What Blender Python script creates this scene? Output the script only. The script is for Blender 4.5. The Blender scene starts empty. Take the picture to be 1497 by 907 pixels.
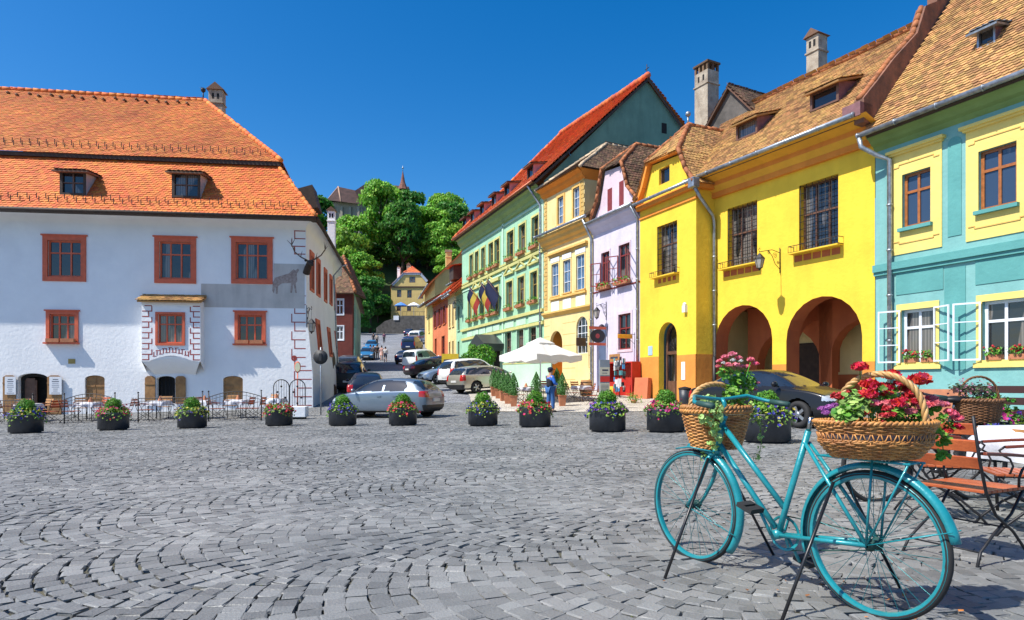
import bpy, bmesh, math, random
import numpy as np
from mathutils import Vector, Matrix
from mathutils.geometry import tessellate_polygon
random.seed(7); rng = np.random.default_rng(7)
R = math.radians; PI = math.pi
SC = bpy.context.scene; COL = SC.collection
# ---- camera model: photograph pixels (1497x907) to rays, used to measure real positions ----
F = 950.0; CX = 748.5; HY = 562.0; CH = 1.1
def at(px, py, Y): return Vector(((px-CX)/F*Y, Y, CH+(HY-py)/F*Y))
def sm(a, b, x):
    t = min(1, max(0, (x-a)/(b-a))); return t*t*(3-2*t)
GY = [(-60,0),(16,0),(21,-.10),(25,-.10),(29,.12),(39,.85),(56,2.15),(75,3.65),(95,6.1),(110,8.2),(135,11.2),(150,12.8),(165,14.5),(400,14.5)]
def gz(x, y):
    g = 0
    for (a, za), (b, zb) in zip(GY, GY[1:]):
        if a <= y <= b: g = za+(zb-za)*(y-a)/(b-a); break
    t = .016*min(14, max(-25, x))*sm(5, 14, y)*(1-sm(38, 60, y))
    return g+t
def gp(x, y, dz=0): return (x, y, gz(x, y)+dz)

# ---------------- materials ----------------
MC = {}
def mat(name, col, rough=.7, metal=0, var=.12, scale=2.0, bump=0, bscale=40, isl=0, col2=None, spec=.5, trans=0, coat=0, hue=0, streak=0, emis=0):
    if name in MC: return MC[name]
    m = bpy.data.materials.new(name); m.use_nodes = True; nt = m.node_tree; N = nt.nodes; L = nt.links
    b = N['Principled BSDF']; b.inputs['Roughness'].default_value = rough; b.inputs['Metallic'].default_value = metal
    b.inputs['Specular IOR Level'].default_value = spec
    if coat: b.inputs['Coat Weight'].default_value = coat; b.inputs['Coat Roughness'].default_value = .05
    c = list(col)+[1]; c2 = (list(col2)+[1]) if col2 else [max(0, v*(1-2*var)) for v in col]+[1]
    tc = N.new('ShaderNodeTexCoord'); no = N.new('ShaderNodeTexNoise'); no.inputs['Scale'].default_value = scale
    no.inputs['Detail'].default_value = 6; no.inputs['Roughness'].default_value = .6
    L.new(tc.outputs['Object'], no.inputs['Vector'])
    cr = N.new('ShaderNodeValToRGB'); cr.color_ramp.elements[0].position = .32; cr.color_ramp.elements[1].position = .68
    cr.color_ramp.elements[0].color = c2; cr.color_ramp.elements[1].color = c
    L.new(no.outputs['Fac'], cr.inputs['Fac']); out = cr.outputs['Color']
    if streak:
        mp = N.new('ShaderNodeMapping'); mp.inputs['Scale'].default_value = (1.8, 1.8, .3); L.new(tc.outputs['Object'], mp.inputs['Vector'])
        n3 = N.new('ShaderNodeTexNoise'); n3.inputs['Scale'].default_value = 1.6; n3.inputs['Detail'].default_value = 5; L.new(mp.outputs['Vector'], n3.inputs['Vector'])
        r3 = N.new('ShaderNodeMapRange'); r3.inputs['From Min'].default_value = .45; r3.inputs['From Max'].default_value = .75
        r3.inputs['To Min'].default_value = 1.0; r3.inputs['To Max'].default_value = 1-streak
        L.new(n3.outputs['Fac'], r3.inputs['Value'])
        mx = N.new('ShaderNodeMix'); mx.data_type = 'RGBA'; mx.blend_type = 'MULTIPLY'; mx.inputs['Factor'].default_value = 1
        L.new(out, mx.inputs[6]); L.new(r3.outputs['Result'], mx.inputs[7]); out = mx.outputs[2]
    if isl:
        ge = N.new('ShaderNodeNewGeometry'); hs = N.new('ShaderNodeHueSaturation')
        mr = N.new('ShaderNodeMapRange'); mr.inputs['To Min'].default_value = 1-isl; mr.inputs['To Max'].default_value = 1+isl
        L.new(ge.outputs['Random Per Island'], mr.inputs['Value']); L.new(mr.outputs['Result'], hs.inputs['Value'])
        if hue:
            mu = N.new('ShaderNodeMath'); mu.operation = 'MULTIPLY'; mu.inputs[1].default_value = 7.31; L.new(ge.outputs['Random Per Island'], mu.inputs[0])
            fr = N.new('ShaderNodeMath'); fr.operation = 'FRACT'; L.new(mu.outputs[0], fr.inputs[0])
            m2 = N.new('ShaderNodeMapRange'); m2.inputs['To Min'].default_value = .5-hue; m2.inputs['To Max'].default_value = .5+hue
            L.new(fr.outputs[0], m2.inputs['Value']); L.new(m2.outputs['Result'], hs.inputs['Hue'])
        L.new(out, hs.inputs['Color']); out = hs.outputs['Color']
    L.new(out, b.inputs['Base Color'])
    if bump:
        n2 = N.new('ShaderNodeTexNoise'); n2.inputs['Scale'].default_value = bscale; n2.inputs['Detail'].default_value = 5; L.new(tc.outputs['Object'], n2.inputs['Vector'])
        bp = N.new('ShaderNodeBump'); bp.inputs['Strength'].default_value = min(1, bump); bp.inputs['Distance'].default_value = .02
        L.new(n2.outputs['Fac'], bp.inputs['Height']); L.new(bp.outputs['Normal'], b.inputs['Normal'])
    if trans:
        tr = N.new('ShaderNodeBsdfTranslucent'); L.new(out, tr.inputs['Color']); ms = N.new('ShaderNodeMixShader'); ms.inputs['Fac'].default_value = trans
        L.new(b.outputs[0], ms.inputs[1]); L.new(tr.outputs[0], ms.inputs[2]); L.new(ms.outputs[0], N['Material Output'].inputs['Surface'])
    if emis:
        b.inputs['Emission Color'].default_value = c; b.inputs['Emission Strength'].default_value = emis
    MC[name] = m; return m
def plaster(name, col, col2=None, streak=.12): return mat(name, col, .85, 0, .06, .8, .6, 7, col2=[v*.93 for v in (col2 or [v*.92 for v in col])], streak=streak*.8, spec=.2)

# ---------------- mesh builder ----------------
class MB:
    def __init__(s): s.v = []; s.f = []; s.n = 0; s.sm = []
    def add(s, vs, fs, smooth=False):
        o = s.n; s.v.extend([tuple(v) for v in vs]); s.n += len(vs)
        s.f.extend([tuple(i+o for i in f) for f in fs]); s.sm.extend([smooth]*len(fs)); return s
    def addnp(s, V, Ft, k, smooth=False):
        """V: (n,k,3) instances of a template with face list Ft"""
        n = V.shape[0]; o = s.n; s.v.extend(map(tuple, V.reshape(-1, 3).tolist())); s.n += n*k
        for f in Ft:
            a = np.array(f)[None, :]+(np.arange(n)*k)[:, None]+o
            s.f.extend(map(tuple, a.tolist())); s.sm.extend([smooth]*n)
        return s
    def box(s, x0, x1, y0, y1, z0, z1, M=None):
        v = [Vector((x, y, z)) for z in (z0, z1) for y in (y0, y1) for x in (x0, x1)]
        if M: v = [M @ p for p in v]
        return s.add(v, [(0,2,3,1),(4,5,7,6),(0,1,5,4),(2,6,7,3),(0,4,6,2),(1,3,7,5)])
    def beam(s, p0, p1, w, h, up=(0,0,1)):
        p0 = Vector(p0); p1 = Vector(p1); d = (p1-p0); l = d.length
        if l < 1e-6: return s
        d /= l; a = d.cross(Vector(up))
        if a.length < 1e-4: a = d.cross(Vector((1,0,0)))
        a.normalize(); b = a.cross(d).normalized()
        v = [p+a*i*w/2+b*j*h/2 for p in (p0, p1) for i, j in ((-1,-1),(1,-1),(1,1),(-1,1))]
        return s.add(v, [(3,2,1,0),(4,5,6,7),(0,1,5,4),(1,2,6,5),(2,3,7,6),(3,0,4,7)])
    def tube(s, pts, r, seg=8, closed=False, cap=True):
        pts = [Vector(p) for p in pts]; n = len(pts); rr = r if isinstance(r, (list, tuple)) else [r]*n
        T = []
        for i in range(n):
            a = pts[(i-1) % n] if (closed or i > 0) else pts[i]; b = pts[(i+1) % n] if (closed or i < n-1) else pts[i]
            T.append((b-a).normalized())
        u = T[0].orthogonal().normalized(); vs = []
        for i in range(n):
            u = (u-T[i]*u.dot(T[i]))
            if u.length < 1e-5: u = T[i].orthogonal()
            u.normalize(); w = T[i].cross(u)
            for k in range(seg):
                a = 2*PI*k/seg; vs.append(pts[i]+(u*math.cos(a)+w*math.sin(a))*rr[i])
        fs = []
        m = n if closed else n-1
        for i in range(m):
            j = (i+1) % n
            for k in range(seg): fs.append((i*seg+k, i*seg+(k+1) % seg, j*seg+(k+1) % seg, j*seg+k))
        if cap and not closed: fs += [tuple(range(seg-1, -1, -1)), tuple((n-1)*seg+k for k in range(seg))]
        return s.add(vs, fs, True)
    def cyl(s, p0, p1, r0, r1=None, seg=16): return s.tube([p0, p1], [r0, r0 if r1 is None else r1], seg)
    def lathe(s, prof, seg=24, c=(0,0,0), axis='z', M=None, sx=1, sy=1, smooth=True):
        vs = []
        for (r, z) in prof:
            for k in range(seg):
                a = 2*PI*k/seg; p = Vector((r*math.cos(a)*sx, r*math.sin(a)*sy, z))
                if axis == 'y': p = Vector((p.x, p.z, p.y))
                if axis == 'x': p = Vector((p.z, p.x, p.y))
                if M: p = M @ p
                vs.append(p+Vector(c))
        fs = []
        for i in range(len(prof)-1):
            for k in range(seg): fs.append((i*seg+k, i*seg+(k+1) % seg, (i+1)*seg+(k+1) % seg, (i+1)*seg+k))
        return s.add(vs, fs, smooth)
    def ball(s, c, r, sx=1, sy=1, sz=1, seg=10, rings=7):
        pr = [(max(1e-4, r*math.sin(PI*i/rings)), -r*sz*math.cos(PI*i/rings)) for i in range(rings+1)]
        return s.lathe(pr, seg, c, sx=sx, sy=sy)
    def prism(s, poly, y0, y1, plane='xz', M=None):
        """poly 2D extruded along the third axis; may be concave"""
        n = len(poly)
        def P(a, b, c): 
            p = Vector((a, c, b)) if plane == 'xz' else (Vector((a, b, c)) if plane == 'xy' else Vector((c, a, b)))
            return M @ p if M else p
        v = [P(a, b, y0) for a, b in poly]+[P(a, b, y1) for a, b in poly]
        tr = tessellate_polygon([[Vector((a, b, 0)) for a, b in poly]])
        fs = [tuple(t) for t in tr]+[tuple(i+n for i in reversed(t)) for t in tr]
        fs += [(i, (i+1) % n, (i+1) % n+n, i+n) for i in range(n)]
        return s.add(v, fs)
    def sheet(s, poly, y, holes=(), rev=0):
        """wall sheet in the xz plane at y with holes; rev = depth of reveals going to y+rev"""
        loops = [poly]+list(holes); pts = [Vector((a, b, 0)) for l in loops for a, b in l]
        tr = tessellate_polygon([[Vector((a, b, 0)) for a, b in l] for l in loops])
        s.add([(p.x, y, p.y) for p in pts], [tuple(t) for t in tr])
        if rev:
            for l in holes:
                n = len(l); v = [(a, y, b) for a, b in l]+[(a, y+rev, b) for a, b in l]
                s.add(v, [(i, (i+1) % n, (i+1) % n+n, i+n) for i in range(n)])
        return s
    def build(s, name, m=None, parent=None, xf=None, smooth=None, bevel=0, tag=None, fixn=True):
        root = parent
        while root is not None and root.parent is not None: root = root.parent
        V = s.v
        if xf is not None or (root is not None and xf is not None):
            X = xf
            if root is not None: X = root.matrix_basis.inverted() @ xf
            A = np.array(X); a = np.array(V, dtype=float)
            if len(a): V = (a @ A[:3, :3].T+A[:3, 3]).tolist()
        me = bpy.data.meshes.new(name); me.from_pydata(V, [], s.f)
        me.polygons.foreach_set('use_smooth', s.sm if smooth is None else [smooth]*len(s.f))
        if fixn and len(s.f) < 60000:
            bm = bmesh.new(); bm.from_mesh(me); bmesh.ops.recalc_face_normals(bm, faces=bm.faces); bm.to_mesh(me); bm.free()
        me.update()
        o = bpy.data.objects.new(name, me); COL.objects.link(o)
        if m: me.materials.append(m)
        if parent is not None: o.parent = parent
        if bevel:
            b = o.modifiers.new('bevel', 'BEVEL'); b.width = bevel; b.segments = 2; b.limit_method = 'ANGLE'
        if tag: settag(o, *tag)
        return o
def settag(o, label, cat=None, group=None, kind=None):
    if label: o['label'] = label
    if cat: o['category'] = cat
    if group: o['group'] = group
    if kind: o['kind'] = kind
    return o
def thing(name, label, cat, loc=(0,0,0), rz=0, group=None, s=1):
    o = bpy.data.objects.new(name, None); COL.objects.link(o); o.empty_display_size = .2
    o.matrix_basis = Matrix.Translation(loc) @ Matrix.Rotation(rz, 4, 'Z') @ Matrix.Scale(s, 4)
    settag(o, label, cat, group); return o
KIDS = {}
def copy_tree(o, loc=None, rz=None, label=None, sc=None, parent=None, mats=None, group=None):
    c = o.copy(); COL.objects.link(c)
    if parent is not None: c.parent = parent
    if loc is not None: c.location = loc
    if rz is not None: c.rotation_euler = (0, 0, rz)
    if sc is not None: c.scale = (sc, sc, sc) if not isinstance(sc, tuple) else sc
    if label: c['label'] = label
    if group: c['group'] = group
    if mats and c.data and c.data.materials and c.data.materials[0].name in mats:
        c.material_slots[0].link = 'OBJECT'; c.material_slots[0].material = mats[c.data.materials[0].name]
    for ch in list(o.children): copy_tree(ch, parent=c, mats=mats)
    return c
def struct(o): o['kind'] = 'structure'; return o
def rect(u0, u1, z0, z1): return [(u0, z0), (u1, z0), (u1, z1), (u0, z1)]
def archp(u0, u1, z0, z1, rise=None, n=12):
    """opening with an arched top; rise None = semicircle"""
    w = (u1-u0)/2; r = w if rise is None else rise; c = (u0+u1)/2; zs = z1-r
    return [(u0, z0), (u1, z0)]+[(c+w*math.cos(PI*i/n), zs+r*math.sin(PI*i/n)) for i in range(n+1)]

# ---------------- facade frames: local x along the wall, y into the house, z up ----------------
class Fac:
    def __init__(s, A, B, z0=0):
        s.A = Vector((A[0], A[1], 0)); s.B = Vector((B[0], B[1], 0)); s.d = (s.B-s.A).normalized(); s.len = (s.B-s.A).length
        s.n = Vector((-s.d.y, s.d.x, 0)); s.z0 = z0
        s.X = Matrix(((s.d.x, s.n.x, 0, A[0]), (s.d.y, s.n.y, 0, A[1]), (0, 0, 1, 0), (0, 0, 0, 1)))
    def h(s, px, py, off=0):
        """pixel of the photo onto the plane y=off of this facade: (u, z)"""
        r = Vector(((px-CX)/F, 1, 0)); o = s.A+s.n*off
        t = o.dot(s.n)/r.dot(s.n); p = r*t
        return ((p-s.A).dot(s.d), CH+(HY-py)/F*t)
    def w(s, x0, x1, yt, yb, off=0):
        """window rectangle from pixels; yt/yb measured at the middle"""
        c = (x0+x1)/2; u0 = s.h(x0, yt, off)[0]; u1 = s.h(x1, yt, off)[0]
        return u0, u1, s.h(c, yb, off)[1], s.h(c, yt, off)[1]
    def loc(s, z=None):
        return (s.A.x, s.A.y, s.z0 if z is None else z)
    def rz(s): return math.atan2(s.d.y, s.d.x)

def glass(name, dark, cur, amt, rough=.05):
    m = bpy.data.materials.new(name); m.use_nodes = True; nt = m.node_tree; N = nt.nodes; L = nt.links; b = N['Principled BSDF']; b.inputs['Roughness'].default_value = rough; b.inputs['Specular IOR Level'].default_value = .85
    tc = N.new('ShaderNodeTexCoord'); oi = N.new('ShaderNodeObjectInfo'); wv = N.new('ShaderNodeTexWave'); wv.inputs['Scale'].default_value = 3.2; wv.inputs['Distortion'].default_value = 2.5; wv.inputs['Detail'].default_value = 2
    mp = N.new('ShaderNodeMapping'); mp.inputs['Scale'].default_value = (1, .2, .12); L.new(tc.outputs['Object'], mp.inputs['Vector']); L.new(mp.outputs[0], wv.inputs['Vector'])
    c1 = N.new('ShaderNodeMix'); c1.data_type = 'RGBA'; c1.inputs[6].default_value = [v*.45 for v in cur]+[1]; c1.inputs[7].default_value = list(cur)+[1]; L.new(wv.outputs['Fac'], c1.inputs[0])
    no = N.new('ShaderNodeTexNoise'); no.inputs['Scale'].default_value = .9; no.inputs['Detail'].default_value = 1; mp2 = N.new('ShaderNodeMapping'); mp2.inputs['Scale'].default_value = (1.6, 1, .5); L.new(tc.outputs['Object'], mp2.inputs['Vector']); L.new(mp2.outputs[0], no.inputs['Vector'])
    ad = N.new('ShaderNodeMath'); ad.operation = 'ADD'; L.new(no.outputs['Fac'], ad.inputs[0]); mr0 = N.new('ShaderNodeMapRange'); mr0.inputs['To Min'].default_value = -.25; mr0.inputs['To Max'].default_value = .12; L.new(oi.outputs['Random'], mr0.inputs['Value']); L.new(mr0.outputs[0], ad.inputs[1])
    mr = N.new('ShaderNodeMapRange'); mr.inputs['From Min'].default_value = .47; mr.inputs['From Max'].default_value = .50; mr.inputs['To Max'].default_value = amt; L.new(ad.outputs[0], mr.inputs['Value'])
    c2 = N.new('ShaderNodeMix'); c2.data_type = 'RGBA'; c2.inputs[6].default_value = list(dark)+[1]; L.new(mr.outputs[0], c2.inputs[0]); L.new(c1.outputs[2], c2.inputs[7]); L.new(c2.outputs[2], b.inputs['Base Color'])
    n2 = N.new('ShaderNodeTexNoise'); n2.inputs['Scale'].default_value = 2.2; L.new(tc.outputs['Object'], n2.inputs['Vector']); bp = N.new('ShaderNodeBump'); bp.inputs['Strength'].default_value = .25; bp.inputs['Distance'].default_value = .02; L.new(n2.outputs['Fac'], bp.inputs['Height']); L.new(bp.outputs[0], b.inputs['Normal'])
    return m
GLASS = glass('window glass', (.012,.014,.018), (.22,.20,.18), .8)
GLASSB = glass('window glass reflecting', (.03,.05,.09), (.30,.30,.32), .85)
def window(root, f, r, fm, dep=.16, cols=2, rows=(.62,), fw=.06, sur=0, sm_=None, sp=.03, sill=None, glass=None, arch=False, bars=None, off=0, so=.1, label=None):
    """window part (frame) with sub-parts pane, surround, sill, bars. r=(u0,u1,z0,z1) of the opening"""
    u0, u1, z0, z1 = r; y = off+dep; w = u1-u0; hh = z1-z0
    m = MB(); out = archp(u0, u1, z0, z1) if arch else rect(u0, u1, z0, z1)
    inn = archp(u0+fw, u1-fw, z0+fw, z1-fw) if arch else rect(u0+fw, u1-fw, z0+fw, z1-fw)
    m.sheet(out, y-.03, [inn], .06)
    for i in range(1, cols): x = u0+w*i/cols; m.box(x-fw*.45, x+fw*.45, y-.025, y+.02, z0+fw, z1-fw*.6)
    for t in rows: z = z0+hh*t; m.box(u0+fw, u1-fw, y-.028, y+.02, z-fw*.45, z+fw*.45)
    o = m.build('window', fm, root, f.X)
    if label: o['label'] = label
    g = MB(); g.sheet(archp(u0+.01, u1-.01, z0+.01, z1-.01) if arch else rect(u0+.01, u1-.01, z0+.01, z1-.01), y+.012); g.build('pane', glass or GLASS, o, f.X)
    if sur:
        q = MB(); oo = archp(u0-sur, u1+sur, z0-(.0 if sill else sur), z1+sur) if arch else rect(u0-sur, u1+sur, z0-(0 if sill else sur), z1+sur)
        ii = archp(u0, u1, z0+.001, z1) if arch else rect(u0, u1, z0+.001, z1)
        q.sheet(oo, off-sp, [ii], sp+.05)
        n = len(oo); q.add([(a, off-sp, b) for a, b in oo]+[(a, off+.01, b) for a, b in oo], [(i, (i+1) % n, (i+1) % n+n, i+n) for i in range(n)])
        q.build('surround', sm_ or fm, o, f.X)
    if sill:
        q = MB(); q.box(u0-sur-.04, u1+sur+.04, off-so, off+.05, z0-.07, z0-.002); q.build('sill', sill, o, f.X)
    if bars:
        q = MB()
        for i in range(bars[0]+1): x = u0+.03+(w-.06)*i/bars[0]; q.cyl((x, off+.05, z0), (x, off+.05, z1), .012, seg=5)
        for i in range(bars[1]+1): z = z0+.05+(hh-.1)*i/bars[1]; q.cyl((u0, off+.05, z), (u1, off+.05, z), .012, seg=5)
        q.build('iron_grille', MAT_IRON, o, f.X)
    return o

def tiles(mb, poly, tw=.18, th=.15, lift=.035, wav=0, base=True, jit=.012, rot=0.03):
    """cover a planar 3D polygon with overlapping beaver-tail tiles"""
    P = [Vector(p) for p in poly]; n = Vector((0,0,0))
    for i in range(len(P)): n += P[i].cross(P[(i+1) % len(P)])
    n.normalize()
    if n.z < 0: n = -n
    h = Vector((0,0,1)).cross(n).normalized(); s = n.cross(h).normalized()   # s climbs
    o = P[0]; q = [((p-o).dot(h), (p-o).dot(s)) for p in P]
    xs = [a for a, b in q]; ys = [b for a, b in q]
    nr = int((max(ys)-min(ys))/th)+1; nc = int((max(xs)-min(xs))/tw)+2
    jj, ii = np.meshgrid(np.arange(nr), np.arange(nc), indexing='ij'); jj = jj.ravel(); ii = ii.ravel()
    cx = min(xs)+(ii+.5*(jj % 2))*tw; cy = min(ys)+(jj+.45)*th
    inside = np.zeros(len(cx), bool); m = len(q)
    for k in range(m):
        x1, y1 = q[k]; x2, y2 = q[(k+1) % m]
        c = ((y1 > cy) != (y2 > cy)); 
        with np.errstate(divide='ignore', invalid='ignore'): xx = (x2-x1)*(cy-y1)/(y2-y1+1e-12)+x1
        inside ^= (c & (cx < xx))
    cx = cx[inside]; cy = cy[inside]; N = len(cx)
    if base: mb.add([p-n*.02 for p in P], [tuple(range(len(P)))])
    if N == 0: return
    w = tw*.48; L = th*1.7
    tp = np.array([(-w, L-.55*th, .0), (w, L-.55*th, .0), (w, -.32*th, lift*.85), (w*.6, -.52*th, lift*.97), (0, -.6*th, lift), (-w*.6, -.52*th, lift*.97), (-w, -.32*th, lift*.85)])
    sk = tp[2:].copy(); sk[:, 2] -= .02
    T = np.vstack([tp, sk]); V = np.repeat(T[None], N, 0)
    a = rng.normal(0, rot, N); ca = np.cos(a)[:, None]; sa = np.sin(a)[:, None]
    X = V[:, :, 0]*ca-V[:, :, 1]*sa; Y = V[:, :, 0]*sa+V[:, :, 1]*ca; Z = V[:, :, 2]+rng.uniform(0, jit, N)[:, None]
    X = X+cx[:, None]; Y = Y+cy[:, None]+rng.normal(0, th*.03, N)[:, None]
    if wav: Z = Z+wav*(np.sin(X*.55+1)+.6*np.sin(X*1.3+Y*.8))
    W = np.array(o)[None, None]+X[..., None]*np.array(h)+Y[..., None]*np.array(s)+Z[..., None]*np.array(n)
    mb.addnp(W, [(0,6,5,4,3,2,1), (2,3,8,7), (3,4,9,8), (4,5,10,9), (5,6,11,10)], 12)
def ridge(mb, p0, p1, r=.11, step=.36):
    p0 = Vector(p0); p1 = Vector(p1); d = p1-p0; n = max(1, int(d.length/step)); d /= n
    for i in range(n):
        j = Vector((random.gauss(0,.008), random.gauss(0,.008), random.gauss(0,.01)))
        mb.tube([p0+d*i+j, p0+d*(i+1.12)+j], [r*1.12, r*.86], 8)
def gutter(root, f, pts, r=.075, m=None, name='gutter'):
    q = MB(); q.tube(pts, r, 8)
    a = Vector(pts[0]); b = Vector(pts[-1]); L = (b-a).length; n = int(L/1.2)
    for i in range(n+1):
        p = a.lerp(b, i/max(1, n)); q.tube([p-(b-a).normalized()*.02, p+(b-a).normalized()*.02], r*1.18, 8)
    return q.build(name, m or MAT_ZINC, root, f.X)
def pipe(root, f, pts, r=.05, m=None):
    q = MB(); q.tube(pts, r, 8)
    for k in range(1, len(pts)):
        a = Vector(pts[k-1]); b = Vector(pts[k]); L = (b-a).length
        for i in range(1, int(L/1.5)+1): 
            p = a.lerp(b, min(.97, i*1.5/L)); d = (b-a).normalized(); q.tube([p-d*.03, p+d*.03], r*1.25, 8)
    return q.build('drain_pipe', m or MAT_ZINC, root, f.X)
MAT_ZINC = mat('zinc', (.42,.46,.5), .42, .7, .25, 6)
MAT_IRON = mat('wrought iron', (.025,.025,.028), .5, .3, .2, 20)
# ---------------- world, sun, camera ----------------
w = bpy.data.worlds.new('World'); SC.world = w; w.use_nodes = True
nt = w.node_tree; bg = nt.nodes['Background']
sky = nt.nodes.new('ShaderNodeTexSky'); sky.sky_type = 'NISHITA'; sky.sun_disc = False
SUNV = Vector((-.65, -.32, 1.0)).normalized()      # direction towards the sun
sky.sun_elevation = math.asin(SUNV.z); sky.sun_rotation = math.atan2(SUNV.x, SUNV.y)
sky.air_density = 1.0; sky.dust_density = 1.1; sky.ozone_density = 3.0; sky.altitude = 300
hs = nt.nodes.new('ShaderNodeHueSaturation'); hs.inputs['Saturation'].default_value = 1.45; hs.inputs['Hue'].default_value = .503; hs.inputs['Value'].default_value = 1.22
nt.links.new(sky.outputs[0], hs.inputs['Color']); nt.links.new(hs.outputs[0], bg.inputs['Color']); bg.inputs['Strength'].default_value = .10
sl = bpy.data.lights.new('sun', 'SUN'); sl.energy = 5.0; sl.angle = R(.53); sl.color = (1, .95, .87)
so = bpy.data.objects.new('sun', sl); COL.objects.link(so); so.rotation_euler = SUNV.to_track_quat('Z', 'Y').to_euler(); so.location = (-30, -10, 46)
cam = bpy.data.cameras.new('camera'); co = bpy.data.objects.new('camera', cam); COL.objects.link(co); SC.camera = co
co.location = (0, 0, CH); co.rotation_euler = (R(90), 0, 0); cam.sensor_width = 36; cam.lens = F/1497*36; cam.shift_y = (HY-453.5)/1497; cam.clip_end = 3000; cam.clip_start = .05
SC.view_settings.view_transform = 'Standard'; SC.view_settings.look = 'None'; SC.view_settings.exposure = .5; SC.view_settings.gamma = 1
SC.cycles.max_bounces = 6; SC.cycles.diffuse_bounces = 3; SC.cycles.transparent_max_bounces = 6; SC.cycles.use_denoising = True

# ---------------- ground ----------------
GYX = np.array([a for a, b in GY], float); GYZ = np.array([b for a, b in GY], float)
def nsm(a, b, x): t = np.clip((x-a)/(b-a), 0, 1); return t*t*(3-2*t)
def gznp(x, y): return np.interp(y, GYX, GYZ)+.016*np.clip(x, -25, 14)*nsm(5, 14, y)*(1-nsm(38, 60, y))
def street_mat(name, c1, c2, gap, sc, rough=.75, bs=.6):
    m = bpy.data.materials.new(name); m.use_nodes = True; nt = m.node_tree; N = nt.nodes; L = nt.links; b = N['Principled BSDF']; b.inputs['Roughness'].default_value = rough
    tc = N.new('ShaderNodeTexCoord'); v = N.new('ShaderNodeTexVoronoi'); v.feature = 'F1'; v.inputs['Scale'].default_value = sc; v.inputs['Randomness'].default_value = .7
    d = N.new('ShaderNodeTexVoronoi'); d.feature = 'DISTANCE_TO_EDGE'; d.inputs['Scale'].default_value = sc; d.inputs['Randomness'].default_value = .7
    L.new(tc.outputs['Object'], v.inputs['Vector']); L.new(tc.outputs['Object'], d.inputs['Vector'])
    sx = N.new('ShaderNodeSeparateColor'); L.new(v.outputs['Color'], sx.inputs[0])
    mx = N.new('ShaderNodeMix'); mx.data_type = 'RGBA'; mx.inputs[6].default_value = list(c1)+[1]; mx.inputs[7].default_value = list(c2)+[1]; L.new(sx.outputs[0], mx.inputs[0])
    r = N.new('ShaderNodeMapRange'); r.inputs['From Max'].default_value = .09; L.new(d.outputs['Distance'], r.inputs['Value'])
    m2 = N.new('ShaderNodeMix'); m2.data_type = 'RGBA'; m2.inputs[6].default_value = list(gap)+[1]; L.new(r.outputs[0], m2.inputs[0]); L.new(mx.outputs[2], m2.inputs[7])
    no = N.new('ShaderNodeTexNoise'); no.inputs['Scale'].default_value = .35; no.inputs['Detail'].default_value = 5; L.new(tc.outputs['Object'], no.inputs['Vector'])
    r2 = N.new('ShaderNodeMapRange'); r2.inputs['From Min'].default_value = .3; r2.inputs['From Max'].default_value = .7; r2.inputs['To Min'].default_value = .8; r2.inputs['To Max'].default_value = 1.15; L.new(no.outputs[0], r2.inputs['Value'])
    m3 = N.new('ShaderNodeMix'); m3.data_type = 'RGBA'; m3.blend_type = 'MULTIPLY'; m3.inputs[0].default_value = 1; L.new(m2.outputs[2], m3.inputs[6]); L.new(r2.outputs[0], m3.inputs[7])
    L.new(m3.outputs[2], b.inputs['Base Color'])
    bp = N.new('ShaderNodeBump'); bp.inputs['Strength'].default_value = bs; bp.inputs['Distance'].default_value = .03; L.new(r.outputs[0], bp.inputs['Height']); L.new(bp.outputs[0], b.inputs['Normal'])
    return m
MG = street_mat('cobbled street', (.19,.2,.225), (.3,.31,.33), (.06,.06,.055), 6.5)
MGAP = mat('joint soil', (.10,.092,.06), .95, 0, .3, 3, .5, 30, col2=(.045,.045,.028))
MPAV = street_mat('pale river stones', (.42,.38,.32), (.62,.58,.5), (.2,.18,.15), 9, bs=.5)
def in_stone(x, y): return (2.0 < y < 31) & (abs(x) < 4+.95*y) & (y < 34)
xs = list(np.arange(-70, -30, 5))+list(np.arange(-30, 20, 1.0))+list(np.arange(20, 71, 5)); ys = list(np.arange(-40, 0, 5))+list(np.arange(0, 60, 1.0))+list(np.arange(60, 180, 3))+[220, 300, 420]
g = MB(); nx = len(xs)
for y in ys:
    for x in xs: g.v.append((x, y, gz(x, y)-.004))
for j in range(len(ys)-1):
    for i in range(nx-1): g.f.append((j*nx+i, j*nx+i+1, (j+1)*nx+i+1, (j+1)*nx+i)); g.sm.append(True)
far = len(g.v); g.v += [(-3000,-3000,-2),(3000,-3000,-2),(3000,3000,-2),(-3000,3000,-2)]; g.f.append((far,far+1,far+2,far+3)); g.sm.append(False)
go = g.build('ground', MG, fixn=False); go.data.materials.append(MGAP); struct(go)
for p in go.data.polygons:
    c = p.center
    if in_stone(c.x, c.y) and c.z > -1.5: p.material_index = 1
# stones: arcs of setts laid in rows, each arc bulging to the left
W = 1.55; RR = W/(2*math.sin(R(38))); t = .118; sw = .108
rowsN = 26; out = []
th_ = np.arange(-R(38), R(38), sw/RR)+sw/RR/2
rot = R(24)
for row in range(-26, 30):
    y0 = row*W; ks = np.arange(int(-34/t), int(42/t))
    K, TH = np.meshgrid(ks, th_, indexing='ij'); K = K.ravel(); TH = TH.ravel()
    # every arc starts a little differently so the joints do not line up
    ph = (np.sin(K*12.9898+row*78.233)*43758.5453) % 1.0
    TH = TH+(ph-.5)*sw/RR
    ok = np.abs(TH) < R(41)
    K = K[ok]; TH = TH[ok]
    x = K*t-RR*np.cos(TH)*1.0+((row*37) % 11)*.07; y = y0+RR*np.sin(TH)
    out.append(np.stack([x, y, TH], 1))
A = np.concatenate(out); cr_, sr_ = math.cos(rot), math.sin(rot)
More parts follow.
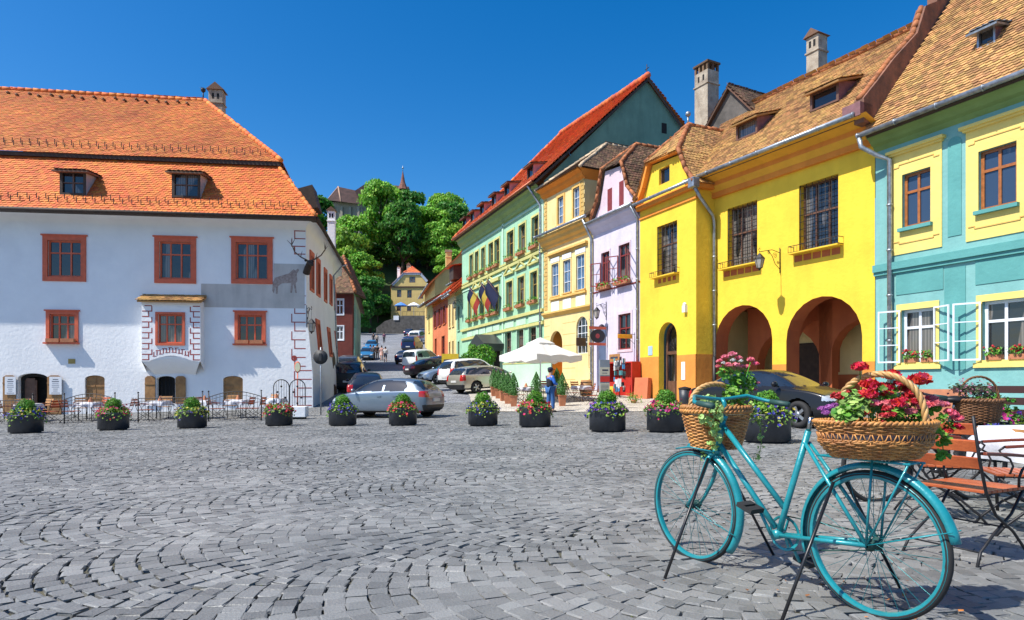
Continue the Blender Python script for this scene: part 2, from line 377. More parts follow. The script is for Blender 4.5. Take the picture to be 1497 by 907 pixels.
X = A[:, 0]*cr_-A[:, 1]*sr_; Y = A[:, 0]*sr_+A[:, 1]*cr_; TH = A[:, 2]
ok = (Y > 2.2) & (Y < 31) & (np.abs(X) < 2.6+.86*Y) & ~((Y > 26) & (X > -1.2))
X = X[ok]; Y = Y[ok]; TH = TH[ok]; n = len(X)
X, Y = X+.16*np.sin(Y*.7+X*.3)+.07*np.sin(Y*2.1-X*.9), Y+.16*np.sin(X*.6+1)+.06*np.sin(X*1.9+Y*1.3)
X = X+rng.normal(0, .005, n); Y = Y+rng.normal(0, .005, n)
ca = np.cos(-TH+rot+PI); sa = np.sin(-TH+rot+PI)  # radial direction
ha = .5*sw*(.96+rng.normal(0, .045, n)); hb = .5*t*np.cos(TH)*(.95+rng.normal(0, .035, n))
tx = rng.normal(0, .012, n); ty = rng.normal(0, .012, n); dz = rng.normal(0, .0022, n)
cs = np.array([(-1,-1),(1,-1),(1,1),(-1,1)], float)
def ring(k, z):
    px = cs[None, :, 0]*hb[:, None]*k+rng.normal(0, .0055, (n, 4)); py = cs[None, :, 1]*ha[:, None]*k+rng.normal(0, .0055, (n, 4))
    zz = z+tx[:, None]*px+ty[:, None]*py+dz[:, None]
    wx = X[:, None]+px*ca[:, None]-py*sa[:, None]; wy = Y[:, None]+px*sa[:, None]+py*ca[:, None]
    return np.stack([wx, wy, zz+gznp(wx, wy)], 2)
V = np.concatenate([ring(.9, .018), ring(.98, .012), ring(1.0, -.01)], 1)
ft = [(0,1,2,3)]+[(a, a+4, (a+1) % 4+4, (a+1) % 4) for a in range(4)]+[(a+4, a+8, (a+1) % 4+8, (a+1) % 4+4) for a in range(4)]
ft = [tuple(reversed(f)) if i else f for i, f in enumerate(ft)]
q = MB(); q.addnp(V, ft, 12)
MST = mat('grey basalt setts', (.235,.235,.225), .5, 0, .1, .5, .35, 60, isl=.27, hue=.05, col2=(.135,.14,.138), spec=.5)
struct(q.build('cobblestone_paving', MST, fixn=False))
print('stones', n)
# pale pavement before the right-hand houses
q = MB(); pv = [(-1.6,26.6),(2.6,25.7),(9.3,25.4),(12.6,22.2),(8.9,29.4),(8.2,28.6),(6.5,32.3),(4.7,36.5),(2.2,41.7),(-4.3,58.3),(-6.0,58.3),(-3.6,44),(-2.2,34)]
tr = tessellate_polygon([[Vector((a, b, 0)) for a, b in pv]])
bm = bmesh.new(); vv = [bm.verts.new((a, b, 0)) for a, b in pv]
for t_ in tr: bm.faces.new([vv[i] for i in t_])
bmesh.ops.subdivide_edges(bm, edges=bm.edges, cuts=12, use_grid_fill=True); bmesh.ops.triangulate(bm, faces=bm.faces)
for v in bm.verts: v.co.z = gz(v.co.x, v.co.y)+.03
me = bpy.data.meshes.new('pavement'); bm.to_mesh(me); me.materials.append(MPAV); o = bpy.data.objects.new('pavement', me); COL.objects.link(o); struct(o)

# ---------------- hill ----------------
def hz(x, y):
    f = [(128, 8),(150,12.5),(160,18),(172,26),(188,36),(205,45),(225,53),(260,57),(420,50)]
    h = np.interp(y+ .0025*(x+30)**2*.3, [a for a, b in f], [b for a, b in f])
    h = h*(1-.35*sm(0, 90, x))*(1-.45*sm(60, 170, -x))
    return float(h)+1.5*math.sin(x*.11+y*.07)
q = MB(); xs = np.arange(-190, 190, 6.0); ys = np.arange(128, 420, 6.0); nx = len(xs)
for y in ys:
    for x in xs: q.v.append((x, y, max(hz(x, y), gz(x, y)-1) if abs(x+28) > 12 or y > 168 else hz(x, y)-6*(1-sm(150, 170, y))))
for j in range(len(ys)-1):
    for i in range(nx-1): q.f.append((j*nx+i, j*nx+i+1, (j+1)*nx+i+1, (j+1)*nx+i)); q.sm.append(True)
struct(q.build('hill', mat('hill grass', (.05,.11,.02), .9, 0, .4, .15, .5, 4, col2=(.03,.05,.012)), fixn=False))

# ---------------- trees ----------------
def leafmat(name, c, c2, tr=.35): return mat(name, c, .55, 0, .3, .25, isl=.45, hue=.025, col2=c2, trans=tr, spec=.35)
ML = [leafmat('fresh green leaves', (.24,.48,.05), (.13,.35,.03)), leafmat('dark green leaves', (.08,.25,.03), (.04,.15,.015)), leafmat('yellow green leaves', (.28,.46,.045), (.15,.30,.025))]
MBARK = mat('bark', (.09,.065,.045), .9, 0, .3, 4, .8, 12)
def leaves_np(P, Nn, size, aspect=.75, jitter=.6):
    """quads at points P with normals near Nn"""
    n = len(P); nn = Nn+rng.normal(0, jitter, (n, 3)); nn /= np.linalg.norm(nn, axis=1)[:, None]+1e-9
    a = np.cross(nn, rng.normal(0, 1, (n, 3))); a /= np.linalg.norm(a, axis=1)[:, None]+1e-9; b = np.cross(nn, a)
    s = (size*rng.uniform(.6, 1.3, n))[:, None]
    return np.stack([P-a*s-b*s*.1, P-b*s*aspect, P+a*s-b*s*.05+nn*s*.25, P+b*s*aspect], 1)
def crown_np(h, r, nb, nl, size, flat=1.0, seed=0):
    g = np.random.default_rng(seed); Ps = []; Ns = []
    for i in range(nb):
        z = g.uniform(.0, 1.0); rad = r*math.sqrt(max(.05, 1-(2*z-1)**2*.85))*g.uniform(.35, .85); a = g.uniform(0, 2*PI)
        c = np.array([rad*math.cos(a), rad*math.sin(a), h*(.32+.6*z)]); br = r*g.uniform(.24, .42)
        k = int(nl/nb); d = g.normal(0, 1, (k, 3)); d /= np.linalg.norm(d, axis=1)[:, None]; d[:, 2] = np.where(d[:, 2] < -.3, -d[:, 2], d[:, 2])
        rr = br*g.uniform(.6, 1.08, k)[:, None]; Ps.append(c+d*rr*np.array([1, 1, .8])); Ns.append(d)
    return leaves_np(np.concatenate(Ps), np.concatenate(Ns), size)
def make_tree(h, r, nb, nl, size, lm, seed, label, group):
    T = thing('broadleaf_tree', label, 'tree', (0,0,0), group=group)
    m = MB(); m.tube([(0,0,-1.5),(.1,0,h*.2),(-.1,.1,h*.45),(.05,0,h*.8)], [h*.028,h*.022,h*.016,h*.005], 8)
    g = random.Random(seed)
    for i in range(9):
        a = g.uniform(0, 2*PI); z = h*g.uniform(.22, .6); l = r*g.uniform(.5, .85); m.tube([(0,0,z),(l*.5*math.cos(a),l*.5*math.sin(a),z+l*.35),(l*math.cos(a),l*math.sin(a),z+l*.6)], [h*.012,h*.008,h*.003], 6)
    m.build('trunk', MBARK, T)
    c = MB(); c.addnp(crown_np(h, r, nb, nl, size, seed=seed), [(0,1,2,3)], 4); c.build('crown', lm, T, fixn=False)
    return T
protos = [make_tree(16, 6.2, 40, 8500, .34, ML[0], 3, '', ''), make_tree(14, 5.6, 36, 7500, .34, ML[1], 9, '', ''), make_tree(12, 5.2, 32, 6800, .32, ML[2], 14, '', '')]
# ================= trees on the hill =================
TS = [ # px, top py, Y, proto, label
 (557,264,182,0,'tallest bright green tree right below the church'),
 (505,338,166,2,'yellow-green tree at the left edge of the wood, above the brown house'),
 (466,292,196,1,'dark green tree just left of the church choir'),
 (448,300,190,0,'small green treetop showing beside the orange roof corner'),
 (588,300,178,1,'dark tree between the tall tree and the right-hand wood'),
 (601,284,205,1,'dark green tree right of the church spire'),
 (652,285,200,0,'wide round green tree crowning the right of the hill'),
 (690,312,196,0,None),(716,335,190,2,None),(628,303,188,0,None),(672,330,180,2,'light green tree above the dark long roof'),
 (645,335,180,0,'bright green tree behind the yellow gabled house'),(607,335,190,0,None),(565,325,186,0,None),(527,372,164,0,'green tree standing over the shaded stone wall'),
 (556,360,182,1,None),(590,352,184,0,None),(500,385,158,0,None),(519,318,176,0,None),(625,360,186,1,None),(664,366,172,0,None),(488,350,170,0,None),
 (740,345,200,1,None),(790,350,205,0,None),(850,352,210,1,None),(410,330,200,1,None),(370,335,205,0,None),(320,338,210,1,None),(575,310,190,0,None),(660,300,192,1,None),(470,400,150,0,None),(610,312,196,2,None),(541,408,152,1,'low dark tree beside the top of the street'),(521,425,140,1,'dark tree rising behind the pale turquoise house'),(553,432,160,1,None)]
for i, (px, py, Y, k, lb) in enumerate(TS):
    p = at(px, py, Y); b = hz(p.x, p.y)-.5; H = p.z-b
    if H < 7: b = p.z-7; H = 7
    ph = (16, 14, 12)[k]; s = H/ph*1.02; sw_ = min(1.15, max(.85, s))
    lab = lb or 'leafy green tree in the dense wood on the hillside'
    sc_ = (sw_*random.uniform(.9, 1.1), sw_*random.uniform(.9, 1.1), s)
    if i < 0: pass
    c = copy_tree(protos[k], (p.x, p.y, b), random.uniform(0, 6), lab, sc_, group='trees on the wooded hillside')
for t_ in protos:
    for ch in list(t_.children): bpy.data.objects.remove(ch)
    bpy.data.objects.remove(t_)

# ================= materials for houses =================
P_WHITE = plaster('white-blue limewash', (.86,.87,.87), (.84,.85,.86), .02)
P_CREAM = plaster('cream render', (.62,.56,.44), (.52,.47,.37))
P_YEL = plaster('strong yellow render', (.88,.60,.055), (.80,.53,.05), .09)
P_ORG = plaster('orange base render', (.72,.30,.06), (.62,.24,.05))
P_TERR = plaster('brick-red render', (.52,.15,.055), (.44,.12,.05))
P_ORN = plaster('orange cornice render', (.80,.30,.05), (.72,.24,.04))
P_TEAL = plaster('turquoise render', (.22,.46,.44), (.18,.41,.395), .12)
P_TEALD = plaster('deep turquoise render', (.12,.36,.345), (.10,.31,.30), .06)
P_PYEL = plaster('pale yellow trim', (.82,.66,.20), (.76,.60,.18), .05)
P_BEIGE = plaster('cream yellow render', (.82,.66,.32), (.74,.58,.27))
P_BTRIM = plaster('ochre trim', (.78,.50,.16), (.70,.42,.12))
P_LIL = plaster('pale lilac render', (.64,.60,.72), (.58,.54,.66))
P_PINK = plaster('pale pink gable render', (.68,.55,.60), (.60,.48,.54))
P_GRN = plaster('mint green render', (.36,.62,.42), (.30,.54,.36))
P_GRNW = plaster('pale mint panel', (.52,.74,.56), (.46,.68,.50))
P_GTRIM = plaster('yellow green trim', (.62,.58,.22), (.50,.50,.2))
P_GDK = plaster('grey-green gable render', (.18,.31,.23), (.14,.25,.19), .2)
P_GREY = plaster('grey weathered fresco plaster', (.60,.56,.52), (.48,.46,.43), .2)
P_BROWN = plaster('oxblood render', (.16,.045,.035), (.12,.035,.03))
P_ORHS = plaster('orange-red render', (.70,.22,.10), (.60,.18,.08))
P_TQ = plaster('pale turquoise render', (.25,.50,.45), (.2,.42,.38))
P_OYEL = plaster('old yellow render', (.70,.52,.20), (.62,.45,.17))
P_MAUVE = mat('mauve boards', (.24,.11,.12), .8, 0, .2, 4, .4, 30)
WD = mat('dark stained timber', (.06,.035,.022), .7, 0, .25, 5, .5, 40)
WR = mat('brick red painted wood', (.68,.13,.055), .6, 0, .12, 5, .2, 30)
WR2 = mat('dark red painted wood', (.24,.035,.03), .5, 0, .15, 5)
WO = mat('orange varnished wood', (.42,.14,.035), .4, 0, .2, 8, .1, 40)
WB = mat('weathered brown shutter wood', (.42,.22,.08), .7, 0, .3, 4, .5, 40, col2=(.24,.12,.045))
WWH = mat('white window paint', (.74,.78,.82), .45, 0, .05, 5)
WBR = mat('brown window wood', (.16,.075,.045), .5, 0, .2, 6)
WYE = mat('ochre window wood', (.34,.22,.06), .5, 0, .2, 6)
LINE = mat('brick red painted line', (.36,.06,.05), .85)
T_OR = mat('orange clay tiles', (.66,.19,.035), .75, 0, .1, .35, .3, 60, isl=.16, hue=.012, col2=(.54,.125,.022))
T_OR2 = mat('orange clay tiles upper', (.60,.19,.04), .75, 0, .1, .3, .3, 60, isl=.2, hue=.012, col2=(.44,.13,.03))
T_RED = mat('red clay tiles', (.66,.16,.045), .75, 0, .1, .35, .3, 60, isl=.22, hue=.012, col2=(.5,.11,.035))
T_BR = mat('old brown clay tiles', (.47,.275,.09), .85, 0, .2, .5, .5, 50, isl=.42, hue=.012, col2=(.34,.17,.07))
T_DK = mat('lichen-dark clay tiles', (.20,.115,.06), .9, 0, .3, .6, .5, 50, isl=.5, hue=.02, col2=(.09,.055,.035))
T_HIP = mat('clay ridge tiles', (.48,.17,.06), .8, 0, .3, 3, .4, 40, isl=.25)
BRK = mat('rough old brick', (.27,.12,.075), .95, 0, .3, 3, 1, 14, col2=(.13,.075,.055), streak=.3)
STN = mat('dark rubble stone', (.13,.12,.11), .95, 0, .4, 1.5, 1, 3, col2=(.06,.055,.05))
CHM = mat('old chimney plaster', (.48,.42,.33), .95, 0, .3, 2.5, .8, 20, col2=(.25,.2,.15), streak=.3)
DARK = mat('unlit interior', (.012,.011,.01), .9)
PAPER = mat('menu paper', (.75,.77,.8), .6, 0, .03)
INK = mat('dark print', (.05,.05,.08), .7)
TERRA = mat('terracotta', (.50,.19,.09), .8, 0, .15, 6)

def shell(root, f, L, D, z0, z1, m, left=True, right=True, back=True, name='wall', x0=0):
    q = MB()
    if left: q.add([(x0,0,z0),(x0,D,z0),(x0,D,z1),(x0,0,z1)], [(0,1,2,3)])
    if right: q.add([(L,0,z0),(L,D,z0),(L,D,z1),(L,0,z1)], [(0,1,2,3)])
    if back: q.add([(x0,D,z0),(L,D,z0),(L,D,z1),(x0,D,z1)], [(0,1,2,3)])
    return q.build(name, m, root, f.X)
def slab(q, pts, t=.12):
    """thin closed slab under a roof polygon"""
    P = [Vector(p) for p in pts]; n = Vector((0,0,0))
    for i in range(len(P)): n += P[i].cross(P[(i+1) % len(P)])
    n.normalize()
    if n.z < 0: P.reverse(); n = -n
    k = len(P); q.add([p-n*.03 for p in P]+[p-n*(.03+t) for p in P], [tuple(range(k)), tuple(range(2*k-1, k-1, -1))]+[(i, i+k, (i+1) % k+k, (i+1) % k) for i in range(k)])
def chimney(parent, f, u, y, z0, z1, w, d, m, cap='gable', name='chimney'):
    q = MB(); q.box(u-w/2, u+w/2, y-d/2, y+d/2, z0, z1)
    q.box(u-w/2-.05, u+w/2+.05, y-d/2-.05, y+d/2+.05, z1-.75, z1-.67)
    o = q.build(name, m, parent, f.X, bevel=.015)
    c = MB()
    if cap == 'gable':
        e = .1; P = [(u-w/2-e, z1+.0), (u+w/2+e, z1+.0), (u, z1+w*.55)]
        c.prism(P, y-d/2-e, y+d/2+e)
    else:
        for i in range(4):
            for j in range(3):
                if 0 < i < 3 and j == 1: continue
                c.box(u-w/2+i*(w-.12)/3, u-w/2+.12+i*(w-.12)/3, y-d/2+j*(d-.12)/2, y-d/2+.12+j*(d-.12)/2, z1, z1+.35)
        c.box(u-w/2-.06, u+w/2+.06, y-d/2-.06, y+d/2+.06, z1+.35, z1+.45)
    c.build('chimney_cap', T_DK, o, f.X)
    v = MB()
    for dx in (-.18*w, .18*w): v.box(u+dx-.06, u+dx+.06, y-d/2-.006, y-d/2+.05, z1-.5, z1-.2)
    v.box(u-w/2-.006, u-w/2+.05, y-.06, y+.06, z1-.5, z1-.2)
    v.build('smoke_hole', DARK, o, f.X)
    return o
def dormer(root, f, u0, u1, y, z0, z1, slope_back, tm, wm, side, fr=.12, name='dormer', two=True, lid=.25, ylen=None):
    """shed dormer: front window wall at y, flat-pitched roof running back"""
    q = MB(); yb = y+(ylen or slope_back)
    q.sheet(rect(u0, u1, z0, z1), y, [rect(u0+fr, u1-fr, z0+fr*.7, z1-fr)], .1)
    o = q.build(name, wm, root, f.X)
    s = MB()
    for u in (u0+.003, u1-.003): s.add([(u, y, z0-.1), (u, y, z1), (u, yb, z1+lid*.6)], [(0,1,2)])
    s.build('dormer_cheek', side, o, f.X)
    g = MB(); g.sheet(rect(u0+fr, u1-fr, z0+fr*.7, z1-fr), y+.09); g.build('pane', GLASS, o, f.X)
    m = MB(); c = (u0+u1)/2
    if two: m.box(c-.03, c+.03, y+.03, y+.08, z0+fr*.7, z1-fr); m.box(u0+fr, u1-fr, y+.03, y+.08, (z0+z1)/2-.02, (z0+z1)/2+.02); m.build('glazing_bar', WBR, o, f.X)
    t = MB(); e = .18; P = [(u0-e, y-.28, z1-.04), (u1+e, y-.28, z1-.04), (u1+e*.6, yb, z1+lid), (u0-e*.6, yb, z1+lid)]
    tiles(t, P); slab(t, P, .06); t.build('dormer_roof', tm, o, f.X, fixn=False)
    return o

# ================= WHITE HOUSE (left) =================
fw_ = Fac((-26.25, 27.5), (-9.39, 29.6)); zb = gz(-9.4, 29.6)-.5
H = thing('white_house', 'large white-blue plastered corner house with orange mansard tile roof and red windows', 'house', (-9.39, 29.6, gz(-9.4, 29.6)), fw_.rz())
X = fw_.X; L = fw_.len
ev = 8.55
ups = [fw_.w(70,119,352,405), fw_.w(233,280,354,408), fw_.w(345,392,355,409)]
los = [fw_.w(73,110,460,501), fw_.w(348,384,461,503)]
door = fw_.w(26,70,546,616); cel = [fw_.w(124,153,549,590), fw_.w(229,256,550,590), fw_.w(326,355,550,590)]
holes = [rect(*r) for r in ups+los]+[archp(*door, rise=.22)]+[archp(*r, rise=.15) for r in cel]
q = MB(); q.sheet([(0,zb-1), (L+.32,zb-1), (L+.3,1.6), (L+.02,4.6), (L,8.65), (0,8.65)], 0, holes, .22)
# street side wall, curving with the lane (local coordinates)
Xi = X.inverted(); sidew = [Xi @ Vector((a, b, 0)) for a, b in ((-9.39,29.6),(-9.85,33.5),(-10.45,37.8),(-11.2,41.2),(-12.1,44.5))]
sp_ = [(p.x, p.y) for p in sidew]
for (xa, ya), (xb, yb) in zip(sp_, sp_[1:]):
    for (za, oa), (zb2, ob) in zip([(zb-1,.32),(1.6,.3),(4.6,.02),(8.65,0)][:-1], [(zb-1,.32),(1.6,.3),(4.6,.02),(8.65,0)][1:]):
        q.add([(xa+oa, ya, za), (xb+oa, yb, za), (xb+ob, yb, zb2), (xa+ob, ya, zb2)], [(0,1,2,3)])
q.add([(0,0,zb-1),(0,14,zb-1),(0,14,8.65),(0,0,8.65)], [(0,1,2,3)]); q.add([(0,14,zb-1),(sp_[-1][0],14.8,zb-1),(sp_[-1][0],14.8,8.65),(0,14,8.65)], [(0,1,2,3)])
q.add([(x, y, 8.6) for x, y in [(0,.3),(L-.3,.3)]+[(a-.2, b) for a, b in sp_[1:]]+[(0,14)]], [tuple(range(7))])
wl = q.build('wall', P_WHITE, H, X)
# coved cornice under the eaves
q = MB()
n_ = 10
for i in range(n_):
    a0, a1 = i/n_*PI/2, (i+1)/n_*PI/2
    y0, z0 = -.42*(1-math.cos(a0)), 8.1+.42*math.sin(a0); y1, z1 = -.42*(1-math.cos(a1)), 8.1+.42*math.sin(a1)
    q.add([(0,y0-.004,z0),(L-y0*1,y0-.004,z0),(L-y1,y1-.004,z1),(0,y1-.004,z1)], [(0,1,2,3)], True)
    pa = [(x-y0+.004, y) for x, y in sp_]; pb = [(x-y1+.004, y) for x, y in sp_]; pa[0] = (pa[0][0], y0); pb[0] = (pb[0][0], y1)
    for k in range(4): q.add([(*pa[k], z0), (*pa[k+1], z0), (*pb[k+1], z1), (*pb[k], z1)], [(0,1,2,3)], True)
q.build('cove_cornice', P_WHITE, H, X)
for r in ups: window(H, fw_, r, WR, .1, 3, (.66,), .07, sur=.2, sm_=WR, sp=.05, sill=None)
for r in los: 
    o = window(H, fw_, r, WR, .1, 3, (.66,), .07, sur=.14, sm_=WR, sp=.06, sill=WR, so=.22)
    q = MB()
    for s_ in (0, 1): u = r[0]-.08+s_*(r[1]-r[0]+.16)/2; q.box(u+.03, u+(r[1]-r[0]+.16)/2-.03, -.26, -.08, r[2]+.0, r[2]+.16)
    b_ = q.build('window_box', TERRA, o, X)
# red lined heads above the upper windows
q = MB()
for r in ups: q.box(r[0]-.26, r[1]+.26, -.09, -.0, r[3]+.2, r[3]+.26)
for r in los: q.box(r[0]-.2, r[1]+.2, -.1, -.0, r[3]+.14, r[3]+.2)
q.build('window_head', WR, H, X)
# door and cellar shutters
def arched_leaf(u0, u1, z0, z1, y, slanted=0): 
    q = MB(); q.prism([(u0,z0),(u1,z0),(u1,z1),(u1-(u1-u0)*.25,z1+.08),(u0+(u1-u0)*.25,z1+.08),(u0,z1)], y, y+.05); q.box(u0, u1, y-.02, y, z0+.15, z0+.23); q.box(u0, u1, y-.02, y, z1-.3, z1-.22); return q
q = MB(); q.sheet(archp(*door, rise=.22), .6); q.sheet(archp(door[0]+.02, door[1]-.02, door[2], door[3], rise=.22), .22, [archp(door[0]+.14, door[1]-.14, door[2]+.05, door[3]-.14, rise=.2)], .3)
do = q.build('door', DARK, H, X)
q = MB(); u0, u1, z0, z1 = door; q.box(u0+.14, u0+.62, .24, .3, z0, z1-.3)
for i in range(4): q.box(u0+.2, u0+.56, .22, .24, z0+.3+i*.42, z0+.6+i*.42)
q.build('door_leaf', WBR, do, X)
dx = fw_.w(6,24,550,613); q = arched_leaf(dx[0], dx[1], dx[2]+.1, dx[3]-.05, -.09); q.build('shutter', WB, do, X)
dx2 = fw_.w(70,91,550,613); q = arched_leaf(dx2[0]+.02, dx2[1], dx2[2]+.1, dx2[3]-.05, -.09); q.build('shutter', WB, do, X)
for r, (a, b) in zip(cel, (('c',0),('o',0),('c',0))):
    if a == 'c':
        q = MB(); q.prism(archp(r[0]+.02, r[1]-.02, r[2], r[3]-.02, rise=.15), .1, .16); c = (r[0]+r[1])/2
        for s_ in (0, 1): q.box(r[0]+.02+s_*(c-r[0]), c-.02+s_*(c-r[0]), .07, .1, r[3]-.5, r[3]-.42); q.box(r[0]+.02+s_*(c-r[0]), c-.02+s_*(c-r[0]), .07, .1, r[2]+.2, r[2]+.28)
        q.box(c-.012, c+.012, .09, .1, r[2], r[3]-.02); q.build('shutter', WB, H, X)
    else:
        q = MB(); q.sheet(archp(*r, rise=.15), .3); c = q.build('cellar_window', DARK, H, X)
        w2 = .42
        arched_leaf(r[0]-w2-.04, r[0]-.04, r[2], r[3]-.08, -.08).build('shutter', WB, c, X); arched_leaf(r[1]+.04, r[1]+w2+.04, r[2], r[3]-.08, -.08).build('shutter', WB, c, X)
        q = MB()
        for i in range(1, 5): x = r[0]+(r[1]-r[0])*i/5; q.cyl((x,.18,r[2]), (x,.18,r[3]-.05), .012, seg=5)
        q.build('iron_grille', MAT_IRON, c, X)
# oriel
o0, _ = fw_.h(207, 500, -.5); o1, _ = fw_.h(293, 500, -.5); _, oz0 = fw_.h(250, 527, -.5); _, oz1 = fw_.h(250, 440, -.5)
ow = fw_.w(231,267,460,502,-.5)
arcpts = [(o1-.35-(o1-o0-.7)*i/10, oz0-.02+.22*math.sin(PI*i/10)) for i in range(11)]
q = MB(); q.sheet([(o0, oz0-.35+.3), (o0+.35, oz0-.05)]+list(reversed(arcpts))+[(o1, oz0-.05), (o1, oz1), (o0, oz1)], -.5, [rect(*ow)], .15)
for u in (o0, o1): q.add([(u,-.5,oz0-.05),(u,0,oz0-.5),(u,0,oz1),(u,-.5,oz1)], [(0,1,2,3)])
# corbelled belly: curved underside
nn = 12
for i in range(6):
    y0, z0 = -.5*(1-(i/6)**1.5), oz0-.02-.6*(i/6); y1, z1 = -.5*(1-((i+1)/6)**1.5), oz0-.02-.6*((i+1)/6)
    def arc(k, y, z, i_): t_ = k/nn; sh = (i_/6)*.5; u = o0+(o1-o0)*(t_*(1-sh*.6)+sh*.3); return (u, y, z+.2*math.sin(PI*t_)*(1-i_/8))
    for k in range(nn): q.add([arc(k, y0, z0, i), arc(k+1, y0, z0, i), arc(k+1, y1, z1, i+1), arc(k, y1, z1, i+1)], [(0,1,2,3)], True)
ori = q.build('oriel', P_WHITE, H, X)
window(ori, fw_, ow, WR, .1, 3, (.66,), .06, sur=.1, sm_=WR, sp=.05, off=-.5)
# (oriel window is the sub-part level: flatten its own pieces under the oriel)
for ch in list(ori.children):
    for g_ in list(ch.children): g_.parent = ori
t_ = MB(); P = [(o0-.1,-.75,oz1-.02),(o1+.1,-.75,oz1-.02),(o1+.1,.02,oz1+.32),(o0-.1,.02,oz1+.32)]; tiles(t_, P, .16, .13); slab(t_, P, .06); t_.build('oriel_roof', T_BR, ori, X, fixn=False)
q = MB()
def quoin_lines(q, u0, u1, z0, z1, rows, y, right=True):
    h = (z1-z0)/rows; w = .022
    for i in range(rows):
        a = u0+(0 if i % 2 else .13); za = z0+i*h
        A_, B_ = (a, u1) if right else (u0, u1-(0 if i % 2 else .13))
        q.box(A_, B_, y-.004, y+.004, za, za+w*2); e = A_ if right else B_
        q.box(e-w, e+w, y-.0045, y+.0045, za, za+h)
    q.box(u0+.1, u1, y-.004, y+.004, z1, z1+w*2)
quoin_lines(q, o0+.02, o0+.42, oz0, oz1-.25, 10, -.5, False); quoin_lines(q, o1-.42, o1-.02, oz0, oz1-.25, 10, -.5)
for i in range(12):
    t2 = i/11; u = o0+.5+(o1-o0-1.0)*t2; z = oz0+.16+.18*math.sin(PI*t2); q.box(u-.02, u+.02, -.506, -.494, z, z+.2)
    q.box(u-.05, u+.11, -.505, -.494, z+(.2 if i % 2 else 0), z+.03+(.2 if i % 2 else 0))
q.build('painted_quoins', LINE, ori, X)
# corner quoins
q = MB(); quoin_lines(q, L-.62, L-.02, 7.0, 8.05, 3, 0); quoin_lines(q, L-.62, L-.01, 1.9, 5.1, 8, 0); quoin_lines(q, L-.5, L+.26, zb+.6, 1.7, 4, 0)
q.build('painted_quoins', LINE, H, X)
# fresco band
q = MB(); a = fw_.h(294, 415)[0]; b = fw_.h(400, 415)[0]; z0 = fw_.h(350, 450)[1]; z1 = fw_.h(350, 416)[1]; z2 = fw_.h(420, 386)[1]
q.sheet([(a,z0),(L-.05,z0),(L-.05,z2),(b,z2),(b,z1),(a,z1)], -.006)
fr = q.build('fresco', P_GREY, H, X)
s1 = fw_.h(398, 430); s2 = fw_.h(438, 392); sx = (s2[0]-s1[0]); sz = s2[1]-s1[1]
stag = [(.0,.12),(.03,.45),(.12,.62),(.35,.70),(.6,.78),(.78,.95),(.84,.9),(.95,.98),(.98,.9),(.9,.78),(.92,.5),(.86,.42),(.9,.05),(.84,.05),(.78,.4),(.72,.05),(.66,.05),(.68,.42),(.35,.4),(.22,.3),(.2,.0),(.13,.0),(.12,.28),(.06,.02)]
q = MB(); q.sheet([(s1[0]+x*sx, s1[1]+y*sz) for x, y in stag], -.010); q.build('painted_stag', mat('faded brown paint', (.24,.17,.15), .9, 0, .4, 9, col2=(.40,.34,.31)), fr, X)
q = MB(); q.box(*[fw_.h(100,528)[0], fw_.h(110,528)[0]], -.02, 0, fw_.h(105,532)[1], fw_.h(105,525)[1]); q.build('brass_plaque', mat('brass', (.35,.26,.1), .4, .8), H, X)
q = MB(); u_, z_ = fw_.h(430, 524); q.lathe([(.05,0),(.13,0)], 20, (u_, -.008, z_), 'y'); 
for k in range(3): a_ = k*2.1; q.box(-.01,.01,-.011,-.006,-.12,.12, Matrix.Translation((u_,0,z_)) @ Matrix.Rotation(a_,4,'Y'))
q.build('painted_roundel', LINE, H, X)
# street-side windows (flat on the curved wall)
def on_side(k, s, z, off): 
    (xa, ya), (xb, yb) = sp_[k], sp_[k+1]; d = Vector((xb-xa, yb-ya)).normalized(); nrm = Vector((d.y, -d.x))
    if nrm.x < 0: nrm = -nrm
    extra = .32 if z < 1.6 else max(0, .3-.28*(z-1.6)/3)
    return Vector((xa+d.x*s+nrm.x*off+(extra if z < 4.6 else 0), ya+d.y*s+nrm.y*off, z))
for k, s, z, hh in [(0,.8,5.5,1.9),(0,2.5,5.5,1.9),(1,.9,5.5,1.8),(1,3.0,5.6,1.7),(2,1.6,5.6,1.6),(3,1.6,5.6,1.6),(0,2.0,2.7,1.6),(1,1.6,2.6,1.6),(2,1.2,2.8,1.5)]:
    q = MB(); w_ = 1.0
    def bx(s0, s1, za, zb_, o0_, o1_): q.add([on_side(k, s0, za, o0_), on_side(k, s1, za, o0_), on_side(k, s1, zb_, o0_), on_side(k, s0, zb_, o0_), on_side(k, s0, za, o1_), on_side(k, s1, za, o1_), on_side(k, s1, zb_, o1_), on_side(k, s0, zb_, o1_)], [(0,1,2,3),(4,7,6,5),(0,4,5,1),(1,5,6,2),(2,6,7,3),(3,7,4,0)])
    bx(s, s+.14, z, z+hh, 0, .07); bx(s+w_-.14, s+w_, z, z+hh, 0, .07); bx(s+.14, s+w_-.14, z, z+.12, 0, .07); bx(s+.14, s+w_-.14, z+hh-.22, z+hh, 0, .07); bx(s+w_/2-.03, s+w_/2+.03, z+.12, z+hh-.22, 0, .05)
    wn = q.build('window', WR, H, X); q = MB(); bx(s+.12, s+w_-.12, z+.1, z+hh-.2, 0, .02); q.build('pane', GLASS, wn, X)
for k, s in ((1,2.6),(3,.6)):
    q = MB(); pts = [on_side(k, s, z, .02) for z in (zb, 2.0)]; a = [on_side(k, s+1.2*t2, (gz(-10, 36)+.1)+2.0+.35*math.sin(PI*t2), .03) for t2 in [i/8 for i in range(9)]]
    q.add([on_side(k, s, 0, .03), on_side(k, s+1.2, 0, .03)]+a[::-1], [tuple(range(11))]); q.build('street_door', P_TQ if k == 3 else WD, H, X)
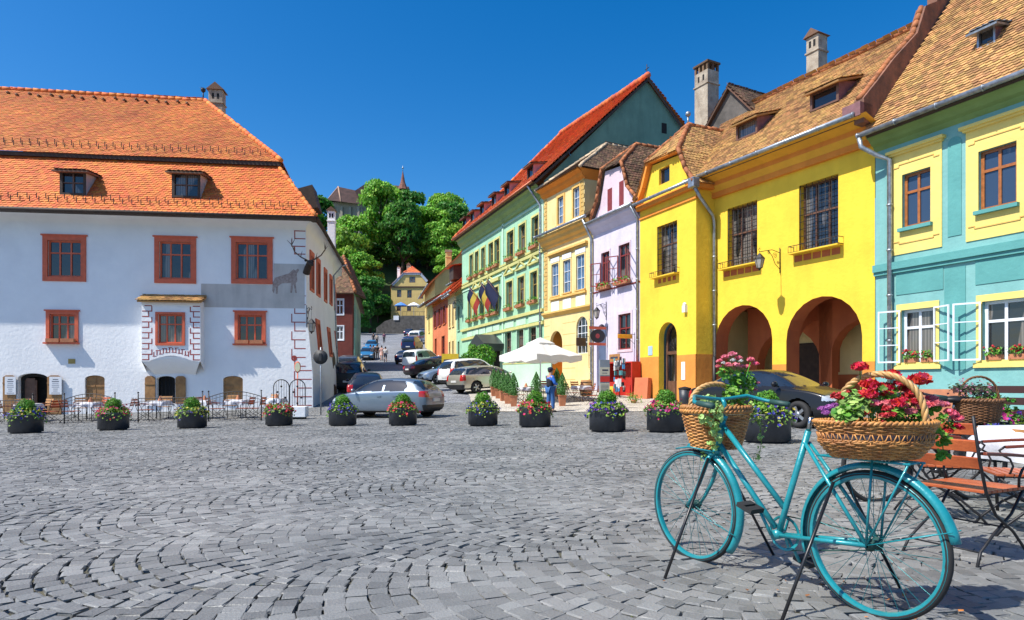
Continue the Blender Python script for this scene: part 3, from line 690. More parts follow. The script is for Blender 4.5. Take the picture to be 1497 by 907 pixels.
# roofs: lower skirt and upper roof, hipped to the street
def eo(x): return -.98
t_ = MB(); D = 14.2; xr = sp_[-1][0]+.2
ex = [-.3,L+.62]
for a, b in zip(ex, ex[1:]):
    ya, yb = eo(a), eo(b)
    P = [(a, ya, 8.5),(b, yb, 8.5),(b if b < L else L+.6-2.24, 1.62, 11.6),(a, 1.62, 11.6)]; tiles(t_, P, .19, .15, .04, rot=.02)
P = [(L+.6,-.98,8.5),(L+.35,D*.55,8.5),(L-2.0,D*.55,11.6),(L-1.64,1.62,11.6)]; tiles(t_, P, .19, .15, .04, rot=.02)
P = [(L+.35,D*.55,8.5),(xr+.75,15.4,8.5),(xr-1.6,15.4,11.6),(L-2.0,D*.55,11.6)]; tiles(t_, P, .19, .15, .04, rot=.02)
low = t_.build('lower_roof', T_OR, H, X, fixn=False)
t_ = MB(); rz_ = 16.45; rx = L+.6-7.1; ry = 6.5
yv = lambda x: 1.25-.0*x
P = [(-.3,1.25,11.62),(L+.6-1.95,1.25,11.62),(rx,ry,rz_),(-.3,ry,rz_+.1)]; tiles(t_, P, .19, .14, .04, wav=.012, rot=.02)
P = [(L+.6-1.95,1.25,11.62),(L-2.1,D-1.2,11.62),(rx,ry+.2,rz_)]; tiles(t_, P, .19, .15, .04)
P = [(L-2.1,D-1.2,11.62),(-.3,D-1.2,11.62),(-.3,ry,rz_+.1),(rx,ry+.2,rz_)]; tiles(t_, P, .19, .3, .04)
P = [(L-2.1,D-1.2,11.62),(-.3,D-1.2,11.62),(-.3,D+.5,8.5),(L-.5,D+.5,8.5)]; tiles(t_, P, .3, .3, .04)
up = t_.build('upper_roof', T_OR2, H, X, fixn=False)
q = MB(); ridge(q, (-.3,ry,rz_+.13), (rx,ry,rz_+.03)); ridge(q, (rx,ry,rz_+.03), (L+.6-1.95,1.25,11.68)); ridge(q, (L-1.64,1.6,11.6), (L+.6,-.96,8.55), .09); q.build('ridge_tiles', T_OR, H, X)
q = MB(); q.box(-.3, L-1.45, 1.28, 1.62, 11.42, 11.6); q.add([(L-1.45,1.3,11.42),(L-1.45,1.3,11.6),(L-2.2,D,11.6),(L-2.2,D,11.42)], [(0,1,2,3)]); q.build('fascia', WD, H, X)
q = MB(); q.add([(-.3,-.92,8.42),(L+.6,-.96,8.42),(L+.6,.1,8.5),(-.3,.1,8.5)], [(0,1,2,3)])
pp = [(a, eo(a)) for a in ex]
q.tube([(a, b-.06, 8.43) for a, b in pp], .085, 8); q.tube([(L+.66,-.98,8.43),(L+.4,D*.55,8.43),(xr+.85,15.4,8.43)], .085, 8); q.build('gutter', WD, H, X)
# rows of snow guards and roof vents
q = MB()
for row, (ts, n) in enumerate([(.10, 46), (.16, 46)]):
    for i in range(n):
        x = -.1+(L+.0)*(i+.5*row)/n; y = eo(x)+(1.62-eo(x))*ts; z = 8.5+3.1*ts; q.box(x-.012, x+.012, y-.06, y-.03, z+.03, z+.26)
for row, (ts, n) in enumerate([(.06, 42), (.10, 42)]):
    for i in range(n):
        x = -.1+(L-1.9)*(i+.5*row)/n; y = 1.25+5.25*ts; z = 11.62+4.83*ts; q.box(x-.012, x+.012, y-.06, y-.03, z+.03, z+.26)
q.build('snow_guards', MAT_IRON, H, X)
q = MB()
for i in range(22):
    x = -.1+i*.52; ts = .90 if i % 2 else .93
    if x < rx-.2: y = 1.25+5.25*ts; z = 11.62+4.83*ts; q.tube([(x, y-.16, z+.06), (x, y+.1, z+.12)], [.075, .03], 8)
q.build('vent_tiles', T_DK, H, X)
# dormers
for (a, b, pyt, pyb) in ((87,126,256,285),(251,293,258,289)):
    yy = -.38; u0 = fw_.h(a, 270, yy)[0]; u1 = fw_.h(b, 270, yy)[0]; zt = fw_.h((a+b)/2, pyt-3, yy)[1]+.1; zb_ = fw_.h((a+b)/2, pyb, yy)[1]
    dormer(H, fw_, u0, u1, yy, zb_, zt, 1.6, T_DK, WD, mat('pale dormer boards', (.5,.5,.5), .8), lid=.16, ylen=1.55)
# small dormer on the street hip and the ridge chimney
q = MB(); q.prism([(0,0),(0,1.0),(1.6,1.5),(1.9,.3)], 5, 6.4, 'xz', Matrix.Translation((L-2.2,0,10.2))); q.build('street_dormer', WD, H, X)
chimney(H, fw_, rx+.25, ry+1.2, 15.2, 17.5, .75, .6, CHM)
chimney(H, fw_, *[(Xi @ at(485, 330, 45.5))[k] for k in (0, 1)], 8.5, 13.2, .5, .5, P_WHITE)
q = MB(); fx = rx-.1; q.tube([(fx,ry,rz_),(fx,ry,rz_+.55)], .035, 6); q.ball((fx,ry,rz_+.6), .13); 
for k in range(7): a_ = k*.9; q.tube([(fx,ry,rz_+.6),(fx+.17*math.cos(a_),ry+.17*math.sin(a_),rz_+.68+.05*math.sin(a_*2))], [.04,.005], 5)
q.build('roof_finial', MAT_IRON, H, X)
q = MB(); q.tube([on_side(2,2.2,8.45,.7), on_side(2,1.2,8.2,.5), on_side(2,.4,7.5,.06), on_side(2,.4,zb,.08)], .045, 8); q.build('drain_pipe', MAT_ZINC, H, X)
# ================= YELLOW ARCADE HOUSE =================
fa = Fac((8.9, 28.8), (12.4, 22.2)); X = fa.X; LA = fa.len; zb = -.6
YH = thing('yellow_house', 'strong yellow house with two round arches, brick-red vaults and brown tiled roof', 'house', (8.9, 28.8, gz(8.9, 28.8)), fa.rz())
w1 = fa.w(1063.5,1107,299,388); w2 = fa.w(1168,1225.5,263,363)
a1 = [fa.h(1046,520)[0], fa.h(1129,520)[0], zb, fa.h(1088,446)[1]]; a2 = [fa.h(1149.5,520)[0], fa.h(1260.5,520)[0], zb, fa.h(1205,433)[1]]
ha1 = archp(*a1); ha2 = archp(*a2)
q = MB(); q.sheet([(0,zb),(LA,zb),(LA,10.3),(0,10.3)], 0, [rect(*w1), rect(*w2)], .3)
# wall with the arches cut: rebuild as one sheet with open-bottom arches handled as holes just above the base
q = MB(); q.sheet([(0,zb-.3),(LA,zb-.3),(LA,10.3),(0,10.3)], 0, [rect(*w1), rect(*w2)], .3) if False else q.sheet([(-.02,zb-.3),(LA,zb-.3),(LA,10.3),(-.02,10.3)], 0, [rect(*w1), rect(*w2), ha1, ha2], 0)
for r in (w1, w2):
    l = rect(*r); q.add([(a, 0, b) for a, b in l]+[(a, .34, b) for a, b in l], [(i, (i+1) % 4, (i+1) % 4+4, i+4) for i in range(4)])
q.build('wall', P_YEL, YH, X)
for r in (w1, w2):
    o = window(YH, fa, r, WBR, .3, 3, (.56,), .07, bars=(6, 9))
    bb = MB(); u0, u1, z0 = r[0]-.25, r[1]+.2, r[2]-.02
    for z in (z0, z0+.24): bb.tube([(u0,0,z),(u0,-.3,z),(u1,-.3,z),(u1,0,z)], .014, 6)
    n = 16
    for i in range(n+1): u = u0+(u1-u0)*i/n; bb.cyl((u,-.3,z0),(u,-.3,z0+.24),.009,seg=5)
    bb.build('iron_flower_rail', MAT_IRON, o, X)
    bb = MB(); bb.box(u0, u1, -.33, 0, z0-.06, z0-.012); bb.build('sill', P_YEL, o, X)
    bb = MB(); n = 5
    for i in range(n): u = u0+.06+(u1-u0-.12)*i/n; bb.box(u, u+(u1-u0-.12)/n-.06, -.014, 0.004, z0-.34, z0-.1)
    bb.build('painted_panels', P_TERR, o, X)
# arch soffits and the passage behind
q = MB(); dp = .75
for l in (ha1, ha2): n = len(l); q.add([(a, 0, b) for a, b in l]+[(a, dp, b) for a, b in l], [(i, (i+1) % n, (i+1) % n+n, i+n) for i in range(1, n)])
q.build('arch_soffit', P_TERR, YH, X)
q = MB(); q.sheet([(-.3,zb-.3),(LA,zb-.3),(LA,5),(-.3,5)], dp, [ha1, ha2]); 
i1 = [a1[0]+.9, a1[1]+1.0, zb, 3.5]; i2 = [a2[0]+1.6, a2[1]+.6, zb, 3.6]; 
i2 = [a2[0]+.9, a2[1]-.3, zb, 3.5]
q.build('passage_front', P_TERR, YH, X)
q = MB(); q.sheet([(-.8,zb-.3),(LA,zb-.3),(LA,4.6),(-.8,4.6)], 3.4, [archp(i2[0]+.9, i2[1]+1.0, zb, 3.0)]); q.add([(LA-.02,dp,zb),(LA-.02,6,zb),(LA-.02,6,4.6),(LA-.02,dp,4.6)], [(0,1,2,3)]); q.add([(-.8,dp,zb),(-.8,6,zb),(-.8,6,4.6),(-.8,dp,4.6)], [(0,1,2,3)])
q.build('passage_wall', P_BEIGE, YH, X)
q = MB(); q.add([(-.8,0.1,4.55),(LA,.1,4.55),(LA,6,4.55),(-.8,6,4.55)], [(0,1,2,3)]); q.add([(-.8,6,zb),(LA,6,zb),(LA,6,4.6),(-.8,6,4.6)], [(0,1,2,3)])
# ribs: transverse arches dividing the vault
for uu in (a1[1]+.25,):
    rib = [(dp,4.55),(dp,1.6)]+[(2.07-1.32*math.cos(PI*i/12), 2.2+1.5*math.sin(PI*i/12)) for i in range(13)]+[(3.4,1.6),(3.4,4.55)]
    q.prism(rib, uu-.3, uu+.3, 'yz')
for l in (archp(a1[0]+.5, a1[1]+.7, zb, 3.45), archp(a2[0]+.45, a2[1]+.35, zb, 3.6)):
    n = len(l); q.add([(a, 2.0, b) for a, b in l]+[(a, 2.5, b) for a, b in l], [(i, (i+1) % n, (i+1) % n+n, i+n) for i in range(1, n)])
    q.sheet([(l[0][0]-.5, zb), (l[1][0]+.5, zb), (l[1][0]+.5, 4.5), (l[0][0]-.5, 4.5)], 2.0, [l])
q.build('vault', P_TERR, YH, X)
q = MB(); q.box(a1[0]+1.35, a1[1]+.15, 3.35, 3.42, .9, 2.9); q.build('passage_door', WD, YH, X)
q = MB(); q.box(-.8, LA, 3.36, 3.41, zb, 1.5); q.build('passage_dado', P_TERR, YH, X)
# lower painted base in orange
zc = fa.h(1140, 533)[1]
q = MB(); 
for s0, s1 in ((-.02,a1[0]-.004),(a1[1]+.004,a2[0]-.004),(a2[1]+.004,LA)): q.box(s0, s1, -.006, .2, zb, zc)
q.build('painted_base', P_ORG, YH, X)
# cornice
q = MB(); q.box(-.3, LA+.1, -.16, .05, 9.28, 9.5); q.box(-.3, LA+.15, -.34, .05, 9.72, 9.9)
q.build('cornice', P_ORN, YH, X)
q = MB(); q.add([(-.3,-.16,9.502),(LA+.1,-.16,9.502),(LA+.1,-.34,9.72),(-.3,-.34,9.72)], [(0,1,2,3)]); q.add([(-.3,-.34,9.9),(LA+.3,-.34,9.9),(LA+.3,-.95,10.12),(-.3,-.95,10.12)], [(0,1,2,3)])
q.build('cornice_soffit', plaster('amber soffit', (.82,.42,.05)), YH, X)
gut = 10.15; RZ = 14.75; RY = 4.0
n = Vector((0,-(RZ-gut),RY+.9)).normalized()
t_ = MB(); P = [(-.6,-.9,gut),(LA-.2,-.9,gut),(LA-.2,RY,RZ),(-.6-2.5,RY,RZ)]; tiles(t_, P, .19, .16, .045, wav=.02, rot=.035)
P = [(LA-.2,RY+5,gut),(-3,RY+5,gut),(-3,RY,RZ),(LA-.2,RY,RZ)]; tiles(t_, P, .3, .3)
rf = t_.build('roof', T_BR, YH, X, fixn=False)
q = MB(); slab(q, [(-.6,-.85,gut-.02),(LA-.2,-.85,gut-.02),(LA-.2,RY,RZ-.02),(-3.1,RY,RZ-.02)], .1); q.build('roof_boards', WD, YH, X)
q = MB(); ridge(q, (-3,RY,RZ+.08), (LA-.3,RY,RZ+.08), .12); q.build('ridge_tiles', T_HIP, rf, X)
gutter(YH, fa, [(-.7,-1.02,gut-.03),(LA-.1,-1.02,gut+.0)], .085)
zr = lambda y: gut+(y+.9)*(RZ-gut)/(RY+.9)
for (a, b, yy) in ((1076,1107,.75),(1184,1226,.55)):
    u0 = fa.h(a, 200, yy)[0]; u1 = fa.h(b, 200, yy)[0]; z0 = zr(yy)+.08
    dormer(YH, fa, u0, u1, yy, z0, z0+.72, 1.7, T_BR, WBR, P_MAUVE, lid=.62, two=False, ylen=1.75, fr=.1)
# fire wall of brick between the two roofs
q = MB(); fwp = [(-.75,9.9),(.2,9.9),(2.0,9.9),(RY+.6,9.9),(RY+.6,RZ+.75),(RY-.5,RZ+.75),(RY-.5,RZ+.35),(RY-1.2,RZ+.0),(2.3,zr(2.3)+.5),(.9,zr(.9)+.55),(.0,zr(0)+.45),(-.75,10.7)]
q.prism(fwp, LA-.25, LA+.1, 'yz'); q.build('fire_wall', BRK, YH, X, bevel=.03)
q = MB()
top = [fwp[i] for i in (11,10,9,8,7)]
for (ya, za), (yb, zb2) in zip(top, top[1:]): ridge(q, (LA-.08,ya,za+.01), (LA-.08,yb,zb2+.01), .1, .3)
ridge(q, (LA-.08,RY-.6,RZ+.8), (LA-.08,RY+.7,RZ+.8), .12, .3)
q.build('fire_wall_coping', T_HIP, YH, X)
q = MB(); q.box(LA-.55, LA+.1, -.95, -.25, 10.1, 10.55); q.build('eave_board', P_MAUVE, YH, X)
# chimneys
fu, fz = fa.h(1194, 115, 4.6); chimney(YH, fa, fu, 4.6, 13.8, fa.h(1194, 52, 4.6)[1]-.1, .62, .62, CHM)
# wing with the half-hipped gable
fwg = Fac((6.33, 32.15), (8.02, 28.3)); XW = fwg.X; LW = fwg.len
ww = fwg.w(960.5,990,327,402); wd = [fwg.h(963,520)[0], fwg.h(989.5,520)[0], -.4, fwg.h(978,471)[1]]
gl = [(0,-.6),(LW,-.6),(LW,9.95),(3.55,10.6),(3.2,11.45),(1.05,11.6),(.55,10.6),(0,9.95)]
gw = [(1.55,10.5),(2.35,10.5),(2.35,11.25),(1.55,11.25)]
q = MB(); q.sheet(gl, 0, [rect(*ww), archp(*wd), gw], .3); q.add([(LW,0,-.6),(LW,1.35,-.6),(LW,1.35,9.95),(LW,0,9.95)], [(0,1,2,3)]); q.build('wing_wall', P_YEL, YH, XW)
window(YH, fwg, ww, WBR, .3, 2, (.62,), .06, bars=(5, 9)); window(YH, fwg, (1.55,2.35,10.5,11.25), WBR, .15, 1, (), .06)
u0, u1, z0 = ww[0]-.2, ww[1]+.15, ww[2]
bb = MB(); 
for z in (z0-.02, z0+.2): bb.tube([(u0,0,z),(u0,-.28,z),(u1,-.28,z),(u1,0,z)], .013, 6)
for i in range(13): u = u0+(u1-u0)*i/12; bb.cyl((u,-.28,z0),(u,-.28,z0+.2),.009,seg=5)
bb.build('iron_flower_rail', MAT_IRON, YH, XW)
bb = MB(); bb.box(u0,u1,-.3,0,z0-.08,z0-.03); bb.build('sill', P_YEL, YH, XW)
bb = MB(); 
for i in range(4): u = u0+.3+(u1-u0-.4)*i/4; bb.box(u, u+.22, -.012, .004, z0-.32, z0-.12)
bb.build('painted_panels', P_TERR, YH, XW)
# wing door
q = MB(); q.sheet(archp(wd[0],wd[1],wd[2],wd[3]), .42, [rect(wd[0]+.1,wd[1]-.1,.2,2.5), archp(wd[0]+.14,wd[1]-.14,2.65,wd[3]-.12)], .1); q.box((wd[0]+wd[1])/2-.02,(wd[0]+wd[1])/2+.02,.43,.5,.2,2.5)
q.box(wd[0]+.1,wd[1]-.1,.46,.5,.2,1.25)
dd = q.build('door', WBR, YH, XW)
q = MB(); q.sheet(archp(wd[0],wd[1],wd[2],wd[3]), .51); q.build('pane', GLASS, dd, XW)
q = MB(); c = (wd[0]+wd[1])/2
for i in range(5): q.cyl((wd[0]+.2+i*(wd[1]-wd[0]-.4)/4,.44,1.3),(wd[0]+.2+i*(wd[1]-wd[0]-.4)/4,.44,2.45),.012,seg=5)
for i in range(7): a_ = PI*i/6; q.cyl((c,.46,2.68),(c+.5*math.cos(a_),.46,2.68+.6*math.sin(a_)),.012,seg=5)
q.build('iron_grille', MAT_IRON, dd, XW)
zc2 = fwg.h(1000, 519)[1]
q = MB()
for s0, s1 in ((-.0,wd[0]-.004),(wd[1]+.004,LW+.006)): q.box(s0, s1, -.006, .04, -.6, zc2)
q.box(LW-.05, LW+.006, -.006, 1.3, -.6, zc2); q.build('painted_base', P_ORG, YH, XW)
q = MB(); q.box(-.02, LW+.3, -.25, .1, 9.62, 9.85); q.box(LW, LW+.3, .1, 1.3, 9.62, 9.85); q.box(-.0, LW+.05, -.06, .1, 9.2, 9.3); q.build('cornice', P_ORN, YH, XW)
q = MB(); rk = [(-.05,9.95),(.45,10.65),(.95,11.75),(3.3,11.6),(3.68,10.65),(LW+.05,9.95)]
for (a, b), (c_, d_) in zip(rk, rk[1:]): q.beam((a,-.1,b),(c_,-.1,d_),.3,.16,up=(0,0,1) if abs(c_-a) > abs(d_-b) else (1,0,0))
q.build('gable_trim', P_ORN, YH, XW)
t_ = MB(); AP = (2.05,1.3,13.4)
gL = [(-.3,-.4,9.85),(.28,-.3,10.65),(.85,-.3,11.75)]; gR = [(LW+.35,-.4,9.8),(3.85,-.3,10.6),(3.35,-.3,11.6)]
tiles(t_, [gL[2], gR[2], AP], .18, .15)
tiles(t_, [gR[2], AP, (2.05,7.5,13.4), (3.35,7.5,11.6)], .18, .15, rot=.05); tiles(t_, [gR[2], (3.35,7.5,11.6), (3.85,7.5,10.6), gR[1]], .18, .15, rot=.05); tiles(t_, [gR[1], (3.85,7.5,10.6), (LW+.35,7.5,9.8), gR[0]], .18, .15, rot=.05)
tiles(t_, [gL[2], AP, (2.05,7.5,13.4), (.85,7.5,11.7)], .18, .15); tiles(t_, [gL[2], (.85,7.5,11.7), (.28,7.5,10.6), gL[1]], .18, .15); tiles(t_, [gL[1], (.28,7.5,10.6), (-.3,7.5,9.8), gL[0]], .18, .15)
wr = t_.build('wing_roof', T_BR, YH, XW, fixn=False)
q = MB(); ridge(q, AP, (2.05,7.5,13.45), .11); ridge(q, gR[2], AP, .11); ridge(q, gL[2], AP, .11); ridge(q, gR[1], gR[2], .1); ridge(q, gR[0], gR[1], .1); q.build('ridge_tiles', T_HIP, wr, XW)
q = MB(); q.tube([(AP[0],AP[1],AP[2]),(AP[0],AP[1],AP[2]+.35)],.05,6); q.ball((AP[0],AP[1],AP[2]+.5),.13); q.build('finial', MAT_ZINC, wr, XW)
gutter(YH, fwg, [(-.1,-.42,9.9),(LW+.2,-.42,9.9)], .08)
q = MB(); q.box(LW+.05, LW+.42, -.5, -.15, 9.55, 9.98); q.build('rain_hopper', MAT_ZINC, YH, XW, bevel=.03)
pipe(YH, fwg, [(LW+.25,-.3,9.6),(LW+.25,0,9.2),(LW+.14,.8,8.5),(LW+.12,.9,8.2),(LW+.12,.9,2.3)], .075)
pipe(YH, fwg, [(LW+.12,.9,2.3),(LW+.12,.9,-.2)], .085, MAT_IRON)
q = MB(); q.box(wd[1]+.35, wd[1]+.6, -.03, 0, 1.3, 2.1); q.build('wall_notice', PAPER, YH, XW)
q = MB(); u_, z_ = fwg.h(1003, 452); q.box(u_-.1,u_+.1,-.15,0,z_-.15,z_+.15); q.ball((u_,-.08,z_+.2),.09); q.build('alarm_box', PAPER, YH, XW)
q = MB(); u_, z_ = fwg.h(951, 513); q.box(u_-.17,u_+.17,-.02,0,z_-.22,z_+.22); q.build('house_number_plate', mat('pale blue enamel', (.4,.6,.75), .4), YH, XW)
# second chimney with the ruined gable behind the wing (own building)
bh = thing('back_house', 'dark mossy gabled house behind the yellow wing with tall crenellated chimney', 'house', (12.5, 34.5, 0), fwg.rz())
f2 = Fac((8.9,36.2),(11.9,30.6)); a0 = f2.h(1000,150); ap = f2.h(1068,128); a3 = f2.h(1098,160); ml = f2.h(1030,180)
q = MB(); q.prism([(ml[0]-1.5,6),(a3[0]+.6,6),(a3[0]+.6,a3[1]-.6),ap,(ml[0]-1.5,ml[1]-2.0)], 0, 5); q.build('wall', STN, bh, f2.X)
t_ = MB(); P = [(ml[0]-1.8,-.2,ml[1]-2.3),(ap[0],-.2,ap[1]+.1),(ap[0],5.2,ap[1]+.1),(ml[0]-1.8,5.2,ml[1]-2.3)]; tiles(t_, P, .2, .18); slab(t_, P, .1)
P = [(a3[0]+.8,-.2,a3[1]-.7),(a3[0]+.8,5.2,a3[1]-.7),(ap[0],5.2,ap[1]+.1),(ap[0],-.2,ap[1]+.1)]; tiles(t_, P, .2, .18); slab(t_, P, .1); bo = t_.build('roof', T_DK, bh, f2.X, fixn=False)
cu, cz = f2.h(1033, 150, .4); ct = f2.h(1033, 108, .4)[1]; chimney(bh, f2, cu, .4, 10, ct, .95, .8, CHM, cap='flat')
# ================= TURQUOISE HOUSE (right) =================
ft = Fac((12.4, 22.2), (12.4+.461/1.101*13, 22.2-1/1.101*13)); X = ft.X; LT = ft.len; zb = -.6
TH_ = thing('turquoise_house', 'turquoise house with pale yellow window panels and orange-brown wooden windows', 'house', (12.4, 22.2, gz(12.4, 22.2)), ft.rz())
tu = [ft.w(1319.5,1361,251,328.5), ft.w(1431,1487,213,304)]; tl = [ft.w(1318,1366,449,529), ft.w(1436,1500,441,527)]
pit = tu[1][0]-tu[0][0]; tu.append((tu[1][0]+pit, tu[1][1]+pit, tu[1][2], tu[1][3])); pl = tl[1][0]-tl[0][0]; tl.append((tl[1][0]+pl, tl[1][1]+pl, tl[1][2], tl[1][3]))
zU0 = (tu[0][2]+tu[1][2])/2; zU1 = (tu[0][3]+tu[1][3])/2; zL0 = (tl[0][2]+tl[1][2])/2; zL1 = (tl[0][3]+tl[1][3])/2
q = MB(); q.sheet([(0.02,zb),(LT,zb),(LT,9.6),(0.02,9.6)], 0, [rect(a, b, zU0, zU1) for a, b, _, _ in tu]+[rect(a, b, zL0, zL1) for a, b, _, _ in tl], .22); q.build('wall', P_TEAL, TH_, X)
shell(TH_, ft, LT, 9, zb, 9.6, P_TEAL, left=False)
zB = ft.h(1296,389)[1]; zBt = ft.h(1311,397)[1]; zBb = ft.h(1311,432)[1]
q = MB(); q.box(-.0, LT, -.14, .0, zB-.18, zB+.06); q.box(0, LT, -.08, 0, zB-.3, zB-.18); q.build('belt_course', P_TEALD, TH_, X)
cs_ = []
for k, (a, b, _, _) in enumerate(tu):
    w_ = .35; pz0 = ft.h(1340,368)[1]; pz1 = ft.h(1340,216)[1]
    m = MB(); m.sheet(rect(a-w_, b+w_, pz0, pz1), -.03, [rect(a, b, zU0, zU1)], .05); n = 4; l = rect(a-w_, b+w_, pz0, pz1); m.add([(x,-.03,z) for x, z in l]+[(x,.005,z) for x, z in l], [(i,(i+1)%4,(i+1)%4+4,i+4) for i in range(4)])
    m.box(a-w_-.12, b+w_+.12, -.2, -.0, pz1, pz1+.09); m.box(a-w_-.05, b+w_+.05, -.12, -.0, pz1-.07, pz1)
    wn = window(TH_, ft, (a, b, zU0, zU1), WO, .14, 2, (.66,), .09, glass=GLASSB)
    m.build('window_panel', P_PYEL, wn, X)
    m = MB()
    for z, s in ((zU1+.28, 1), (zU0-.42, -1)):
        m.box(a-.1, b+.1, -.05, -.03, z+.06*s, z+.09*s); m.box(a-.28, a-.1, -.05, -.03, z-.02, z+.01); m.box(b+.1, b+.28, -.05, -.03, z-.02, z+.01); m.box(a-.11,a-.09,-.05,-.03,min(z,z+.08*s),max(z,z+.08*s)); m.box(b+.09,b+.11,-.05,-.03,min(z,z+.08*s),max(z,z+.08*s))
    m.build('stucco_moulding', P_BTRIM, wn, X)
    m = MB(); m.box(a-.08, b+.08, -.16, 0, zU0-.12, zU0-.01); m.build('sill', P_TEALD, wn, X)
    m = MB(); m.box(a, b, .2, .21, zU0, zU1); 
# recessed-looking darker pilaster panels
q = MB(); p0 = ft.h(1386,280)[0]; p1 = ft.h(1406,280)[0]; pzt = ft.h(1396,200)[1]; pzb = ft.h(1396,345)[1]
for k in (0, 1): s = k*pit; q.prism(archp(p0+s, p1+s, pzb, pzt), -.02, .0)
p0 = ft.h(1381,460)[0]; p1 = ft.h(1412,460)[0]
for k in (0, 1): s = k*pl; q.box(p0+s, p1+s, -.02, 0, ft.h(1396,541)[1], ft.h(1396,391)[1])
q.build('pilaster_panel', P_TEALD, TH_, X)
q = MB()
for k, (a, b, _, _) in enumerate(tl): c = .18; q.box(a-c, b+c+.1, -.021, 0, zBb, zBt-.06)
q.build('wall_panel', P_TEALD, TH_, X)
GERL = leafmat('geranium leaves', (.16,.36,.05), (.07,.22,.02), .25)
for k, (a, b, _, _) in enumerate(tl):
    wn = window(TH_, ft, (a, b, zL0, zL1), WWH, .16, 2, (.66,), .09)
    m = MB(); m.sheet(rect(a-.16, b+.16, zL0-.2, zL1+.2), -.025, [rect(a, b, zL0, zL1)], .05); m.box(a-.22, b+.22, -.07, -.025, zL0-.22, zL0-.08); m.build('window_panel', P_PYEL, wn, X)
    for s in (0, 1):
        m = MB(); hw = (b-a)*.62; ang = R(160 if s == 0 else 20); hx = a if s == 0 else b
        Mx = Matrix.Translation((hx, -.04, 0)) @ Matrix.Rotation(ang if s == 1 else -ang+2*PI, 4, 'Z')
        Mx = Matrix.Translation((hx, -.06, 0)) @ Matrix.Rotation(R(-160) if s == 0 else R(-22), 4, 'Z')
        for (c0, c1, z0, z1) in ((0,.05,zL0,zL1),(hw-.05,hw,zL0,zL1),(.05,hw-.05,zL0,zL0+.05),(.05,hw-.05,zL1-.05,zL1),(.05,hw-.05,zL0+(zL1-zL0)*.33,zL0+(zL1-zL0)*.33+.03),(.05,hw-.05,zL0+(zL1-zL0)*.66,zL0+(zL1-zL0)*.66+.03)): m.box(c0, c1, 0, .035, z0, z1, Mx)
        m.build('open_casement', WWH, wn, X)
    m = MB(); m.box(a+.09, b-.09, .3, .32, zL0, zL1); 
    m = MB(); 
    for s in (0, 1): u = a+.12+s*(b-a)*.52; m.box(u, u+(b-a)*.36, -.06, .1, zL0+.0, zL0+.15)
    m.build('flower_box', TERRA, wn, X)
    P = []; 
    for s in (0, 1):
        for i in range(90): u = a+.12+s*(b-a)*.52+random.random()*(b-a)*.36; P.append((u, random.uniform(-.14,.12), zL0+random.uniform(.12,.36)))
    P = np.array(P); m = MB(); m.addnp(leaves_np(P, np.tile([0,-.5,.8], (len(P), 1)), .045), [(0,1,2,3)], 4); m.build('window_plant', GERL, wn, X, fixn=False)
    P = P[rng.choice(len(P), 22, False)]+[0,-.05,.06]; m = MB()
    for p in P: m.ball(p, random.uniform(.02,.045), seg=6, rings=4)
    m.build('window_blossom', mat('red petals', (.6,.02,.03), .6, isl=.3, trans=.2), wn, X)
q = MB(); prof = [(0,9.0),(-.05,9.08),(-.08,9.15),(-.2,9.22),(-.3,9.34),(-.42,9.4),(-.45,9.5),(-.5,9.52)]
for (a, b), (c_, d_) in zip(prof, prof[1:]): q.add([(0,a-.003,b),(LT,a-.003,b),(LT,c_-.003,d_),(0,c_-.003,d_)], [(0,1,2,3)])
q.add([(0,-.5,9.52),(0,-.42,9.4),(0,-.3,9.34),(0,-.08,9.15),(0,0,9.0),(0,0,9.52)], [(0,1,2,3,4,5)])
q.build('cornice', plaster('green cornice', (.24,.36,.12), (.2,.3,.1)), TH_, X)
t_ = MB(); sl = 1.18; P = [(.05,-.62,9.52),(LT,-.62,9.52),(LT,6,9.52+6.62*sl),(.05,6,9.52+6.62*sl)]; tiles(t_, P, .19, .16, .05, wav=.03, rot=.05)
P = [(.05,6,9.52+6.62*sl),(LT,6,9.52+6.62*sl),(LT,12.6,9.52),(.05,12.6,9.52)]; tiles(t_, P, .3, .3)
tr_ = t_.build('roof', T_BR, TH_, X, fixn=False)
q = MB(); slab(q, [(.05,-.55,9.5),(LT,-.55,9.5),(LT,6,9.5+6.55*sl),(.05,6,9.5+6.55*sl)], .1); q.build('roof_boards', WD, TH_, X)
gutter(TH_, ft, [(-.1,-.72,9.5),(LT,-.72,9.52)], .09)
# steel roof hatch
hu0, hz0 = ft.h(1428,96,0.5); yy = 1.0; zz = 9.52+(yy+.62)*sl; u0 = ft.h(1428,80,yy)[0]; u1 = ft.h(1455,80,yy)[0]
dormer(TH_, ft, u0, u1, yy, zz+.05, zz+.6, .6, MAT_ZINC, MAT_ZINC, P_MAUVE, fr=.06, two=False, lid=.12, name='roof_hatch', ylen=.6)
pipe(TH_, ft, [(-.05,-.72,9.4),(.0,-.7,9.1),(.35,-.4,8.75),(.62,-.13,8.55),(.62,-.12,-.3)], .08)
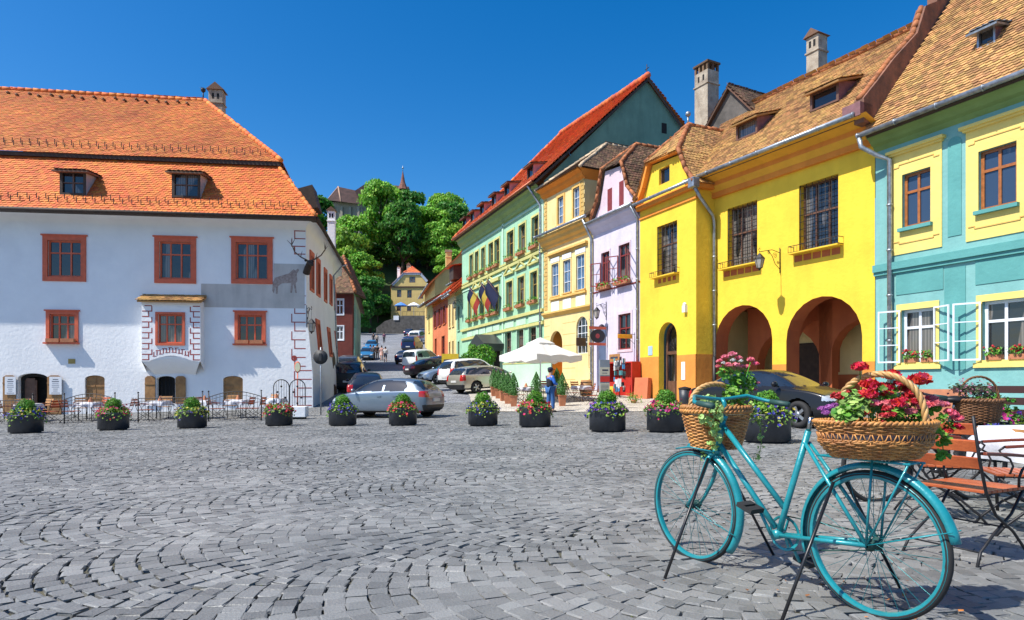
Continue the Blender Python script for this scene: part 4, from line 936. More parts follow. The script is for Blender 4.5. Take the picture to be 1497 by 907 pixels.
# ================= LILAC HOUSE =================
fl = Fac((4.55,36.3),(6.33,32.15)); X = fl.X; LL = fl.len; zb = -.5
LH = thing('lilac_house', 'narrow pale lilac house with dark red windows and half-hipped gable', 'house', (5.4,34.2,gz(5.4,34.2)), fl.rz())
lw = [fl.w(879.5,891.5,369,417), fl.w(905,921,357,409)]; lg = fl.w(904.5,922.5,459,511); ld = [fl.h(872.5,520)[0], fl.h(886,520)[0], zb, fl.h(880,474)[1]]
GL = [(0,zb),(LL,zb),(LL,10.1),(3.6,11.0),(3.05,12.4),(1.25,12.6),(.75,11.0),(0,10.1)]
ga = fl.w(888.5,895,276,308); gb = fl.w(905.5,912,265,300)
q = MB(); q.sheet(GL, 0, [rect(*r) for r in lw+[lg]]+[archp(*ld)]+[rect(*ga), rect(*gb)], .18); q.build('wall', P_LIL, LH, X)
q = MB(); q.sheet([(.12,10.15),(LL-.12,10.15),(3.55,11.0),(3.0,12.35),(1.3,12.55),(.8,11.0)], -.006, [rect(*ga), rect(*gb)]); q.build('gable_face', P_PINK, LH, X)
for r in lw: 
    wn = window(LH, fl, r, WR2, .1, 2, (.7,), .07, sur=.1, sm_=P_PINK, sp=.03)
    q = MB()
    for s in (0, 1):
        Mx = Matrix.Translation((r[s], -.05, 0)) @ Matrix.Rotation(R(-150) if s == 0 else R(-40), 4, 'Z'); hw = (r[1]-r[0])*.75
        for (c0, c1, z0, z1) in ((0,.05,r[2],r[3]*1.0-.5),(hw-.05,hw,r[2],r[3]-.5),(.05,hw-.05,r[2],r[2]+.05),(.05,hw-.05,r[3]-.55,r[3]-.5),(.05,hw-.05,(r[2]+r[3]-.5)/2,(r[2]+r[3]-.5)/2+.03)): q.box(c0,c1,0,.035,z0,z1,Mx)
    q.build('open_casement', WR2, wn, X)
    q = MB(); q.box(r[0]-.15, r[1]+.15, -.3, -.06, r[2]-.25, r[2]-.08); q.build('flower_box', TERRA, wn, X)
    P = np.array([(random.uniform(r[0]-.2,r[1]+.2), random.uniform(-.36,-.05), r[2]+random.uniform(-.2,.12)) for _ in range(160)]); m = MB(); m.addnp(leaves_np(P, np.tile([0,-.7,.6],(160,1)), .05), [(0,1,2,3)], 4); m.build('window_plant', GERL, wn, X, fixn=False)
    m = MB()
    for p in P[::6]: m.ball(p+[0,-.04,.03], .04, seg=6, rings=4)
    m.build('window_blossom', mat('red petals', (.6,.02,.03)), wn, X)
window(LH, fl, lg, WR2, .1, 2, (.6,), .07, sur=.14, sm_=P_PINK, sp=.03)
for r in (ga, gb): q = MB(); q.box(r[0], r[1], -.02, .05, r[2], r[3]); q.build('gable_shutter', WR2, LH, X)
q = MB(); q.sheet(archp(*ld), .14); q.build('door', mat('blue-grey door', (.10,.14,.24), .6), LH, X)
q = MB(); q.box(0, LL+.02, -.03, 0, fl.h(900,412)[1]-.35, fl.h(900,412)[1]-.28); q.build('red_string_line', WR2, LH, X)
q = MB(); prof = [(0,9.35),(-.12,9.5),(-.2,9.62),(-.38,9.8),(-.42,9.98)]
for (a, b), (c_, d_) in zip(prof, prof[1:]): q.add([(0,a,b),(LL,a,b),(LL,c_,d_),(0,c_,d_)], [(0,1,2,3)])
q.add([(0,-.42,9.98),(LL,-.42,9.98),(LL,0,10.12),(0,0,10.12)], [(0,1,2,3)]); q.build('cornice', P_LIL, LH, X)
gutter(LH, fl, [(0,-.5,10.0),(LL-.05,-.5,10.0)], .075); pipe(LH, fl, [(LL-.1,-.5,9.9),(LL-.1,-.1,9.3),(LL-.1,-.09,-.3)], .06)
def halfhip(root, f, GLp, AP, yb, mm, tw=.18):
    """roof for a gable polygon list [(u,z)] left eave..top-left, top-right..right eave"""
    Lp, Rp = GLp; e = -.22; t_ = MB()
    tiles(t_, [(Lp[-1][0],e,Lp[-1][1]+.08),(Rp[-1][0],e,Rp[-1][1]+.08),AP], tw, .15)
    for S in (Lp, Rp):
        for (a, b), (c_, d_) in zip(S, S[1:]): tiles(t_, [(a,e,b+.06),(c_,e,d_+.06),(c_,yb,d_+.06),(a,yb,b+.06)], tw, .15, rot=.05)
        tiles(t_, [(S[-1][0],e,S[-1][1]+.06),AP,(AP[0],yb,AP[2]),(S[-1][0],yb,S[-1][1]+.06)], tw, .15, rot=.05)
    o = t_.build('roof', mm, root, f.X, fixn=False); q = MB()
    for S in (Lp, Rp):
        for (a, b), (c_, d_) in zip(S, S[1:]): ridge(q, (a,e,b+.1), (c_,e,d_+.1), .09)
        ridge(q, (S[-1][0],e,S[-1][1]+.1), AP, .1)
    ridge(q, AP, (AP[0],yb,AP[2]+.05), .11); q.build('ridge_tiles', T_HIP, o, f.X); return o
fAP = fl.h(936, 213, 1.6)
halfhip(LH, fl, ([(-.1,10.1),(.65,11.0),(1.15,12.6)],[(LL+.15,10.1),(3.7,11.0),(3.15,12.4)]), (2.1,1.4,14.0), 8, T_DK)
# ================= CREAM HOUSE =================
fb = Fac((2.05,41.5),(4.55,36.3)); X = fb.X; LB = fb.len; zb = -.3
BH = thing('cream_house', 'cream yellow house with blue-glazed windows, ochre cornices and dark hipped roof', 'house', (3.3,38.9,gz(3.3,38.9)), fb.rz())
b1 = [fb.w(807,817,386,433), fb.w(824,834.5,380.5,428), fb.w(843,855,373,423.5)]; bt = [fb.w(816,824.5,288,328), fb.w(838.5,848,274,318)]
bd = [fb.h(804,520)[0], fb.h(822,520)[0], zb, fb.h(813,484)[1]]; bw = [fb.h(842.5,480)[0], fb.h(859,480)[0], fb.h(850,517)[1], fb.h(850,463)[1]]
xr_ = fb.h(854.5,280)[0]
q = MB(); q.sheet([(0,zb),(LB,zb),(LB,10.4),(xr_,10.4),(xr_,13.25),(0,13.25)], 0, [rect(*r) for r in b1+bt]+[archp(*bd), archp(*bw)], .2)
q.add([(xr_,0,10.3),(xr_,4.2,10.3),(xr_,4.2,13.25),(xr_,0,13.25)], [(0,1,2,3)]); q.add([(0,0,9),(0,7,9),(0,7,13.25),(0,0,13.25)], [(0,1,2,3)]); q.build('wall', P_BEIGE, BH, X)
BLG = mat('blue reflecting glass', (.10,.2,.36), .12, 0, .3, 2, spec=.9)
for r in b1: window(BH, fb, r, WWH, .08, 2, (.33,.66), .035, sill=P_BTRIM, sur=.08, sm_=P_BEIGE, sp=.04, glass=BLG)
for r in bt: window(BH, fb, r, WWH, .1, 2, (.33,.66), .035, sill=P_BTRIM, sur=.14, sm_=P_BTRIM, sp=.05, glass=BLG)
window(BH, fb, tuple(bw), WWH, .14, 3, (.3,.55,.75), .04, arch=True)
q = MB(); q.sheet(archp(*bd), .9); q.add([(bd[0],0,zb),(bd[0],.9,zb),(bd[0],.9,bd[3]),(bd[0],0,bd[3])], [(0,1,2,3)]); q.build('door', mat('orange passage wall', (.75,.3,.03), .8), BH, X)  # back and left side of the arched doorway in plain even orange
def cor(L0, L1, zz, prof): 
    q = MB()
    for (a, b), (c_, d_) in zip(prof, prof[1:]): q.add([(L0,a,zz+b),(L1,a,zz+b),(L1,c_,zz+d_),(L0,c_,zz+d_)], [(0,1,2,3)])
    q.add([(L1, a, zz+b) for a, b in prof]+[(L1,0,zz+prof[-1][1])], [tuple(range(len(prof)+1))]); return q
pr = [(0,0),(-.1,.08),(-.12,.2),(-.3,.32),(-.34,.5),(-.5,.6),(-.52,.75),(0,.8)]
cor(0, LB, 9.6, pr).build('cornice', P_BTRIM, BH, X)
zbb = fb.h(796.6,458.8)[1]; cor(0, LB, zbb-.3, [(0,0),(-.1,.1),(-.2,.2),(-.2,.3),(0,.34)]).build('belt_course', P_BTRIM, BH, X)
q = cor(-.1, xr_+.1, 12.85, [(-.0,0),(-.2,.2),(-.25,.35),(-.5,.5),(-.5,.6),(0,.6)]); q.add([(xr_+.3,-.5,13.35),(xr_+.3,4.4,13.35),(xr_+.02,4.4,12.85),(xr_+.02,-.0,12.85)], [(0,1,2,3)]); q.build('upper_cornice', P_ORN, BH, X)
q = MB(); zz = b1[0][2]
q.box(b1[0][0]-.2, b1[2][1]+.2, -.12, 0, zz-.22, zz-.1); zt = b1[2][3]+.25; q.box(b1[0][0]-.35, b1[2][1]+.35, -.2, 0, zt+.3, zt+.42); q.box(b1[0][0]-.3, b1[2][1]+.3, -.1, 0, zt+.18, zt+.3)
q.build('window_hood', P_BTRIM, BH, X)
q = MB()
for r in b1: q.box(r[0]-.05, r[1]+.05, -.03, 0, zz-1.0, zz-.35)
for r in b1: q.box(r[0]-.1, r[1]+.1, -.05, 0, r[3]+.1, r[3]+.38)
q.build('white_panel', WWH, BH, X)
q = MB()
for i in range(1, 8):
    z = i*.68
    for s0, s1 in ((0,bd[0]-.05),(bd[1]+.05,bw[0]-.1),(bw[1]+.1,LB)):
        if z < bd[3]+.1 or i > 6: q.box(s0, s1, -.004, .0, z, z+.035)
for i in range(22): z = zbb+.2+i*.24; q.box(0.0 if i % 2 else .1, .45, -.03, 0, z, z+.2) if z < 9.4 else None
for i in range(11): z = 10.6+i*.24; q.box(0 if i%2 else .1,.4,-.03,0,z,z+.2); q.box(xr_-.4,xr_-(0 if i%2 else .1),-.03,0,z,z+.2)
q.build('rustication', plaster('ochre grooves', (.62,.42,.14)), BH, X)
t_ = MB(); e = .55; ap1 = (1.6,4.0,16.3); ap2 = (3.0,4.0,16.3)
P4 = [(-e+.3,-e,13.4),(xr_+.4,-e,13.4),(xr_+.4,8,13.4),(-e+.3,8,13.4)]; ap1 = (xr_/2-.1,3.2,16.2); ap2 = (xr_/2-.1,6,16.2)
tiles(t_, [P4[0],P4[1],ap1], .19, .16, rot=.06); tiles(t_, [P4[1],P4[2],ap2,ap1], .19, .16, rot=.06); tiles(t_, [P4[0],ap1,ap2,P4[3]], .19, .16, rot=.06); tiles(t_, [P4[2],P4[3],ap2], .3, .3)
tiles(t_, [(xr_+.02,-.45,10.45),(LB+.1,-.45,10.45),(LB+.1,3,13),(xr_+.02,3,13)], .19, .16, rot=.05)
ro = t_.build('roof', T_DK, BH, X, fixn=False)
q = MB(); ridge(q, P4[0], ap1, .13); ridge(q, P4[1], ap1, .1); ridge(q, ap1, ap2, .1); q.build('ridge_tiles', mat('pale mortared ridge tiles', (.55,.42,.28), .9, isl=.3), ro, X)
gutter(BH, fb, [(-.1,-.62,10.42),(LB+.1,-.62,10.42)], .085, MAT_ZINC); pipe(BH, fb, [(LB-.2,-.6,10.3),(LB-.1,-.3,9.6),(LB-.02,-.14,9.2),(LB-.02,-.14,-.3)], .07)
# ================= GREEN HOUSE =================
fg = Fac((-4.46,58.1),(2.05,41.5)); X = fg.X; LG = fg.len; zb = .2
GH = thing('green_house', 'long mint green three-storey house with steep red roof, pink dormers and grey-green gable', 'house', (-1.2,49.8,gz(-1.2,49.8)), fg.rz())
gt = [(778,788,306,350),(759,768.6,318,361),(742,751.4,328,368),(723.4,730.5,340,379),(715,721.6,345,385),(704,709.5,356,390),(695,700,362,397),(687,692,369,402.6)]
gf = [(776,786,394,440),(757.6,767,401,443),(740.8,749.6,407,448),(722,729,412,452),(713.5,720,419,455.5),(703,708.4,423.5,460),(693,698.5,427,463),(685,689.6,432,465)]
gg = [(773.5,784.5,475,504),(756,766,477,514),(738.6,748,479,519),(697,702,488,516)]
gt = [fg.w(*r) for r in gt]; gf = [fg.w(*r) for r in gf]; gg = [fg.w(*r) for r in gg]
zt0 = 10.05; zt1 = 12.15; zf0 = 6.45; zf1 = 8.55
gt = [(a, b, zt0, zt1) for a, b, c_, d_ in gt]; gf = [(a, b, zf0, zf1) for a, b, c_, d_ in gf]; gg = [(a, b, 2.75, 4.9) for a, b, c_, d_ in gg]
pd = [fg.h(718,520)[0], fg.h(731,520)[0], zb, 4.2]
q = MB(); q.sheet([(0,zb),(LG,zb),(LG,14.0),(0,14.0)], 0, [rect(*r) for r in gt+gf+gg]+[rect(*pd)], .25); q.build('wall', P_GRN, GH, X)
zg = 22.0; dg = 7.67
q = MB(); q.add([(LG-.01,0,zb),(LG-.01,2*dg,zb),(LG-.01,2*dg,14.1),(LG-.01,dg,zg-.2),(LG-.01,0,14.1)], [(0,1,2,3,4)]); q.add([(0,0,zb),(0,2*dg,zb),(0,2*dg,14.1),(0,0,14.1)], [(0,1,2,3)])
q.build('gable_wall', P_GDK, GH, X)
q = MB(); u = LG-.02; q.box(LG-.05, LG+.01, dg+1.2, dg+1.6, zg-3.6, zg-2.9); q.build('gable_slit', DARK, GH, X)
for r in gt: window(GH, fg, r, WYE, .2, 2, (.62,), .07, sur=.14, sm_=P_GTRIM, sp=.05, sill=P_GTRIM)
for r in gf: window(GH, fg, r, WYE, .2, 2, (.62,), .07, sur=.14, sm_=P_GTRIM, sp=.05, sill=P_GTRIM)
for r in gg: window(GH, fg, r, WBR, .2, 3, (.25,.5,.75), .05, sur=.1, sm_=P_GRNW, sp=.04)
q = MB()
for r in gf[:3]+gf[4:7]:
    c = (r[0]+r[1])/2; w_ = (r[1]-r[0])/2+.35; z = r[3]+.5; q.box(c-w_, c+w_, -.14, 0, z, z+.1)
    q.beam((c-w_,-.07,z+.1),(c,-.07,z+.55),.14,.1,(0,0,1)); q.beam((c+w_,-.07,z+.1),(c,-.07,z+.55),.14,.1,(0,0,1)); q.prism([(c-w_,z+.1),(c+w_,z+.1),(c,z+.5)], -.05, 0)
q.build('pediment', P_GTRIM, GH, X)
q = MB(); q.box(gf[3][0]-.4, gf[3][1]+.4, -.2, 0, zf1+.4, zf1+.65)
for z0, z1, o in ((5.75,5.95,.16),(4.95,5.15,.12),(9.55,9.75,.14),(9.85,9.98,.1)): q.box(0, LG, -o, 0, z0, z1)
q.build('belt_course', P_GTRIM, GH, X)
q = MB()
for r in gf: q.box(r[0]-.3, r[1]+.3, -.05, 0, 5.2, 5.7)
for z in (9.25, 12.75): q.box(0, LG, -.06, 0, z, z+.12)
q.box(LG-.5, LG-.02, -.05, 0, 5.2, 13.2)
for u in (gt[3][1]+.6,): q.box(u, u+.3, -.06, 0, zb, 13.2)
q.build('pilaster', P_GRNW, GH, X)
# flower boxes
for rr in (gt, gf):
    for r in rr:
        q = MB(); q.box(r[0]-.05, r[1]+.05, -.3, -.06, r[2]-.02, r[2]+.18); o = q.build('flower_box', TERRA, GH, X)
        P = np.array([(random.uniform(r[0]-.1,r[1]+.1), random.uniform(-.36,-.05), r[2]+random.uniform(.05,.4)) for _ in range(60)]); m = MB(); m.addnp(leaves_np(P, np.tile([0,-.7,.6],(60,1)), .07), [(0,1,2,3)], 4); m.build('window_plant', GERL, o, X, fixn=False)
q = MB(); prof = [(0,13.0),(-.15,13.1),(-.18,13.3),(-.4,13.5),(-.45,13.75),(-.75,13.95)]
for (a, b), (c_, d_) in zip(prof, prof[1:]): q.add([(0,a,b),(LG,a,b),(LG,c_,d_),(0,c_,d_)], [(0,1,2,3)])
q.build('cornice', plaster('olive green cornice', (.34,.46,.18), (.28,.4,.16)), GH, X)
t_ = MB(); e0 = (-.8,14.0); sl = (zg-14.0)/(dg+.8)
rf_ = (4.3,dg,23.0); tiles(t_, [(0,-.8,14.0),(LG+.2,-.8,14.0),rf_], .22, .2); tiles(t_, [(LG+.2,-.8,14.0),(LG+.2,dg-.15,zg-.15),(4.3,dg-.15,22.85)], .22, .16); tiles(t_, [(0,-.8,14.0),rf_,(0,2*dg,14)], .22, .2); tiles(t_, [(LG+.2,2*dg+.8,14),(0,2*dg+.8,14),rf_], .22, .12); tiles(t_, [(LG+.2,2*dg+.8,14),rf_,(LG+.2,dg,zg)], .22, .12)
ro = t_.build('roof', T_RED, GH, X, fixn=False); q = MB(); ridge(q, (LG+.2,dg,zg+.1), (4.3,dg,23.1), .2, .5); ridge(q, (4.3,dg,23.06), (0,-.8,14.1), .13, .5); q.build('ridge_tiles', T_RED, ro, X)
q = MB(); slab(q, [(0,-.75,13.95),(LG+.2,-.75,13.95),(LG+.2,dg,zg-.05),(4.6,dg,zg-.05)], .15); q.add([(LG+.2,2*dg,13.9),(LG+.2,dg,zg),(LG+.2,dg,zg-.3),(LG+.2,2*dg,13.6)], [(0,1,2,3)]); q.build('verge_board', WD, GH, X)
gutter(GH, fg, [(-.1,-.88,13.95),(LG,-.88,13.95)], .09, mat('copper-red gutter', (.35,.12,.06), .5, .5)); 
q = MB(); q.tube([(LG,dg,zg),(LG,dg,zg+.9)],.03,6); q.tube([(LG-.2,dg,zg+.6),(LG+.25,dg,zg+.6)],.03,6); q.build('weather_vane', MAT_IRON, ro, X)
pipe(GH, fg, [(LG-.7,-.85,13.9),(LG-.7,-.5,13.4),(LG-.35,-.12,12.6),(LG-.35,-.12,.2)], .08)
yd = .35
for px in (679,690.5,704.5,722,741,775):
    u = fg.h(px, 290, yd)[0]; z = 14.0+(yd+.8)*sl
    dormer(GH, fg, u-.55, u+.55, yd, z-.1, z+1.0, 1.6, T_DK, WD, mat('pink dormer render', (.50,.25,.26), .85), lid=.35, two=False, ylen=1.9)
q = MB()
for u, y in ((LG-4.2,3.6),(LG-2.6,4.6),(LG-6.4,3.4)):
    z = 14.0+(y+.8)*sl; Mx = Matrix.Translation((u,y,z+.08)) @ Matrix.Rotation(math.atan(sl),4,'X'); q.box(-.35,.35,-.7,.7,0,.08,Mx)
q.build('skylight', mat('skylight glass', (.3,.38,.45), .1, .3), ro, X)
# dark portal canopy and foundation band
q = MB(); q.prism([(pd[0]-.8,3.6),(pd[1]+.8,3.6),(pd[1]+.9,4.1),((pd[0]+pd[1])/2,4.9),(pd[0]-.9,4.1)], -1.6, -.02); q.box(pd[0]-.7,pd[0]-.55,-1.5,-1.35,zb,3.6); q.box(pd[1]+.55,pd[1]+.7,-1.5,-1.35,zb,3.6); q.build('portal_canopy', mat('dark iron and glass', (.07,.08,.08), .4, .3), GH, X)
q = MB(); q.sheet(rect(*pd), .24); q.build('door', DARK, GH, X)
# flags
def flag(px, py, c, name):
    u, z = fg.h(px, py, -.1)
    T_ = thing('wall_flag', name, 'flag', tuple(X @ Vector((u,-.05,z))), fg.rz(), 'flags on slanted poles on the green house')
    q = MB(); q.tube([(0,0,0),(-.75,-.95,1.5)], .03, 6); q.build('pole', WBR, T_)
    for k in range(3):
        q = MB(); n = 7
        P0 = Vector((-.2,-.25,.4)); P1 = Vector((-.72,-.92,1.45))
        for i in range(n):
            for j in range(3):
                def pt(a, b): s = (k+b)/3; p = P0.lerp(P1, s); return p+Vector((.10*math.sin(a*5+s*3)-.1*a, .12*math.cos(a*4), -a*1.35*(1-.15*s)))
                q.add([pt(i/n, j/3), pt((i+1)/n, j/3), pt((i+1)/n, (j+1)/3), pt(i/n, (j+1)/3)], [(0,1,2,3)], True)
        q.build('cloth', mat('flag '+c[k], FC[c[k]], .8), T_)
FC = {'blue': (.006,.012,.06), 'yellow': (.55,.40,.05), 'red': (.35,.03,.02)}
flag(732,436,('blue','blue','blue'),'dark blue flag on the green house, the one nearest the square')
flag(722,440,('red','yellow','blue'),'blue, yellow and red flag in the middle of the three on the green house'); flag(704,445,('red','yellow','blue'),'blue, yellow and red flag farthest up the street on the green house')
# ================= houses up the street =================
def row_house(name, label, A, B, z0, ze, D, rise, wm, rm, wins, over=.5, cat='house', tw=.25, winm=WBR, gable=None, cornice=None, sur=None):
    f = Fac(A, B); H_ = thing(name, label, cat, (*A, gz(*A)), f.rz()); L_ = f.len; X_ = f.X
    q = MB(); q.sheet([(0,z0),(L_,z0),(L_,ze),(0,ze)], 0, [rect(*w_) for w_ in wins], .18); q.build('wall', wm, H_, X_)
    q = MB(); 
    for x in (0, L_): q.add([(x,0,z0),(x,D,z0),(x,D,ze),(x,D/2,ze+rise),(x,0,ze)], [(0,1,2,3,4)])
    q.add([(0,D,z0),(L_,D,z0),(L_,D,ze),(0,D,ze)], [(0,1,2,3)]); q.build('side_wall', gable or wm, H_, X_)
    for w_ in wins: window(H_, f, w_, winm, .12, 2, (.6,), .07, sur=.12, sm_=sur or wm, sp=.04, sill=sur or wm)
    sl_ = rise/(D/2); t_ = MB(); e = .25
    P = [(-e,-over,ze-over*sl_),(L_+e,-over,ze-over*sl_),(L_+e,D/2,ze+rise),(-e,D/2,ze+rise)]; tiles(t_, P, tw, tw*.85); slab(t_, P, .12)
    P = [(L_+e,D+over,ze-over*sl_),(-e,D+over,ze-over*sl_),(-e,D/2,ze+rise),(L_+e,D/2,ze+rise)]; tiles(t_, P, tw*1.5, tw*1.3); slab(t_, P, .12)
    o = t_.build('roof', rm, H_, X_, fixn=False)
    q = MB(); ridge(q, (-e,D/2,ze+rise+.05), (L_+e,D/2,ze+rise+.05), .14); q.build('ridge_tiles', T_HIP, o, X_)
    gutter(H_, f, [(-e,-over-.1,ze-over*sl_-.02),(L_+e,-over-.1,ze-over*sl_-.02)], .08)
    if cornice: q = MB(); q.box(0, L_, -.22, 0, ze-.5, ze-.25); q.box(0, L_, -.1, 0, ze-.75, ze-.5); q.build('cornice', cornice, H_, X_)
    return H_, f
# lower green annex
Hh, f = row_house('green_annex', 'small mint green two-storey house adjoining the long green house up the street', (-5.18,60.4), (-4.46,58.1), 1.5, 10.0, 8, 3.2, P_GRN, T_RED, [(.7,1.5,6.0,8.2),(.75,1.4,2.9,5.0)], 1.2, cornice=P_GTRIM)
Hh, f = row_house('ochre_house', 'narrow pale ochre house squeezed between the orange house and the green houses', (-6.3,63.9), (-5.18,60.4), 1.5, 10.2, 8, 3.5, P_BEIGE, T_RED, [(.6,1.2,6.6,8.8),(2.1,2.7,6.6,8.8),(.6,1.2,3.4,5.2),(2.1,2.7,3.4,5.2)], .5, cornice=P_BTRIM)
f = Fac((-8.7,71.6),(-6.3,63.9)); wn_ = [f.w(636,640,451,471), f.w(643,647,449,470), f.w(651,655,447,469)]
Hh, f = row_house('orange_house', 'orange-red house with three dark shuttered upper windows', (-8.7,71.6), (-6.3,63.9), 2.5, 10.3, 9, 4.0, P_ORHS, T_RED, [(1.0,2.1,7.2,9.0),(3.4,4.5,7.2,9.0),(5.8,6.9,7.2,9.0),(1.2,2.2,4.0,6.0),(5.0,6.6,3.0,6.0)], .6, winm=WR2, cornice=P_ORN)
q = MB(); q.box(3.0,5.0,1.2,3.5,12.0,13.4); o = q.build('dormer', WD, Hh, f.X); t_ = MB(); tiles(t_, [(2.7,.9,13.35),(5.3,.9,13.35),(5.3,4.3,14.0),(2.7,4.3,14.0)], .2, .2); t_.build('dormer_roof', T_RED, o, f.X, fixn=False)
q = MB(); 
for u in (1.0,3.4,5.8):
    for s in (-.5, 1.1): q.box(u+s, u+s+.5, -.06, 0, 7.2, 9.0)
q.build('shutters', WR2, Hh, f.X)
Hh, f = row_house('yellow_side_house', 'tall narrow yellow-walled house at the far end of the right-hand row', (-9.9,75.6), (-8.75,71.7), 3.0, 10.6, 8, 2.4, plaster('lemon render', (.80,.66,.25)), T_DK, [(1.4,2.0,7.0,9.0)], .9)
Hh, f = row_house('dark_roof_house', 'big house set back behind the orange house under a long dark old roof', (-7.2,78.5), (-1.6,62.5), 3.0, 13.6, 10, 4.6, P_OYEL, T_DK, [], .6)
Hh, f = row_house('patched_roof_house', 'old house with a patched orange and brown roof above the end of the row', (-13.4,100), (-10.2,86), 6.0, 15.2, 9, 4.5, P_OYEL, T_RED, [(2,3,11.2,12.8),(5,6,11.2,12.8)], .9)
chimney(Hh, f, 5, 3, 17, 20.5, .8, .8, P_OYEL)
# left side of the street
f = Fac((-17.6,56.2),(-13.75,56.0)); wb = [f.w(491,502,438,460), f.w(491,502,477,497)]
bh2 = thing('brown_house', 'oxblood-brown house with white cross windows standing into the street', 'house', (-13.75,56,gz(-13.75,56)), 0)
q = MB(); q.sheet([(0,.5),(f.len,.5),(f.len,9.2),(0,9.2)], 0, [rect(*r) for r in wb], .14); q.build('wall', P_BROWN, bh2, f.X)
q = MB(); q.add([(f.len,0,.5),(f.len,.4,.5),(f.len,.4,9.2),(f.len,0,9.2)], [(0,1,2,3)]); q.build('side_wall', P_BROWN, bh2, f.X)
for r in wb: window(bh2, f, r, WWH, .08, 2, (.6,), .08, sur=.08, sm_=WWH, sp=.03)
q = MB(); q.box(0, f.len+.02, -.03, 0, .5, 3.4); q.build('rubble_base', BRK, bh2, f.X)
t_ = MB(); l_ = f.len; P = [(-.5,-.6,8.9),(l_+.4,-.6,8.9),(l_-1.6,2.6,12.6),(-.5,2.6,12.6)]; tiles(t_, P, .22, .18); slab(t_, P, .1); P = [(l_+.4,-.6,8.9),(l_+.2,3.4,8.9),(l_-1.6,4.2,12.6),(l_-1.6,2.6,12.6)]; tiles(t_, P, .22, .18); slab(t_, P, .1)
o = t_.build('roof', T_DK, bh2, f.X, fixn=False); q = MB(); ridge(q, (l_+.4,-.6,9.0),(l_-1.6,2.6,12.7),.13); q.build('ridge_tiles', T_HIP, o, f.X)
ft2 = Fac((-13.7,56.5),(-17.0,73)); H2 = thing('pale_turquoise_house', 'pale turquoise house side seen just past the brown house', 'house', (-13.7,56.5,gz(-13.7,56.5)), ft2.rz())
q = MB(); wt = [(2,3.1,6.2,8.2),(6,7.1,6.4,8.4),(10.5,11.5,6.6,8.4),(14,15,6.8,8.6)]; q.sheet([(0,.5),(ft2.len,.5),(ft2.len,9.0),(0,9.0)], 0, [rect(*r) for r in wt]+[archp(8.2,9.8,2,5.4)], .2); q.add([(ft2.len,0,.5),(ft2.len,8,.5),(ft2.len,8,9),(ft2.len,0,9)], [(0,1,2,3)]); q.build('wall', P_TQ, H2, ft2.X)
for r in wt: window(H2, ft2, r, WWH, .1, 2, (.6,), .07)
q = MB(); q.sheet(archp(8.2,9.8,2,5.4), .18); q.build('door', WD, H2, ft2.X)
t_ = MB(); tiles(t_, [(3,-.4,9.0),(ft2.len+.2,-.4,9.0),(ft2.len+.2,5,11.2),(3,5,11.2)], .25, .2); t_.build('roof', T_DK, H2, ft2.X, fixn=False)
# far yellow gabled house over its terrace wall
f = Fac(tuple(at(571.6,0,158))[:2], tuple(at(624.5,0,158))[:2]); z = lambda py: at(0,py,158).z; u = lambda px: f.h(px,400)[0]
FH = thing('far_yellow_house', 'yellow half-hipped house with red roof closing the top of the street', 'house', (*f.A.xy, z(455)), 0)
wf = [f.w(598.4,607.2,404.7,413.5), f.w(580.4,586.8,424,434.8), f.w(595.3,601.9,424.4,435.6), f.w(614,618.5,429,437), f.w(580,586,447.5,455), f.w(595,601,447.5,455)]
q = MB(); q.sheet([(0,12),(f.len,12),(f.len,z(412)),(u(615),z(400.3)),(u(590.3),z(400.3)),(u(573.5),z(417.4)),(0,z(418.5))], 0, [rect(*r) for r in wf], .2); q.build('wall', P_OYEL, FH, f.X)
q = MB(); q.add([(0,0,12),(-2.2,12,12),(-2.2,12,z(419)),(0,0,z(418.5))], [(0,1,2,3)]); q.build('side_wall', P_BEIGE, FH, f.X)
for r in wf: window(FH, f, r, WBR, .1, 2, (.5,), .1)
q = MB(); q.box(-.1, f.len+.1, -.2, 0, z(421), z(419)); q.build('cornice', WD, FH, f.X)
q = MB(); pts = [(u(573.5),z(417.4)),(u(590.3),z(400.3)),(u(615),z(400.3)),(f.len,z(412))]
for (a, b), (c_, d_) in zip(pts, pts[1:]): q.beam((a,-.1,b),(c_,-.1,d_),.25,.6)
q.build('gable_band', mat('grey blue band', (.4,.45,.52), .8), FH, f.X)
AP = (u(599.7),3.0,z(386)-.0); t_ = MB(); g1 = (u(589.5),-.3,z(399.5)); g2 = (u(615.8),-.3,z(399.5)); g0 = (u(570.5),-.3,z(419)); g3 = (f.len+.8,-.3,z(413))
tiles(t_, [g1,g2,AP], .5, .35); tiles(t_, [g0,g1,AP,(AP[0]-1.5,16,AP[2]),(g0[0]-2.6,16,g0[2])], .5, .35); tiles(t_, [g2,g3,(g3[0],16,g3[2]),(AP[0],16,AP[2]),AP], .5, .35)
t_.build('roof', T_RED, FH, f.X, fixn=False)
chimney(FH, f, u(579), 4, z(405), z(387), .7, .7, P_WHITE); chimney(FH, f, u(592), 6, z(395), z(381), 1.0, .8, CHM)
wl2 = thing('terrace_wall', 'dark rubble retaining wall in shade below the far yellow house', 'wall', (*at(595,0,149).xy, 13), 0)
a = at(552,0,150); b = at(630,0,148); q = MB(); q.prism([(a.x,10),(b.x+6,10),(b.x+6,at(0,462,149).z),(a.x+6,at(0,462,149).z),(a.x+2,at(0,470,149).z),(a.x,at(0,480,149).z)], 148.5, 158); q.build('wall', STN, wl2, Matrix())
q = MB(); zt = at(0,462,149).z; q.tube([(a.x+6,148.6,zt+.9),(b.x+6,148.6,zt+.9)],.04,5)
for i in range(14): x = a.x+6+(b.x-a.x)*i/13; q.tube([(x,148.6,zt),(x,148.6,zt+.9)],.03,5)
q.build('railing', MAT_IRON, wl2, Matrix())
